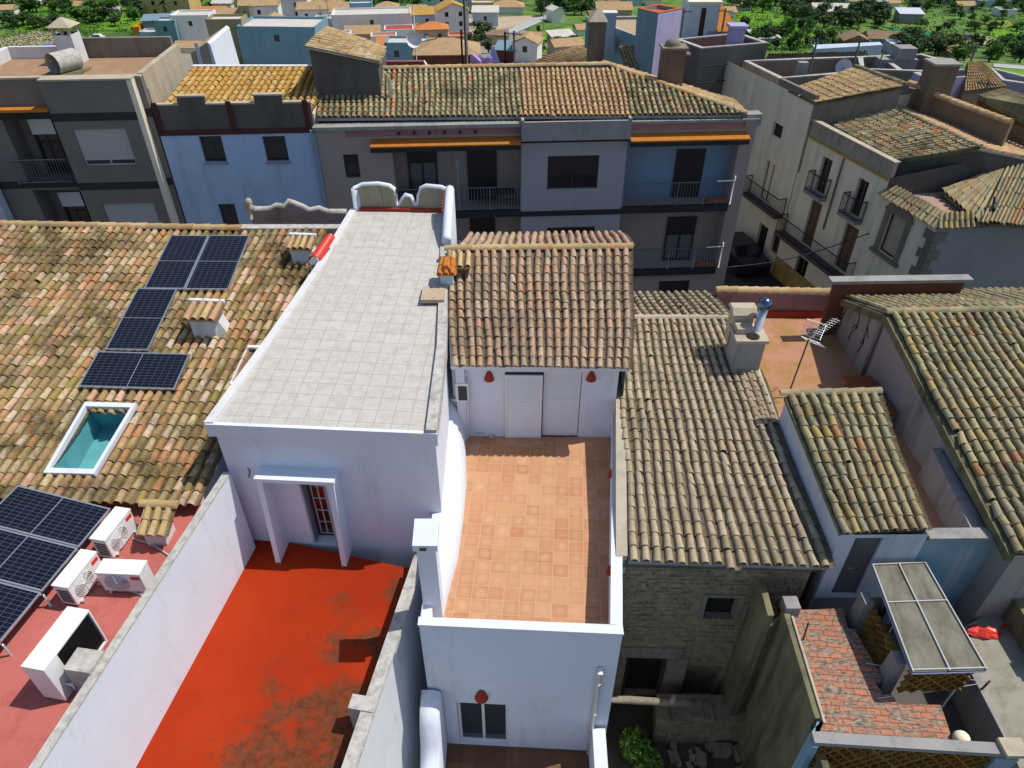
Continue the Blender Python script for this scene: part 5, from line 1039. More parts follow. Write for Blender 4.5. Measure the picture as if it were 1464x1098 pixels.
# loft block above the left end
lf = Fac(V(-8.25, 30.15, 0), V(-5.45, 30.3, 0)); za, zb_ = lf.uv(444, 64)[1], lf.uv(544, 86)[1]; ua, ub = lf.uv(447, 100)[0], lf.uv(541, 100)[0]
lt = thing('roof_loft', 'dark rendered loft block with a steep straw tile roof above the apartment block', 'loft', lf.pt(0, 10.6))
m = M(); m.hexa([lf.pt(ua, 10.6), lf.pt(ub, 10.6), lf.pt(ub, 10.6, -3), lf.pt(ua, 10.6, -3)], [lf.pt(ua, za - .1), lf.pt(ub, zb_ - .1), lf.pt(ub, zb_ - .1, -3), lf.pt(ua, za - .1, -3)]); mk('wall', m, DGREY, lt)
tA, tB = YP(468, 37, 32.6), YP(552, 68, 32.6); tD, tC = lf.pt(ua - .12, za, .1), lf.pt(ub + .12, zb_, .1)
m = M(); tiles(m, tA, tD, tC, tB, 12, 9, 71, None, 2); tr_ = mk('roof', m, TOCH, lt); m = M(); slabq(m, tA, tD, tC, tB, .12); mk('roof_deck', m, OCHRE, tr_)
m = M(); q = lf.pt(ub + .25, 11.0, .05); m.tube([q + V(0, 0, 1.3), q + V(.15, 0, 1.0), q + V(.12, 0, .2)], .08, 8); mk('gutter_pipe', m, CREAM, lt)
def chimney(label, c, w, d, z0, z1, mat, cap='slab', capm=None, name='roof_chimney'):
    o = thing(name, label, 'chimney', (c.x, c.y, z0)); m = M(); m.box(c.x - w / 2, c.x + w / 2, c.y - d / 2, c.y + d / 2, z0, z1); mk('stack', m, mat, o); m = M(); e = .07
    if cap == 'pyramid': m.hexa([V(c.x - w / 2 - e, c.y - d / 2 - e, z1), V(c.x + w / 2 + e, c.y - d / 2 - e, z1), V(c.x + w / 2 + e, c.y + d / 2 + e, z1), V(c.x - w / 2 - e, c.y + d / 2 + e, z1)], [V(c.x - .03, c.y - .03, z1 + w * .7), V(c.x + .03, c.y - .03, z1 + w * .7), V(c.x + .03, c.y + .03, z1 + w * .7), V(c.x - .03, c.y + .03, z1 + w * .7)])
    elif cap == 'open':
        for sx in (-1, 1):
            for sy in (-1, 1): m.box(c.x + sx * w * .42 - .05, c.x + sx * w * .42 + .05, c.y + sy * d * .42 - .05, c.y + sy * d * .42 + .05, z1, z1 + .3)
        m.box(c.x - .04, c.x + .04, c.y - d * .45, c.y - d * .3, z1, z1 + .3)
        m.hexa([V(c.x - w * .65, c.y - d * .65, z1 + .3), V(c.x + w * .65, c.y - d * .65, z1 + .3), V(c.x + w * .65, c.y + d * .65, z1 + .3), V(c.x - w * .65, c.y + d * .65, z1 + .3)], [V(c.x - .05, c.y - .05, z1 + .6), V(c.x + .05, c.y - .05, z1 + .6), V(c.x + .05, c.y + .05, z1 + .6), V(c.x - .05, c.y + .05, z1 + .6)])
        g = M(); g.box(c.x - w * .4, c.x + w * .4, c.y - d * .4, c.y + d * .4, z1 - .02, z1 + .01); mk('flue_mouth', g, BLACK, o)
    else: m.box(c.x - w / 2 - e, c.x + w / 2 + e, c.y - d / 2 - e, c.y + d / 2 + e, z1, z1 + .1)
    if cap == 'round': m.lathe((c.x - .05, c.y, z1 + .1), [(.33, 0), (.34, .1), (.26, .22), (.08, .3)], 14); m.box(c.x + w * .25, c.x + w * .75, c.y - .25, c.y + .25, z1 - .25, z1 - .18)
    mk('cap', m, capm or CAP, o); return o
chimney('brown chimney with a round dark cowl on the hip of the apartment roof', YP(957, 118, 32.2), .95, .8, 10.8, 12.75, plaster('brown_cement', (.2, .13, .09), (.16, .11, .08), None, .5), 'round', GREY)
chimney('dark chimney with a pointed stone cap behind the apartment ridge', YP(851, 80, 36.5), .75, .75, 11.0, 13.0, DGREY, 'pyramid', OCHRE)

# ---------------------------------------------------------------- pale blue house with the stepped parapet
B0 = V(-14.0, 28.35, 0); fb2 = Fac(B0, A0 + V(-.03, 0, 0))
bl = thing('blue_house', 'pale blue house with a dark stepped parapet in front of a golden tile roof', 'house', (-11, 30, 0))
zt, zm, zb2 = fb2.uv(340, 149)[1], fb2.uv(340, 184)[1], fb2.uv(340, 188)[1]
bo = [fb2.op(283, 195, 325, 232, .22), fb2.op(374, 195, 414, 231, .22), fb2.op(311, 292, 350, 350, .2)]
m = M(); fb2.build(m, 0, zm, bo); m.face([fb2.pt(0, 0), fb2.pt(0, 0, -6), fb2.pt(0, zm, -6), fb2.pt(0, zm)]); m.face([fb2.pt(0, 0, -6), fb2.pt(fb2.L, 0, -6), fb2.pt(fb2.L, zm + .8, -6), fb2.pt(0, zm + .8, -6)]); mk('wall', m, BLUEW, bl)
for o in bo: window(bl, fb2, o, DARKW, GL, 'window', 1, 0, .05, sill=LGREY)
m = M(); steps = [(228, 247, 149), (247, 288, 140), (288, 370, 149), (370, 405, 140), (405, 449, 149)]
us_ = [fb2.uv(x, 147)[0] for x in (228, 254, 293, 326, 364, 404, 448)]; us_[0] = 0; us_[-1] = fb2.L
for k, hgt in enumerate((0, .3, 0, 0, .3, 0)): bar(m, fb2, us_[k] + .0, us_[k + 1], zm, zt + hgt, -.18, 0)
par_ = mk('stepped_parapet', m, DGREY, bl)
m = M()
for k, hgt in enumerate((0, .3, 0, 0, .3, 0)): bar(m, fb2, us_[k] - (.04 if hgt else -.0), us_[k + 1] + (.04 if hgt else 0), zt + hgt, zt + hgt + .06, -.21, .03)
mk('coping', m, OCHRE, par_)
MAR = plaster('maroon_trim', (.09, .035, .033), (.07, .03, .03), (.04, .02, .02), .4)
m = M(); bar(m, fb2, 0, fb2.L, zb2 - .1, zm, 0.003, .05)
for u in (.12, us_[3], fb2.L - .2): bar(m, fb2, u - .1, u + .1, zm + .002, zt + .12, .003, .06)
mk('maroon_trim', m, MAR, bl)
gA, gB = YP(272, 98, 32.3), YP(446, 97, 32.3); gC, gD = fb2.pt(fb2.L - .02, zt - .35, -.25), fb2.pt(.05, zt - .35, -.25)
gA.x = gD.x + .25; gB.x = gC.x + .3
m = M(); tiles(m, gA, gB, gC, gD, 22, 9, 81); rr_ = mk('roof', m, TGOLD, bl); m = M(); slabq(m, gA + V(0, 0, -.04), gB + V(0, 0, -.04), gC + V(0, 0, -.04), gD + V(0, 0, -.04), .1); mk('roof_deck', m, OCHRE, rr_)
m = M(); m.obox((gA + gB) / 2 + V(0, .12, .02), V((gB - gA).length / 2, .0, 0), V(0, .14, 0), V(0, 0, .07)); mk('ridge_mortar', m, WHITE2, rr_)
m = M(); m.tube([fb2.pt(fb2.L - .12, zm - .1, .08), fb2.pt(fb2.L - .12, 0, .08)], .06, 8); mk('downpipe', m, BLUEW, bl)

# ---------------------------------------------------------------- dark building at the far left of the row
C0, C1 = V(-23.5, 27.7, 0), V(-14.06, 28.33, 0); fc = Fac(C0, C1)
lb = thing('dark_building', 'dark taupe building with a brown flat roof terrace at the left of the row', 'building', (-18, 30, 0))
zt = fc.uv(130, 115, .35)[1]; zb3 = fc.uv(130, 162, .35)[1]; zb4 = fc.uv(140, 268, .35)[1]
uB0, uB1 = fc.uv(52, 112, .35)[0], fc.uv(180, 115, .35)[0]; uA = fc.uv(22, 240, 0)[0]
bo = [fc.op(110, 185, 197, 240, .15, .35), fc.op(146, 292, 225, 345, .15, .35)]
bo = [(fc.uv(113, 212, .35)[0], fc.uv(188, 212, .35)[0], fc.uv(130, 238, .35)[1], fc.uv(130, 185, .35)[1], .15), (fc.uv(150, 305, .35)[0], fc.uv(224, 305, .35)[0], fc.uv(150, 345, .35)[1], fc.uv(150, 292, .35)[1], .15)]
m = M(); fc.build(m, 0, zt, bo, .35, uB0, uB1)
for u in (uB0, uB1): m.face([fc.pt(u, 0, .35), fc.pt(u, 0, 0), fc.pt(u, zt, 0), fc.pt(u, zt, .35)])
mk('bay_wall', m, plaster('taupe_dark', (.20, .18, .165), (.175, .16, .145), (.12, .11, .1), .35, .6, fine=70), lb)
zfl = zb4 + .12
rc = (fc.uv(28, 230)[0], uB0 - .0, zfl, zb3 - .1, 1.0, 1); rc2 = (rc[0], rc[1], zfl - 3.1, zfl - .3, 1.0, 1)
m = M(); fc.build(m, 0, zt, [rc, rc2], 0, 2.2, uB0); fc.build(m, 0, zt, [], 0, uB1, fc.L); m.face([fc.pt(fc.L, 0), fc.pt(fc.L, 0, -4.8), fc.pt(fc.L, zt, -4.8), fc.pt(fc.L, zt)]); m.face([fc.pt(0, 0, -4.8), fc.pt(fc.L, 0, -4.8), fc.pt(fc.L, zt, -4.8), fc.pt(0, zt, -4.8)]); mk('wall', m, CACHE['taupe_dark'], lb)
m = M(); bar(m, fc, uB1 - .0, uB1 + .2, 0, zt, .0, .36); mk('pale_pilaster', m, CREAM, lb)
for z in (zb3 - .28, zb4 - .1): m = M(); bar(m, fc, uB0, uB1 - .004, z, z + .3, .352, .37); bar(m, fc, uB1 + .2, fc.L, z, z + .3, .002, .02); bar(m, fc, 2.2, uB0, z, z + .3, .002, .02); mk('dark_band', m, BAND, lb)
for o in bo: window(lb, fc, o, SHUT, GL, 'window', 1, 0, .06, .35, shut=.85, sm=SHUT)
for z in (zfl, zfl - 3.1):
    a = fc.uv(62, 225, -1)[0]; window(lb, fc, (a, a + .95, z + .02, z + 2.3, 0), DARKW, GL, 'balcony_door', 1, 0, .08, -.99, shut=.28, sm=SHUTW)
    railing(lb, fc.pt(rc[0] - .3, z, .15), fc.pt(uB0 - .05, z, .15), 1.0, STEEL, 20)
m = M(); bar(m, fc, 2.2, uB0 - .02, zb3 + .12, zb3 + .22, .0, .5); mk('orange_awning', m, ORANGE, lb)
m = M(); m.prism([fc.pt(2.2, 0, -.05), fc.pt(fc.L - .05, 0, -.05), fc.pt(fc.L - .05, 0, -4.7), fc.pt(2.2, 0, -4.7)], zt - .5, zt - .35); mk('roof_terrace', m, plaster('brown_roof', (.35, .22, .14), (.3, .19, .12), (.42, .3, .16), .6, 1.1, streak=False), lb)
m = M(); bar(m, fc, 2.2, fc.L, zt - .004, zt + .06, -.22, .03); bar(m, fc, uB0, uB1 + .2, zt, zt + .062, .031, .4); mk('coping', m, OCHRE, lb); m = M(); bar(m, fc, fc.L - .2, fc.L + .02, zt - .5, zt + .1, -4.8, -.22); bar(m, fc, fc.L + .004, fc.L + .03, zt - 3, zt - .5, -4.8, -.3); mk('ochre_side_wall', m, OCHRE, lb)
m = M(); bar(m, fc, fc.L - 4.6, fc.L - .21, zt - .5, zt + .42, -4.8, -4.6); mk('back_parapet', m, GREY, lb)
m = M(); bar(m, fc, 2.2, 2.45, zt - .5, zt + .1, -4.8, -.23); bar(m, fc, 2.45, fc.L - 4.6, zt - .5, zt + .12, -4.8, -4.62); mk('side_parapet', m, WHITE2, lb)
q = YP(110, 92, 32.0); chimney('white chimney with an open arcaded top on the dark building', V(q.x, q.y, 0), .75, .75, zt - .4, zt + .75, WHITE2, 'open', OCHRE)
o = thing('water_tank', 'round fibre cement water tank lying on the roof of the dark building', 'tank', (q.x, q.y, zt - .35))
q = YP(93, 90, 30.4); m = M(); a, b = V(q.x - .25, q.y - .45, zt + .05), V(q.x + .2, q.y + .5, zt + .05); d = (b - a).normalized(); m.tube([a, b], .4, 20, False); m.tube([a + d * .02, b - d * .02], .36, 20, False); m.tube([b - d * .04, b], .39, 20); mk('drum', m, CAP, o)
m = M(); m.box(q.x - .7, q.x + .7, q.y - .6, q.y + .5, zt - .36, zt - .3); mk('base_slab', m, MOSSY, o)
# white house at the far left edge
o = thing('white_edge_house', 'pale white house wall with a white balustrade at the left edge of the row', 'house', (-23, 27, 0))
q0, q1_ = V(-27.5, 26.9, 0), V(-20.9, 27.35, 0); fd = Fac(q0, q1_); m = M(); zt_ = fd.uv(5, 190)[1]; m.prism([q0, q1_, q1_ + V(0, .4, 0), q0 + V(0, .4, 0)], 0, zt_ - 1); mk('wall', m, plaster('pale_blue_white', (.5, .58, .66), None, None), o)
m = M(); zz = fd.uv(10, 318)[1]
for k in range(10): u = fd.L - .8 - k * .25; m.lathe(fd.pt(u, zz - .2, .5), [(.05, 0), (.09, .2), (.05, .4), (.07, .7)], 8)
bar(m, fd, fd.L - 3.5, fd.L - .6, zz + .5, zz + .62, .42, .58); mk('balustrade', m, WHITE, o)
# low wall with scrolled top behind the mottled roof
o = thing('scroll_wall', 'low grey-brown wall with a lichened scrolled top and a finial post behind the mottled roof', 'wall', (-7, 22, 0))
a, b = V(-8.9, 22.6, 0), V(-4.7, 22.9, 0); fs = Fac(a, b); pr_ = [fs.uv(x, y) for x, y in ((338, 302), (385, 301), (395, 296), (407, 298), (413, 290), (420, 293), (430, 297), (442, 303), (455, 300), (468, 305), (495, 305))]
pr_ = clip_prof(pr_); pr_[0] = (0, pr_[0][1]); m = M()
for (u0, z0), (u1, z1) in zip(pr_, pr_[1:]): m.hexa([fs.pt(u0, 8, 0), fs.pt(u1, 8, 0), fs.pt(u1, 8, -.25), fs.pt(u0, 8, -.25)], [fs.pt(u0, z0, 0), fs.pt(u1, z1, 0), fs.pt(u1, z1, -.25), fs.pt(u0, z0, -.25)])
mk('wall', m, plaster('brown_grey', (.3, .24, .22), (.24, .19, .17), (.09, .07, .06), .7), o)
m = M(); m.tube([fs.pt(u, z, -.12) for u, z in pr_], .11, 8); mk('moulding', m, CAP, o)
q = fs.pt(.0, pr_[0][1], -.1); m = M(); m.lathe(q, [(.14, -.3), (.12, 0), (.1, .02), (.2, .08), (.08, .16), (.13, .26), (.1, .36), (.02, .42)], 10); mk('finial', m, OCHRE, o)
# small red clay piece leaning at the tower edge
q = Z(463, 360, 10.9); m = M(); p0, p1 = q + V(-.2, -.35, -.1), q + V(.15, .35, .25); d = p1 - p0
rows = [[p + V(math.cos(a * math.pi / 6) * r, 0, math.sin(a * math.pi / 6) * r) for a in range(7)] for p, r in ((p0, .17), (p1, .13))]; m.add(rows[0] + rows[1], [(k, k + 1, 8 + k, 7 + k) for k in range(6)], 0, True)
rows = [[p + V(math.cos(a * math.pi / 6) * r, 0, math.sin(a * math.pi / 6) * r) for a in range(7)] for p, r in ((p0, .145), (p1, .105))]; m.add(rows[0] + rows[1], [(k, k + 1, 8 + k, 7 + k) for k in range(6)], 0, True)
mk('red_gutter_piece', m, REDP, None, 'bright red curved gutter piece leaning on the edge of the pale tiled roof', 'gutter piece')

# ---------------------------------------------------------------- cream houses along the side street
Bf, Bn = V(14.82, 35.79, 0), V(16.51, 29.97, 0); fB = Fac(Bf, Bn)
hb_ = thing('cream_house', 'tall cream house with four balcony doors and a yellow cornice in the side street', 'house', (17, 33, 0))
def pxop(f, l, r, t, b, rec=.2):
    """l, r, t, b pixels on the left, right, top and bottom edges of an opening"""
    return (f.uv(*l)[0], f.uv(*r)[0], f.uv(*b)[1], f.uv(*t)[1], rec)
ob = [pxop(fB, (1170, 250), (1183, 258), (1178, 223), (1170, 276)), pxop(fB, (1220, 283), (1234, 290), (1230, 254), (1222, 310)), pxop(fB, (1153, 315), (1168, 322), (1166, 287), (1150, 350)), pxop(fB, (1200, 352), (1218, 362), (1215, 320), (1198, 385)), pxop(fB, (1137, 380), (1151, 392), (1147, 368), (1130, 420))]
zc = fB.uv(1210, 224)[1]
m = M(); fB.build(m, 0, zc, ob); dv = V(5.2, .6, 0)
mk('wall', m, CREAM, hb_)
m = M(); bar(m, fB, 0, fB.L, zc - .004, 8.66, -.2, -.0); mk('parapet', m, plaster('stained_parapet', (.4, .36, .3), (.3, .27, .23), (.11, .1, .09), .75, 1.5), hb_)
m = M(); bar(m, fB, -.02, fB.L + .05, 8.66, 8.72, -.25, .05); mk('coping', m, OCHRE, hb_)
m = M(); bar(m, fB, 0, fB.L, zc - .05, zc + .03, .002, .06); mk('yellow_cornice', m, plaster('yellow_paint', (.55, .36, .07), None, None), hb_)
for k, o in enumerate(ob): window(hb_, fB, o, BROWNW, BROWNW if k in (2, 3) else GL, 'balcony_door', 1, 0, .06)
for o in ob[:2]:
    m = M(); bar(m, fB, o[0] - .3, o[1] + .3, o[2] - .14, o[2] - .004, .0, .42); s = mk('balcony', m, LGREY, hb_)
    m = railing(None, fB.pt(o[0] - .27, o[2], .38), fB.pt(o[1] + .27, o[2], .38), .95, IRON, 12); m2 = railing(None, fB.pt(o[0] - .27, o[2], .02), fB.pt(o[0] - .27, o[2], .38), .95, IRON, 4); m3 = railing(None, fB.pt(o[1] + .27, o[2], .02), fB.pt(o[1] + .27, o[2], .38), .95, IRON, 4)
    for x in (m2, m3):
        k0 = len(m.v); m.v += x.v; m.f += [tuple(i + k0 for i in f) for f in x.f]; m.r += x.r; m.s += x.s
    mk('railing', m, IRON, s)
def long_balcony(f, ua, ub, z, par, d=.6):
    m = M(); bar(m, f, ua, ub, z - .16, z, .0, d); s = mk('balcony', m, DGREY, par); m = railing(None, f.pt(ua + .03, z, d - .04), f.pt(ub - .03, z, d - .04), .95, IRON, int((ub - ua) / .12))
    for u in (ua + .03, ub - .03):
        x = railing(None, f.pt(u, z, .02), f.pt(u, z, d - .04), .95, IRON, 5); k0 = len(m.v); m.v += x.v; m.f += [tuple(i + k0 for i in q) for q in x.f]; m.r += x.r; m.s += x.s
    mk('railing', m, IRON, s)
long_balcony(fB, .1, ob[3][1] + .5, min(ob[2][2], ob[3][2]) - .01, hb_)
m = M(); u = fB.uv(1205, 235)[0]; m.tube([fB.pt(u, zc - .1, .05), fB.pt(u, 4.2, .05)], .045, 7); mk('downpipe', m, LGREY, hb_)
m = M(); bar(m, fB, 0, fB.L, 0, 1.2, .002, .03); mk('ochre_plinth', m, plaster('ochre_plinth', (.5, .34, .1), (.4, .28, .09), (.15, .1, .05), .6), hb_)
rA_, rB_, rC_, rD_ = Z(1188, 179, 8.5), Z(1268, 150, 9.3), Z(1401, 211, 9.3), Z(1282, 229, 8.5)
m = M(); tiles(m, rB_, rC_, rD_, rA_, 26, 9, 91, None, 1.8); rr_ = mk('roof', m, TDARK, hb_); m = M(); slabq(m, rB_ + V(0, 0, -.04), rC_ + V(0, 0, -.04), rD_ + V(0, 0, -.04), rA_ + V(0, 0, -.04), .1); mk('roof_deck', m, MOSSY, rr_)
e1, e2 = rB_ + V(4, .6, -.9), rC_ + V(4, .6, -.9)
m = M(); tiles(m, rC_, rB_, e1, e2, 26, 12, 92); r5 = mk('rear_slope', m, TPINK, hb_); m = M(); slabq(m, rC_ + V(0, 0, -.04), rB_ + V(0, 0, -.04), e1 + V(0, 0, -.04), e2 + V(0, 0, -.04), .1); mk('rear_deck', m, OCHRE, r5)
m = M(); ridge(m, rB_ + V(0, 0, .03), rC_ + V(0, 0, .03), .12, .4); mk('ridge_cap', m, TDARK, rr_)
m = M(); m.face([Bn, Bn + dv, Bn + dv + V(0, 0, 8.9), Bn + V(0, 0, 8.0)]); m.face([V(rD_.x, rD_.y, 5), V(e2.x, e2.y, 5), e2 + V(0, .05, -.1), rC_ + V(0, .05, -.1), rD_ + V(0, .05, -.1)]); m.face([Bn + V(0, .02, 0), V(rD_.x, rD_.y, 0), rD_ + V(0, 0, -.05), Bn + V(0, .02, 8.66)]); mk('gable_wall', m, DGREY, hb_)

# corner house with the window in a stone frame
P0, P1, P2 = V(16.36, 30.12, 0), V(17.25, 26.6, 0), V(24.0, 27.4, 0); f1, f2 = Fac(P0, P1), Fac(P1, P2)
hc_ = thing('corner_house', 'pale corner house with a stone-framed window and a tiled eave in the side street', 'house', (19, 29, 0))
oc = pxop(f1, (1262, 335), (1287, 348), (1280, 305), (1262, 362))
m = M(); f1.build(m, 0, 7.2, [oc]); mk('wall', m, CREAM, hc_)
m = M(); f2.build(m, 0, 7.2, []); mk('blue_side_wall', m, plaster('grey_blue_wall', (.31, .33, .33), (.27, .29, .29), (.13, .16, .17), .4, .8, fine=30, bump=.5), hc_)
m = M(); bar(m, f1, oc[0] - .25, oc[0], oc[2], oc[3], 0, .06); bar(m, f1, oc[1], oc[1] + .25, oc[2], oc[3], 0, .06); bar(m, f1, oc[0] - .35, oc[1] + .35, oc[2] - .15, oc[2], 0, .16)
m.hexa([f1.pt(oc[0] - .35, oc[3], 0), f1.pt(oc[1] + .35, oc[3], 0), f1.pt(oc[1] + .35, oc[3], .07), f1.pt(oc[0] - .35, oc[3], .07)], [f1.pt(oc[0] - .1, oc[3] + .35, 0), f1.pt(oc[1] + .1, oc[3] + .35, 0), f1.pt(oc[1] + .1, oc[3] + .35, .07), f1.pt(oc[0] - .1, oc[3] + .35, .07)]); mk('stone_frame', m, GREY, hc_)
window(hc_, f1, oc, DARKW, OCHRE, 'window', 0, 0, .08)
m = M()
for k in range(9): bar(m, f1, f1.L - (.28 if k % 2 else .5), f1.L - .0, 3.2 + k * .43, 3.6 + k * .43, .002, .04); bar(m, f2, .0, .3 if k % 2 else .55, 3.2 + k * .43, 3.6 + k * .43, .002, .04)
mk('quoin_stones', m, GREY, hc_)
m = M(); tiles(m, P0 + V(.45, .1, 7.65), P1 + V(.45, .45, 7.65), P1 + V(-.12, -.1, 7.25), P0 + V(-.15, 0, 7.25), 15, 2, 95); tiles(m, P1 + V(.1, .5, 7.65), P1 + (P2 - P1) * .62 + V(0, .5, 7.65), P1 + (P2 - P1) * .62 + V(0, -.12, 7.25), P1 + V(-.1, -.12, 7.25), 18, 2, 96); mk('eave_tiles', m, TMOSS, hc_)
m = M(); m.prism([P0 + V(.1, 0, 0), P1 + V(.05, .05, 0), P2 + V(0, .1, 0), P2 + V(0, 4.5, 0), P0 + V(4, .5, 0)], 6.8, 7.22); mk('flat_roof', m, plaster('pink_grey_roof', (.4, .33, .29), (.42, .2, .13), (.3, .28, .26), .6, .9, streak=False, pos=.5), hc_)
t1, t2_, t3, t4 = Z(1347, 272, 7.5), Z(1440, 233, 8.4), Z(1600, 260, 8.4), Z(1480, 322, 7.45); t4b = Z(1400, 318, 7.45)
m = M(); tiles(m, t2_, t3, Z(1560, 326, 7.45), t4b, 26, 4, 97, None, 1.5); tiles(m, t2_, t2_ + V(.02, .02, 0), t4b, t1, 8, 6, 98); rr_ = mk('roof', m, TMOSS, hc_)
m = M(); slabq(m, t2_ + V(0, 0, -.05), t3 + V(0, 0, -.05), Z(1560, 326, 7.42), t4b + V(0, 0, -.05), .12); slabq(m, t2_ + V(0, 0, -.05), t2_ + V(.02, .02, -.05), t4b + V(0, 0, -.05), t1 + V(0, 0, -.05), .12); mk('roof_deck', m, MOSSY, rr_)
m = M(); q = Z(1421, 300, 7.75); m.tube([q, q + V(.1, .25, .12), q + V(.12, .4, .4)], .08, 8); mk('stove_pipe', m, IRON, hc_)
# house up the street with the small barred window
Af = V(12.35, 44.3, 0); fA = Fac(Af, Bf + V(-.02, .06, 0))
ha = thing('upper_cream_house', 'cream house further up the side street under a straw tile roof, with a barred window', 'house', (15, 40, 0))
oa = [pxop(fA, (1104, 187), (1118, 190), (1111, 176), (1111, 197)), pxop(fA, (1092, 250), (1107, 260), (1103, 232), (1095, 290)), pxop(fA, (1083, 335), (1095, 342), (1090, 320), (1080, 365)), pxop(fA, (1102, 350), (1113, 356), (1108, 335), (1102, 360))]
zA = fA.uv(1150, 140)[1]
m = M(); fA.build(m, 0, zA, oa); m.face([Bf + V(0, .06, 0), Bf + V(5, .5, 0), Bf + V(5, .5, zA + .3), Bf + V(0, .06, zA)]); mk('wall', m, CREAM, ha)
for k, o in enumerate(oa): window(ha, fA, o, BROWNW if k else IRON, CREAM if k == 1 else GL, 'window' if k != 2 else 'street_door', 1 if k else 3, 0, .05)
long_balcony(fA, fA.uv(1072, 270)[0], fA.uv(1122, 300)[0], oa[1][2], ha, .55)
a1, a2, a3, a4 = Z(1128, 128, zA + .05), Z(1217, 97, zA + .9), Z(1291, 124, zA + .9), Z(1166, 147, zA + .05)
m = M(); tiles(m, a2, a3, a4, a1, 20, 9, 101, None, 1.8); rr_ = mk('roof', m, TOCH, ha); m = M(); slabq(m, a2 + V(0, 0, -.04), a3 + V(0, 0, -.04), a4 + V(0, 0, -.04), a1 + V(0, 0, -.04), .1); mk('roof_deck', m, MOSSY, rr_)
m = M(); m.face([V(a4.x, a4.y, 6), V(a3.x, a3.y, 6), a3 + V(0, 0, -.1), a4 + V(0, 0, -.1)]); bar(m, fA, fA.uv(1115, 115)[0], fA.L, zA - .0, zA + .35, -.2, 0); mk('gable_wall', m, GREY, ha)
m = M(); a, b = a2 + V(.2, 0, .06), a3 + V(.2, 0, .06); ridge(m, a, b, .14, .4); mk('ridge_cap', m, TDARK, rr_)
# ochre wall and chimney behind the cream house
o = thing('ochre_rear_house', 'house with a long ochre-brown wall and tile-topped coping behind the cream house', 'house', (25, 38, 0))
w0, w1, w2 = Z(1208, 125, 9.6), Z(1342, 140, 9.9), Z(1445, 178, 9.9); m = M()
w0 = Z(1300, 122, 10.1)
m.prism([w1, w2, w2 + V(.3, .3, 0), w1 + V(.3, .3, 0)], 4, 9.9); m.prism([w0, w1 + V(-.0, -.01, 0), w1 + V(.2, .25, 0), w0 + V(.2, .3, 0)], 4, 9.95); mk('wall', m, plaster('ochre_brown', (.26, .19, .12), (.21, .16, .11), (.12, .09, .06), .5), o)
m = M(); ridge(m, w1 + V(0, .1, .02), w2 + V(0, .1, .02), .2, .4); ridge(m, w0 + V(0, .1, .06), w1 + V(0, .1, .06), .2, .4); mk('coping_tiles', m, TOCH, o)
q = Z(1322, 165, 8.9); chimney('tall square brown chimney with a pale slab cap beside the ochre wall', V(q.x, q.y, 0), 1.15, 1.0, 8.0, 11.3, plaster('brown_render', (.2, .155, .11), (.16, .125, .095), (.09, .07, .05), .5), 'slab', LGREY)
# street, parked car
o = thing('parked_car', 'dark parked car half hidden in the shadow of the side street', 'car', V(13.1, 37.2, 0))
m = M(); L_, W_ = 2.1, .86; prf = [(-2.1, .35), (-2.1, .75), (-1.9, .95), (-1.2, 1.0), (-.6, 1.42), (.9, 1.45), (1.5, 1.02), (2.0, .92), (2.1, .7), (2.1, .35)]
c = V(13.1, 37.2, 0); dy = V(-.28, .96, 0); dx = V(.96, .28, 0)
lft = [c + dy * y + dx * (-W_ * (.82 if z > 1.1 else 1)) + V(0, 0, z) for y, z in prf]; rgt = [c + dy * y + dx * (W_ * (.82 if z > 1.1 else 1)) + V(0, 0, z) for y, z in prf]
m.hexa(lft, rgt); mk('body', m, plain('car_paint', (.02, .025, .03), .25, .3), o)
for y0, z0, y1, z1 in ((-1.18, 1.03, -.64, 1.39), (.94, 1.42, 1.46, 1.05)):
    m = M(); nrm_ = V(0, 0, .012); m.face([c + dy * y0 - dx * .68 + V(0, 0, z0) + nrm_ + dy * (-.01 if y0 < 0 else .012), c + dy * y0 + dx * .68 + V(0, 0, z0) + nrm_ + dy * (-.01 if y0 < 0 else .012), c + dy * y1 + dx * .64 + V(0, 0, z1) + nrm_ + dy * (-.01 if y0 < 0 else .012), c + dy * y1 - dx * .64 + V(0, 0, z1) + nrm_ + dy * (-.01 if y0 < 0 else .012)]); mk('windscreen', m, GL, o)
for y in (-1.3, 1.35):
    for s in (-1, 1): m = M(); p = c + dy * y + dx * (s * .8) + V(0, 0, .32); m.tube([p - dx * .1, p + dx * .1], .32, 14); mk('wheel', m, FANB, o)
m = M(); m.prism([(-40, 21), (40, 21), (40, 31), (18, 31), (16, 50), (9, 62), (5, 62), (9, 50), (10.6, 31), (-40, 31)], -.4, .004); struct('street', m, ASPH)
o = thing('overhead_cable', 'black overhead cable sagging across the side street to the cream house', 'cable', fa.pt(fa.L, 5, .1))
a, b = fa.pt(fa.L - .1, fa.uv(1043, 380)[1], .15), fB.pt(fB.uv(1235, 365)[0], 5.4, .1); m = M(); m.tube([lerp(a, b, k / 10) + V(0, 0, -.35 * math.sin(math.pi * k / 10)) for k in range(11)], .025, 5); mk('cable', m, FANB, o)
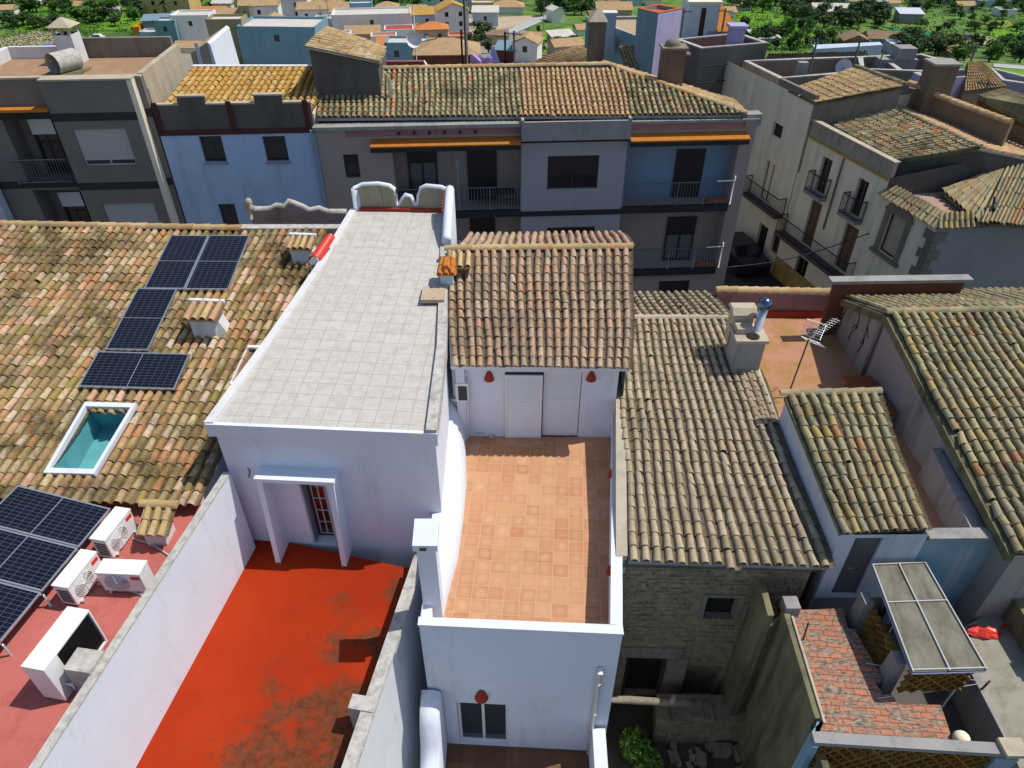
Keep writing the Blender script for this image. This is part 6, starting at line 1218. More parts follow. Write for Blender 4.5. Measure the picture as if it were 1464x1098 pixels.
# ---------------------------------------------------------------- land falling away behind the town
def sst(a, b, x): t = min(1, max(0, (x - a) / (b - a))); return t * t * (3 - 2 * t)
def T(x, y):
    z = -.16 * min(max(y - 42, 0), 172); z -= 3 * sst(214, 320, y) + 4 * sst(320, 900, y)
    z += 5.5 * math.exp(-((x - 72) / 26) ** 2 - ((y - 205) / 42) ** 2)
    z += 60 * sst(700, 2600, y + abs(x) * .2) + .5 * math.sin(x * .05) * math.sin(y * .043) * sst(60, 120, y)
    return z - .5
def G(px, py, off=0.0):
    d = ray(px, py); a, b = 5.0, 3000.0; t = 20.0
    while t < 3000:
        p = O + d * t
        if p.z < T(p.x, p.y) + off: break
        t += 3 + t * .01
    a, b = t - 3 - t * .012, t
    for _ in range(24):
        c = (a + b) / 2; p = O + d * c
        if p.z < T(p.x, p.y) + off: b = c
        else: a = c
    return O + d * b
m = M()
ys = [-150, -60, 0, 20, 40] + [40 + 7 * k for k in range(1, 45)] + [380, 430, 500, 600, 750, 950, 1200, 1600, 2200, 3000]
xs = [-2500, -1600, -1000, -700, -500, -400, -320] + [-260 + 8 * k for k in range(0, 66)] + [320, 400, 500, 700, 1000, 1600, 2500]
pts = [V(x, y, T(x, y)) for y in ys for x in xs]; nx = len(xs)
m.add(pts, [(j * nx + i, j * nx + i + 1, (j + 1) * nx + i + 1, (j + 1) * nx + i) for j in range(len(ys) - 1) for i in range(nx - 1)], 0, True)
m_, nt, nd, ln, bs = nodes('countryside'); bs.inputs['Roughness'].default_value = .95; mp = coords(nd, ln)
n1 = noise(nd, ln, mp, .035, 8, .65, .5); r1 = ramp(nd, [(.36, (.03, .055, .014)), (.46, (.055, .13, .012)), (.54, (.1, .21, .018)), (.64, (.15, .22, .04)), (.72, (.3, .25, .15))]); ln.new(n1.outputs[0], r1.inputs[0])
n2 = noise(nd, ln, mp, .6, 6, .7); r2 = ramp(nd, [(.35, (.55,) * 3), (.65, (1.25,) * 3)]); ln.new(n2.outputs[0], r2.inputs[0])
ln.new(mixc(nd, ln, 1.0, r1.outputs[0], r2.outputs[0], 'MULTIPLY'), bs.inputs['Base Color']); bumpn(nd, ln, bs, n2.outputs[0], .6, .4); struct('ground', m, m_)
m = M(); m.prism([(-90, -40), (90, -40), (90, 46), (-90, 46)], -.9, -.25); struct('town_paving', m, plaster('town_paving', (.2, .185, .165), (.15, .14, .125), (.08, .075, .07), .6, .5, streak=False))
def drape(name, px, mat, off=.12, n=14, kind='structure'):
    q = [Vector((x, y)) for x, y in px]; m = M(); g = []
    for j in range(n + 1):
        for i in range(n + 1):
            p = (q[0] * (1 - i / n) + q[1] * (i / n)) * (1 - j / n) + (q[3] * (1 - i / n) + q[2] * (i / n)) * (j / n); g.append(G(p.x, p.y) + V(0, 0, off))
    m.add(g, [(j * (n + 1) + i, j * (n + 1) + i + 1, (j + 1) * (n + 1) + i + 1, (j + 1) * (n + 1) + i) for j in range(n) for i in range(n)], 0, True); return mk(name, m, mat, kind=kind)
GRASS = plaster('meadow', (.11, .25, .015), (.07, .18, .012), (.04, .08, .015), .8, .12, streak=False, fine=2)
FIELD = plaster('bright_field', (.15, .32, .015), (.10, .24, .015), (.05, .1, .02), .6, .2, streak=False, fine=2)
SAND = plaster('pale_earth', (.46, .38, .27), (.4, .33, .23), (.3, .26, .18), .5, .2, streak=False, fine=2)
ROADM = plaster('pale_road', (.42, .42, .43), (.38, .38, .39), None, .3, .3, streak=False, fine=2)
TOWN = plaster('town_ground', (.3, .27, .23), (.24, .22, .19), (.12, .11, .1), .5, .15, streak=False, fine=2)
drape('town_ground', [(285, 22), (690, 20), (1000, 140), (200, 140)], TOWN, .06)
drape('road', [(-20, 88), (95, 62), (110, 70), (-20, 108)], ROADM, .2); drape('vineyard_earth', [(-20, 62), (60, 42), (130, 55), (-20, 82)], SAND, .12)
drape('field', [(30, 30), (200, 22), (215, 42), (20, 46)], FIELD, .1); drape('field', [(-20, 10), (110, 2), (190, 14), (-20, 30)], GRASS, .1)
drape('earth_lot', [(640, 28), (775, 22), (760, 34), (640, 58)], SAND, .12); drape('road', [(690, 58), (778, 22), (790, 25), (705, 62)], ROADM, .2); drape('field', [(770, 48), (840, 32), (840, 60), (770, 80)], FIELD, .14)
drape('field', [(590, 10), (640, 12), (600, 26), (560, 28)], FIELD, .1); drape('meadow_slope', [(1040, 4), (1100, 14), (1215, 56), (1060, 66)], FIELD, .14); drape('sports_pitch', [(1262, 38), (1330, 47), (1350, 57), (1300, 54)], plaster('pitch_green', (.03, .2, .09), (.025, .17, .08), None, .2, .2, streak=False, fine=2), .2)
drape('car_park', [(1348, 56), (1400, 50), (1440, 62), (1365, 68)], SAND, .2); drape('sports_pitch', [(1400, 33), (1440, 30), (1455, 38), (1425, 42)], plaster('yellow_pitch', (.2, .26, .03), None, None, .2, .2, streak=False, fine=2), .2); drape('field', [(1400, 45), (1500, 35), (1500, 62), (1440, 60)], FIELD, .14); drape('path', [(1420, 92), (1500, 98), (1500, 104), (1420, 97)], ROADM, .2)
drape('field', [(1422, 98), (1500, 104), (1500, 112), (1430, 108)], FIELD, .16)
# plants
def leafmat(name, a, b, c):
    m_, nt, nd, ln, bs = nodes(name); bs.inputs['Roughness'].default_value = .8; at = nd.new('ShaderNodeAttribute'); at.attribute_name = 'rnd'; r_ = ramp(nd, [(0, a), (.5, b), (1, c)]); ln.new(at.outputs['Fac'], r_.inputs[0]); ln.new(r_.outputs[0], bs.inputs['Base Color']); return m_
LD = leafmat('dark_leaves', (.012, .035, .006), (.028, .075, .01), (.06, .13, .016)); LG = leafmat('green_leaves', (.025, .08, .008), (.055, .16, .012), (.1, .24, .02)); LO = leafmat('olive_leaves', (.05, .07, .03), (.09, .11, .05), (.14, .16, .08))
BARK = plaster('bark', (.09, .065, .045), None, None)
rs = random.Random(77)
def tree_proto(lm, sp, n=760):
    o = thing('broadleaf_tree', 'x', 'tree', (0, 0, 0)); m = M(); m.tube([(0, 0, -.6), (.05, .02, 1.2), (0, .1, 2.4)], [.28, .2, .12], 7); m.tube([(.03, .02, 1.3), (.9, .2, 2.6), (1.3, .4, 3.4)], [.13, .09, .04], 5); m.tube([(.03, .02, 1.5), (-.8, -.3, 2.7), (-1.2, -.2, 3.5)], [.13, .09, .04], 5); mk('trunk', m, BARK, o)
    m = M()
    for k in range(9): a = rs.uniform(0, 6.28); r = rs.uniform(.2, 1.5) * sp; leafy(m, (math.cos(a) * r, math.sin(a) * r, rs.uniform(1.9, 4.6)), rs.uniform(.8, 1.3) * sp, rs.uniform(.8, 1.3) * sp, rs.uniform(.7, 1.1), n // 9, .34, rs)
    mk('crown', m, lm, o); return o
protos = {'d': [tree_proto(LD, 1.0), tree_proto(LD, 1.25), tree_proto(LD, .8)], 'g': [tree_proto(LG, 1.0), tree_proto(LG, 1.2)], 'o': [tree_proto(LO, .9)]}
used = set()
def tree(px, py, hpx, k, label, group):
    p = G(px, py); s = hpx / (F / dep(p)) / 4.6; pr = rs.choice(protos[k]); zz = rs.uniform(0, 6)
    if pr.name not in used:
        used.add(pr.name); pr.location = p; pr.rotation_euler = (0, 0, zz); pr.scale = (s * 1.1, s * 1.1, s); pr['label'] = label; pr['group'] = group
    else: dup(pr, p, zz, label, (s * rs.uniform(1.05, 1.6), s * rs.uniform(1.05, 1.6), s * rs.uniform(.85, 1.1)), group)
def trees(box, n, h, ks, label, group):
    for _ in range(n): tree(rs.uniform(box[0], box[2]), rs.uniform(box[1], box[3]), rs.uniform(*h), rs.choice(ks), label, group)
trees((0, 12, 110, 22), 16, (12, 20), 'ddg', 'dark tree in the wooded strip at the top left', 'trees at the top left')
trees((0, 34, 80, 44), 11, (14, 20), 'dd', 'dark tree in the hedge above the vineyard', 'trees above the vineyard')
trees((112, 26, 160, 34), 8, (18, 24), 'dg', 'tree in the dense clump between the vineyard and the yellow building', 'trees in the clump by the vineyard')
trees((160, 4, 215, 40), 10, (12, 18), 'dg', 'tree in the gardens beside the yellow building', 'garden trees beside the yellow building')
trees((278, 2, 480, 12), 20, (12, 18), 'gd', 'tree in the green belt behind the white village houses', 'trees behind the village houses')
trees((480, 4, 610, 14), 16, (13, 19), 'gd', 'tree in the grove behind the house with the blue tower', 'trees behind the blue tower house')
trees((672, 52, 702, 78), 7, (18, 26), 'dd', 'dark bushy tree by the road bend above the hanging sheets', 'trees by the road bend')
trees((650, 30, 772, 50), 6, (8, 12), 'o', 'small grey-green olive tree on the bare earth lot', 'olive trees on the earth lot')
trees((772, 2, 845, 26), 15, (14, 22), 'dg', 'tree in the garden behind the white chapel', 'trees behind the chapel')
trees((775, 62, 830, 80), 6, (10, 14), 'g', 'low green tree in the field left of the grey house', 'trees in the small field')
trees((1045, 2, 1110, 20), 12, (13, 18), 'dg', 'tree at the top of the grassy slope', 'trees at the top of the slope')
trees((1060, 38, 1190, 72), 26, (13, 20), 'ddg', 'tree on the grassy slope behind the grey terrace', 'trees on the grassy slope')
trees((1120, 14, 1270, 44), 48, (15, 20), 'dd', 'dark tree in the wooded belt below the lilac white villa', 'trees of the wooded belt')
trees((1275, 66, 1365, 88), 26, (18, 24), 'dd', 'dark tree in the dense clump below the sports pitch', 'trees below the sports pitch')
trees((1360, 72, 1470, 90), 26, (15, 22), 'ddg', 'dark tree in the belt below the car park', 'trees below the car park')
trees((1290, 4, 1464, 28), 30, (9, 14), 'dgg', 'tree among the far villas at the top right', 'trees among the far villas')
trees((1290, 30, 1464, 48), 14, (8, 12), 'dg', 'tree in the hedges around the far sports ground', 'trees around the sports ground')
# distant wood: one mass
m = M()
for _ in range(420):
    x, y = rs.uniform(-330, 330), rs.uniform(285, 420); leafy(m, (x, y, T(x, y) + 2.2), 3.4, 3.4, 2.6, 42, .8, rs)
mk('distant_wood', m, LD, None, 'far green wood and scrub beyond the last houses along the top edge', 'wood', kind='stuff')
m = M()
for j in range(9):
    for i in range(46):
        p = G(-20 + i * 3.4 + j * 2, 79 - i * .52 - j * 3.2 + .02 * i); leafy(m, p + V(0, 0, .4), .55, .45, .45, 9, .24, rs)
mk('vine_rows', m, LG, None, 'rows of low vines in the pale vineyard at the upper left', 'vines', kind='stuff')
m = M()
for _ in range(900):
    px, py = rs.uniform(1040, 1230), rs.uniform(6, 75); p = G(px, py); leafy(m, p + V(0, 0, .3), 1.2, 1.2, .7, 10, .3, rs)
for _ in range(700):
    px, py = rs.choice(((rs.uniform(0, 280), rs.uniform(2, 50)), (rs.uniform(270, 840), rs.uniform(0, 14)), (rs.uniform(1230, 1464), rs.uniform(2, 60)))); p = G(px, py); leafy(m, p + V(0, 0, .4), 1.6, 1.3, .9, 10, .4, rs)
mk('scrub', m, LG, None, 'low green scrub on the slopes behind the town', 'scrub', kind='stuff')
def palm(px, py, hpx, label):
    p = G(px, py); h = hpx / (F / dep(p)); o = thing('palm_tree', label, 'palm tree', p); m = M(); m.tube([p, p + V(.1, 0, h * .5), p + V(.05, 0, h * .8)], [h * .05, h * .04, h * .04], 7); mk('trunk', m, BARK, o); m = M(); t = p + V(.05, 0, h * .8)
    for k in range(34):
        a = k * 2.4; e = rs.uniform(-.1, 1.1); d = V(math.cos(a) * math.cos(e), math.sin(a) * math.cos(e), math.sin(e)); L = h * rs.uniform(.35, .5); q = [t + d * L * s + V(0, 0, -L * .6 * s * s) for s in (0, .4, .75, 1)]; sd = V(-math.sin(a), math.cos(a), 0) * L * .12
        for i in range(3): m.face([q[i] - sd * (1 - i * .3), q[i] + sd * (1 - i * .3), q[i + 1] + sd * (.7 - i * .3), q[i + 1] - sd * (.7 - i * .3)], rs.random())
    mk('fronds', m, LD, o)
palm(240, 30, 30, 'dark palm tree in front of the yellow building'); palm(1006, 22, 18, 'small palm beside the house with the orange sloping roof')
# ---------------------------------------------------------------- blocks and roofs just behind the first row
def block(name, label, cat, px, z, z0, mat, par=0.0, floor=None, capm=None, t_=.22):
    P_ = [Z(x, y, z) for x, y in px]; c = sum(P_, Vector()) / len(P_); o = thing(name, label, cat, (c.x, c.y, z0)); m = M()
    k = len(P_); inn = [p + (c - p).normalized() * t_ * 1.3 for p in P_]
    for i in range(k):
        j = (i + 1) % k; m.face([V(P_[i].x, P_[i].y, z0), V(P_[j].x, P_[j].y, z0), P_[j], P_[i]])
        if par: m.face([P_[i], P_[j], inn[j], inn[i]]); m.face([inn[i], inn[j], inn[j] - V(0, 0, par), inn[i] - V(0, 0, par)])
    if not par: m.face(P_)
    mk('wall', m, mat, o)
    if par: m = M(); m.face([p - V(0, 0, par) for p in inn]); mk('roof_terrace', m, floor, o); m = M(); [m.hexa([P_[i], P_[(i + 1) % k], inn[(i + 1) % k], inn[i]], [q + V(0, 0, .06) for q in (P_[i], P_[(i + 1) % k], inn[(i + 1) % k], inn[i])]) for i in range(k)]; mk('coping', m, capm or CAP, o)
    return o
def troof(par, pq, nc, nr, mat, seed, deck=MOSSY, jit=1.5):
    A_, B_, C_, D_ = pq; m = M(); tiles(m, A_, B_, C_, D_, nc, nr, seed, None, jit); r_ = mk('roof', m, mat, par); m = M(); d = V(0, 0, -.05); slabq(m, A_ + d, B_ + d, C_ + d, D_ + d, .14); mk('roof_deck', m, deck, r_); return r_
BLUET = plaster('blue_teal_wall', (.17, .26, .33), (.21, .3, .37), (.33, .37, .4), .6, .8)
REDR = plaster('red_roof', (.5, .13, .06), (.42, .12, .05), (.45, .25, .1), .5, .8, streak=False)
o = block('grey_block_house', 'tall grey block house with an orange-red roof terrace behind the apartment block', 'building', [(966, 57), (1002, 70), (1098, 62), (1056, 48)], 10.2, -4, plaster('block_wall', (.15, .145, .135), (.125, .12, .115), (.08, .08, .075), .5, .8), .8, REDR)
m = M(); q = Z(1003, 70, 10.2)
for k in range(4): r0 = Z(1003, 71, 10.2) + V(0, -.02, -.9 - k * .9); r1_ = Z(1098, 63, 10.2) + V(0, -.02, -.9 - k * .9); m.tube([r0, r1_], .03, 4)
mk('joint_lines', m, BAND, o)
q = Z(1003, 60, 9.4); m = M(); m.box(q.x - 1.0, q.x + .9, q.y + .2, q.y + 2.6, 9.3, 11.5); s = mk('stair_hut', m, WHITE2, o); m = M(); m.box(q.x - 1.1, q.x + 1.0, q.y + .1, q.y + 2.7, 11.5, 11.65); mk('slab', m, CREAM, s)
m = M(); a = V(q.x + .7, q.y + .3, 11.3); slabq(m, a + V(0, 1.6, .1), a + V(.5, 1.6, .1), a + V(1.7, -.2, -1.3), a + V(.2, -.3, -1.3), .08); mk('orange_slope', m, ORANGE, s); m = M(); m.prism([(q.x + .3, q.y + .2), (q.x + 2.3, q.y + .15), (q.x + 2.3, q.y + 1.8), (q.x + .3, q.y + 1.8)], 9.3, [10.0, 9.9, 9.9, 10.0]); mk('hut_base', m, LILAC, s)
m = M(); m.box(q.x - .25, q.x + .05, q.y + .17, q.y + .22, 9.4, 11.3); mk('door', m, MAR, s)
q = Z(1052, 62, 10.2); m = M(); m.box(q.x - .4, q.x + .4, q.y - .1, q.y + .7, 9.4, 11.0); m.box(q.x - .52, q.x + .52, q.y - .22, q.y + .82, 11.0, 11.15); mk('water_pillar', m, LILAC, o)
o = block('lilac_house', 'house with a blue-grey side and a lit lilac wall under a red roof edge', 'house', [(912, 13), (941, 20), (975, 13), (940, 7)], 11.9, -5, BLUET, .15, REDR, REDR)
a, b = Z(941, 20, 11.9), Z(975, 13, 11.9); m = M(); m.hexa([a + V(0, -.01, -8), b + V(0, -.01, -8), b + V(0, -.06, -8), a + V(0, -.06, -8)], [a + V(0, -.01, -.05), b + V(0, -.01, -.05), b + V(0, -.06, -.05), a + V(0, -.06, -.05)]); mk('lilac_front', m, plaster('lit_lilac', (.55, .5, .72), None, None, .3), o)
q = Z(949, 48, 9.5); chimney('small white chimney with dark vents in front of the lilac house', V(q.x, q.y - 1, 0), .7, .6, 8.5, 11.0, plaster('pale_lilac', (.5, .52, .65), None, None), 'slab', WHITE2)
o = block('teal_house', 'long teal-blue house with a buff flat roof behind the pointed chimney', 'house', [(838, 25), (872, 38), (913, 54), (915, 24)], 9.8, -5, BLUET, .12, plaster('buff_roof', (.45, .31, .2), (.4, .33, .22), None, .4, .6, streak=False), CAP)
q = Z(869, 58, 9.2); chimney('white chimney with a dark mouth between the pointed chimney and the teal house', V(q.x, q.y, 0), .8, .6, 8.5, 10.8, plaster('pale_bluish', (.45, .52, .6), None, None), 'slab', WHITE2)
o = thing('striped_roof_house', 'house under a dark striped tile roof behind the round-topped chimney', 'house', Z(940, 90, 0)); A_, B_, C_, D_ = Z(884, 66, 9.9), Z(967, 60, 9.9), Z(1003, 104, 8.6), Z(900, 104, 8.6); troof(o, (A_, B_, C_, D_), 20, 13, TDARK, 111); m = M(); m.prism([D_, C_, B_, A_], -4, [8.4, 8.4, 9.7, 9.7]); mk('wall', m, BLUET, o)
o = thing('straw_roof_house', 'house under a straw-coloured tile roof sloping left behind the apartment ridge', 'house', Z(810, 95, 0)); A_, B_, C_, D_ = Z(828, 66, 10.6), Z(872, 88, 10.6), Z(840, 110, 9.4), Z(735, 98, 9.4); troof(o, (A_, B_, C_, D_), 22, 16, TOCH, 112); m = M(); m.prism([D_, C_, B_, A_], -4, [9.2, 9.2, 10.4, 10.4]); mk('wall', m, GREY, o)
o = block('grey_terrace_house', 'grey house with a deep parapet terrace and a satellite dish right of the apartment block', 'house', [(1063, 88), (1114, 113), (1210, 106), (1290, 101), (1262, 81), (1150, 84)], 9.5, -4, GREY, .9, plaster('brown_terrace', (.22, .15, .11), None, None), CAP)
q = Z(1203, 97, 9.6); m = M(); dx_ = V(-.45, -.85, .3).normalized(); cc_ = q + V(0, -.3, .1); m.tube([cc_ + dx_ * z for z in (0, .03, .08, .15)], [.02, .2, .33, .42], 22, False); s = mk('satellite_dish', m, plain('dish_grey', (.6, .63, .68), .4), o); m = M(); m.tube([q + V(0, -.1, -1.0), q + V(0, -.1, .1)], .04, 6); m.tube([q + V(0, -.3, 0), q + V(-.3, -.8, .3)], .02, 5); mk('dish_arm', m, STEEL, s)
a, b = Z(1063, 88, 9.5), Z(1114, 113, 9.5); n_ = V(b.y - a.y, -(b.x - a.x), 0).normalized() * .03; m = M(); m.hexa([V(p.x, p.y, -4) for p in (a, b, b + n_, a + n_)], [V(p.x, p.y, 8.2) for p in (a, b, b + n_, a + n_)]); mk('lower_facade', m, CREAM, o)
fL = Fac(a + n_, b + n_)
for wz in ((.3, .42, 6.2, 7.6), (.68, .82, 5.6, 7.7), (.35, .47, 2.6, 4.2), (.66, .8, 2.4, 4.6)): window(o, fL, (wz[0] * fL.L, wz[1] * fL.L, wz[2], wz[3], -.06), BROWNW, GL, 'window', 1, 0, .08, .0)
long_balcony(fL, fL.L * .55, fL.L * .95, 5.6, o, .5)
m = M(); q = Z(1144, 108, 9.4); m.box(q.x - .25, q.x + .25, q.y - .2, q.y + .2, 9.2, 10.1); mk('vent_stub', m, LGREY, o)
def pole(px, py, ytop, label, z=None, r=.05, name='antenna_mast', cat='mast', arms=3, base=None):
    p = base if base is not None else (Z(px, py, z) if z is not None else G(px, py)); n = V(0, -1, 0); top = onplane(px, ytop, p, n); o = thing(name, label, cat, p); m = M(); m.tube([p, V(p.x, p.y, top.z)], r, 6); mk('pole', m, IRON, o)
    if arms:
        m = M(); t = V(p.x, p.y, top.z); L = .42 if r < .08 else .9; m.tube([t + V(-L, .2, -.15), t + V(L, -.2, -.15)], r * .5, 5)
        for k in range(arms * 2 + 1): x = -L + L * 2 * k / (arms * 2); s_ = V(.12, .35, 0) * (1 if r < .08 else .2); q = t + V(x, -x * .22, -.15); m.tube([q - s_, q + s_], r * .35, 4)
        mk('cross_arm', m, IRON, o)
pole(1157, 104, 54, 'thin dark antenna mast left of the satellite dish', 9.3); pole(1219, 97, 52, 'thin dark antenna mast right of the satellite dish', 9.3); pole(1255, 100, 78, 'short pale post at the end of the parapet terrace', 9.3, .04, 'post', 'post', 0)
pole(1384, 98, 63, 'leaning dark antenna with a round head above the lilac wall', 10.2); pole(1409, 130, 115, 'short dark antenna above the right-hand straw roof', 10.0); pole(1428, 160, 130, 'dark antenna standing on the mossy right-hand roof', 9.3)
# balcony hut between
o = thing('balcony_hut', 'small cream balcony hut with a grey slab roof at the corner of the grey terrace', 'hut', Z(1073, 150, 8)); q = Z(1080, 150, 7.4); m = M(); m.prism([Z(1046, 116, 8.5), Z(1090, 135, 8.5), Z(1100, 130, 8.5), Z(1058, 111, 8.5)], 8.5, 8.62); mk('slab', m, LGREY, o); m = M(); a, b = Z(1054, 120, 8.5), Z(1086, 134, 8.5); m.prism([a, b, b + V(.8, .3, 0), a + V(.8, .3, 0)], 5.6, 8.49); mk('wall', m, CREAM, o); m = M(); m.prism([lerp(a, b, .72) + V(-.03, -.02, 0), b + V(-.03, -.02, 0), b + V(0, 0, 0), lerp(a, b, .72)], 5.6, 8.4); mk('brown_panel', m, BROWNW, o)
# right-hand roofs
o = block('low_parapet_house', 'dark grey parapet house with a masonry trough behind the grey terrace', 'house', [(1226, 82), (1318, 78), (1348, 87), (1345, 104), (1230, 100)], 9.6, -5, GREY, .8, DGREY); m = M(); q0, q1_ = Z(1256, 96, 9.3), Z(1310, 96, 9.3); m.prism([q0, q1_, q1_ + V(0, .8, 0), q0 + V(0, .8, 0)], 8.8, 9.7); q = (q0 + q1_) / 2; m.box(q.x - .2, q.x + .8, q.y - .1, q.y + .9, 9.7, 10.3); mk('masonry_trough', m, LGREY, o)
o = block('lilac_wall_house', 'house with a purple-blue rendered wall and pale left edge', 'house', [(1305, 105), (1385, 100), (1405, 108), (1330, 117)], 10.4, -4, LILAC, .35, GREY); 
a, b = Z(1305, 105, 10.4), Z(1385, 100, 10.4)
o = thing('striped_gable_house', 'house under a steep straw-striped tile roof right of the lilac wall', 'house', Z(1410, 110, 0)); A_, B_, C_, D_ = Z(1383, 88, 11.0), Z(1403, 88, 11.0), Z(1438, 124, 9.9), Z(1378, 130, 9.9); troof(o, (A_, B_, C_, D_), 15, 10, TOCH, 113); m = M(); m.prism([D_, C_, B_, A_], -4, [9.7, 9.7, 10.8, 10.8]); mk('wall', m, plaster('buff_wall', (.3, .24, .16), None, None), o)
o = thing('right_edge_house', 'house under a mossy tile roof with an orange patch at the right edge', 'house', Z(1450, 150, 0)); A_, B_, C_, D_ = Z(1400, 136, 10.2), Z(1432, 126, 10.4), Z(1560, 165, 10.4), Z(1490, 190, 9.3); troof(o, (A_, B_, C_, Z(1500, 190, 9.4)), 18, 9, TMOSS, 114); troof(o, (Z(1401, 137, 10.15), Z(1401.5, 136.5, 10.15), Z(1500, 190, 9.4), Z(1398, 150, 9.4)), 10, 6, TDARK, 115); m = M(); m.prism([Z(1398, 150, 9.3), Z(1500, 191, 9.3), C_, B_], -4, 9.2); mk('wall', m, plaster('buff_wall', (.3, .24, .16), None, None), o)
block('far_right_wall', 'lavender grey walled roof at the right edge behind the striped gable', 'house', [(1415, 98), (1475, 112), (1475, 122), (1432, 116)], 9.6, -5, plaster('lavender', (.3, .3, .38), None, None), .3, LGREY)
o = block('white_slab_house', 'house with a long sunlit white side wall behind the grey terrace', 'house', [(1162, 64), (1258, 60), (1262, 64), (1166, 70)], 7.5, -8, plaster('bluish_white', (.5, .57, .68), (.44, .52, .62), (.35, .42, .5), .5, .6))
o = thing('low_tile_roof_house', 'long low house under pinkish tiles below the white side wall', 'house', Z(1160, 85, 0)); A_, B_, C_, D_ = Z(1098, 78, 8.3), Z(1238, 74, 8.3), Z(1240, 86, 7.4), Z(1090, 90, 7.4); troof(o, (A_, B_, C_, D_), 34, 9, TPINK, 116); m = M(); m.prism([D_, C_, B_, A_], -6, [7.2, 7.2, 8.1, 8.1]); mk('wall', m, GREY, o)
# white gable beside the dark building, striped
o = thing('buff_striped_house', 'buff gable wall with white stripes behind the golden roof', 'house', Z(300, 95, 0)); q = YP(300, 95, 40); fg = Fac(V(q.x - .85, 40, 0), V(q.x + .75, 40.1, 0)); z0 = fg.uv(300, 100)[1]; zt_ = fg.uv(308, 60)[1]; zl_ = fg.uv(278, 76)[1]
m = M(); m.hexa([fg.pt(0, -3), fg.pt(fg.L * .72, -3), fg.pt(fg.L * .72, -3, -4), fg.pt(0, -3, -4)], [fg.pt(0, zl_), fg.pt(fg.L * .62, zt_), fg.pt(fg.L * .62, zt_, -4), fg.pt(0, zl_, -4)]); mk('wall', m, plaster('buff_gable', (.5, .4, .27), None, None), o)
m = M(); m.hexa([fg.pt(fg.L * .72 + .003, -3), fg.pt(fg.L * 1.25, -3), fg.pt(fg.L * 1.25, -3, -4), fg.pt(fg.L * .72 + .003, -3, -4)], [fg.pt(fg.L * .62 + .003, zt_), fg.pt(fg.L * .7, zt_ - .1), fg.pt(fg.L * .7, zt_ - .1, -4), fg.pt(fg.L * .62 + .003, zt_, -4)]); bar(m, fg, fg.L * .2, fg.L * .32, -2, zl_ + .5, .003, .03); mk('white_side', m, WHITE, o)
# hanging sheets
la, lb2 = YP(672, 68, 37), YP(722, 70, 37)
for k, (pq, c, lb_) in enumerate((([(672, 104), (706, 104), (706, 84), (690, 82), (673, 75)], (.52, .36, .75), 'lilac sheet hanging behind the apartment ridge, the left one'), ([(694, 84), (706, 65), (715, 88), (720, 104), (704, 104)], (.42, .45, .72), 'blue-violet sheet drawn up to a peak behind the apartment ridge'))):
    P_ = [YP(x, y, 37 + k * .5) for x, y in pq]; cen = sum(P_, Vector()) / len(P_); m = M(); n_ = len(P_)
    for i in range(n_):
        for j in range(6):
            a, b = lerp(P_[i], P_[(i + 1) % n_], j / 6), lerp(P_[i], P_[(i + 1) % n_], (j + 1) / 6); w_ = lambda p: p + V(0, .12 * math.sin(p.x * 9 + p.z * 2), 0); c_ = cen + V(0, -.1, 0)
            m.face([w_(a), w_(b), lerp(w_(b), c_, .5), lerp(w_(a), c_, .5)], 0, True); m.face([lerp(w_(a), c_, .5), lerp(w_(b), c_, .5), c_], 0, True)
    mk('hanging_sheet', m, plaster('sheet_%d' % k, c, None, None, .2, fine=20), None, lb_, 'laundry', 'sheets hung behind the ridge')
m = M(); m.tube([la + V(-.4, 0, .6), lb2 + V(0, .3, .5)], .02, 4); m.tube([la + V(-.4, 0, .8), la + V(-.4, 0, -3)], .05, 6); m.tube([lb2 + V(0, .3, .7), lb2 + V(0, .3, -3)], .05, 6); mk('drying_line', m, IRON, None, 'drying line on two dark posts carrying the lilac sheets', 'clothes line')
o = thing('maroon_terrace_wall', 'maroon rendered terrace wall right of the loft, with a pale end', 'wall', YP(577, 105, 38)); a, b = YP(548, 88, 38), YP(606, 88, 38); m = M(); m.prism([a, b, b + V(0, .3, 0), a + V(0, .3, 0)], 5, a.z); mk('wall', m, plaster('maroon_wall', (.26, .1, .1), (.22, .09, .1), (.14, .06, .07), .5), o); m = M(); m.prism([b, b + V(.7, 0, 0), b + V(.7, .3, 0), b + V(0, .3, 0)], 5, [a.z, a.z - 1.0, a.z - 1.0, a.z]); mk('pale_end', m, WHITE2, o)
o = thing('satellite_mast', 'white satellite dish on a tall thin mast above the maroon wall', 'satellite dish', YP(592, 100, 40)); q = YP(592, 57, 40); tp = YP(590, 8, 40); m = M(); m.tube([q + V(0, .1, -5), tp + V(0, .1, 0)], .03, 6); mk('mast', m, STEEL, o); m = M(); dx_ = V(.1, -.9, .3).normalized(); m.tube([q + dx_ * z for z in (0, .04, .1, .2)], [.02, .22, .33, .4], 22, False); mk('dish', m, plain('dish_white', (.7, .7, .7), .4), o)
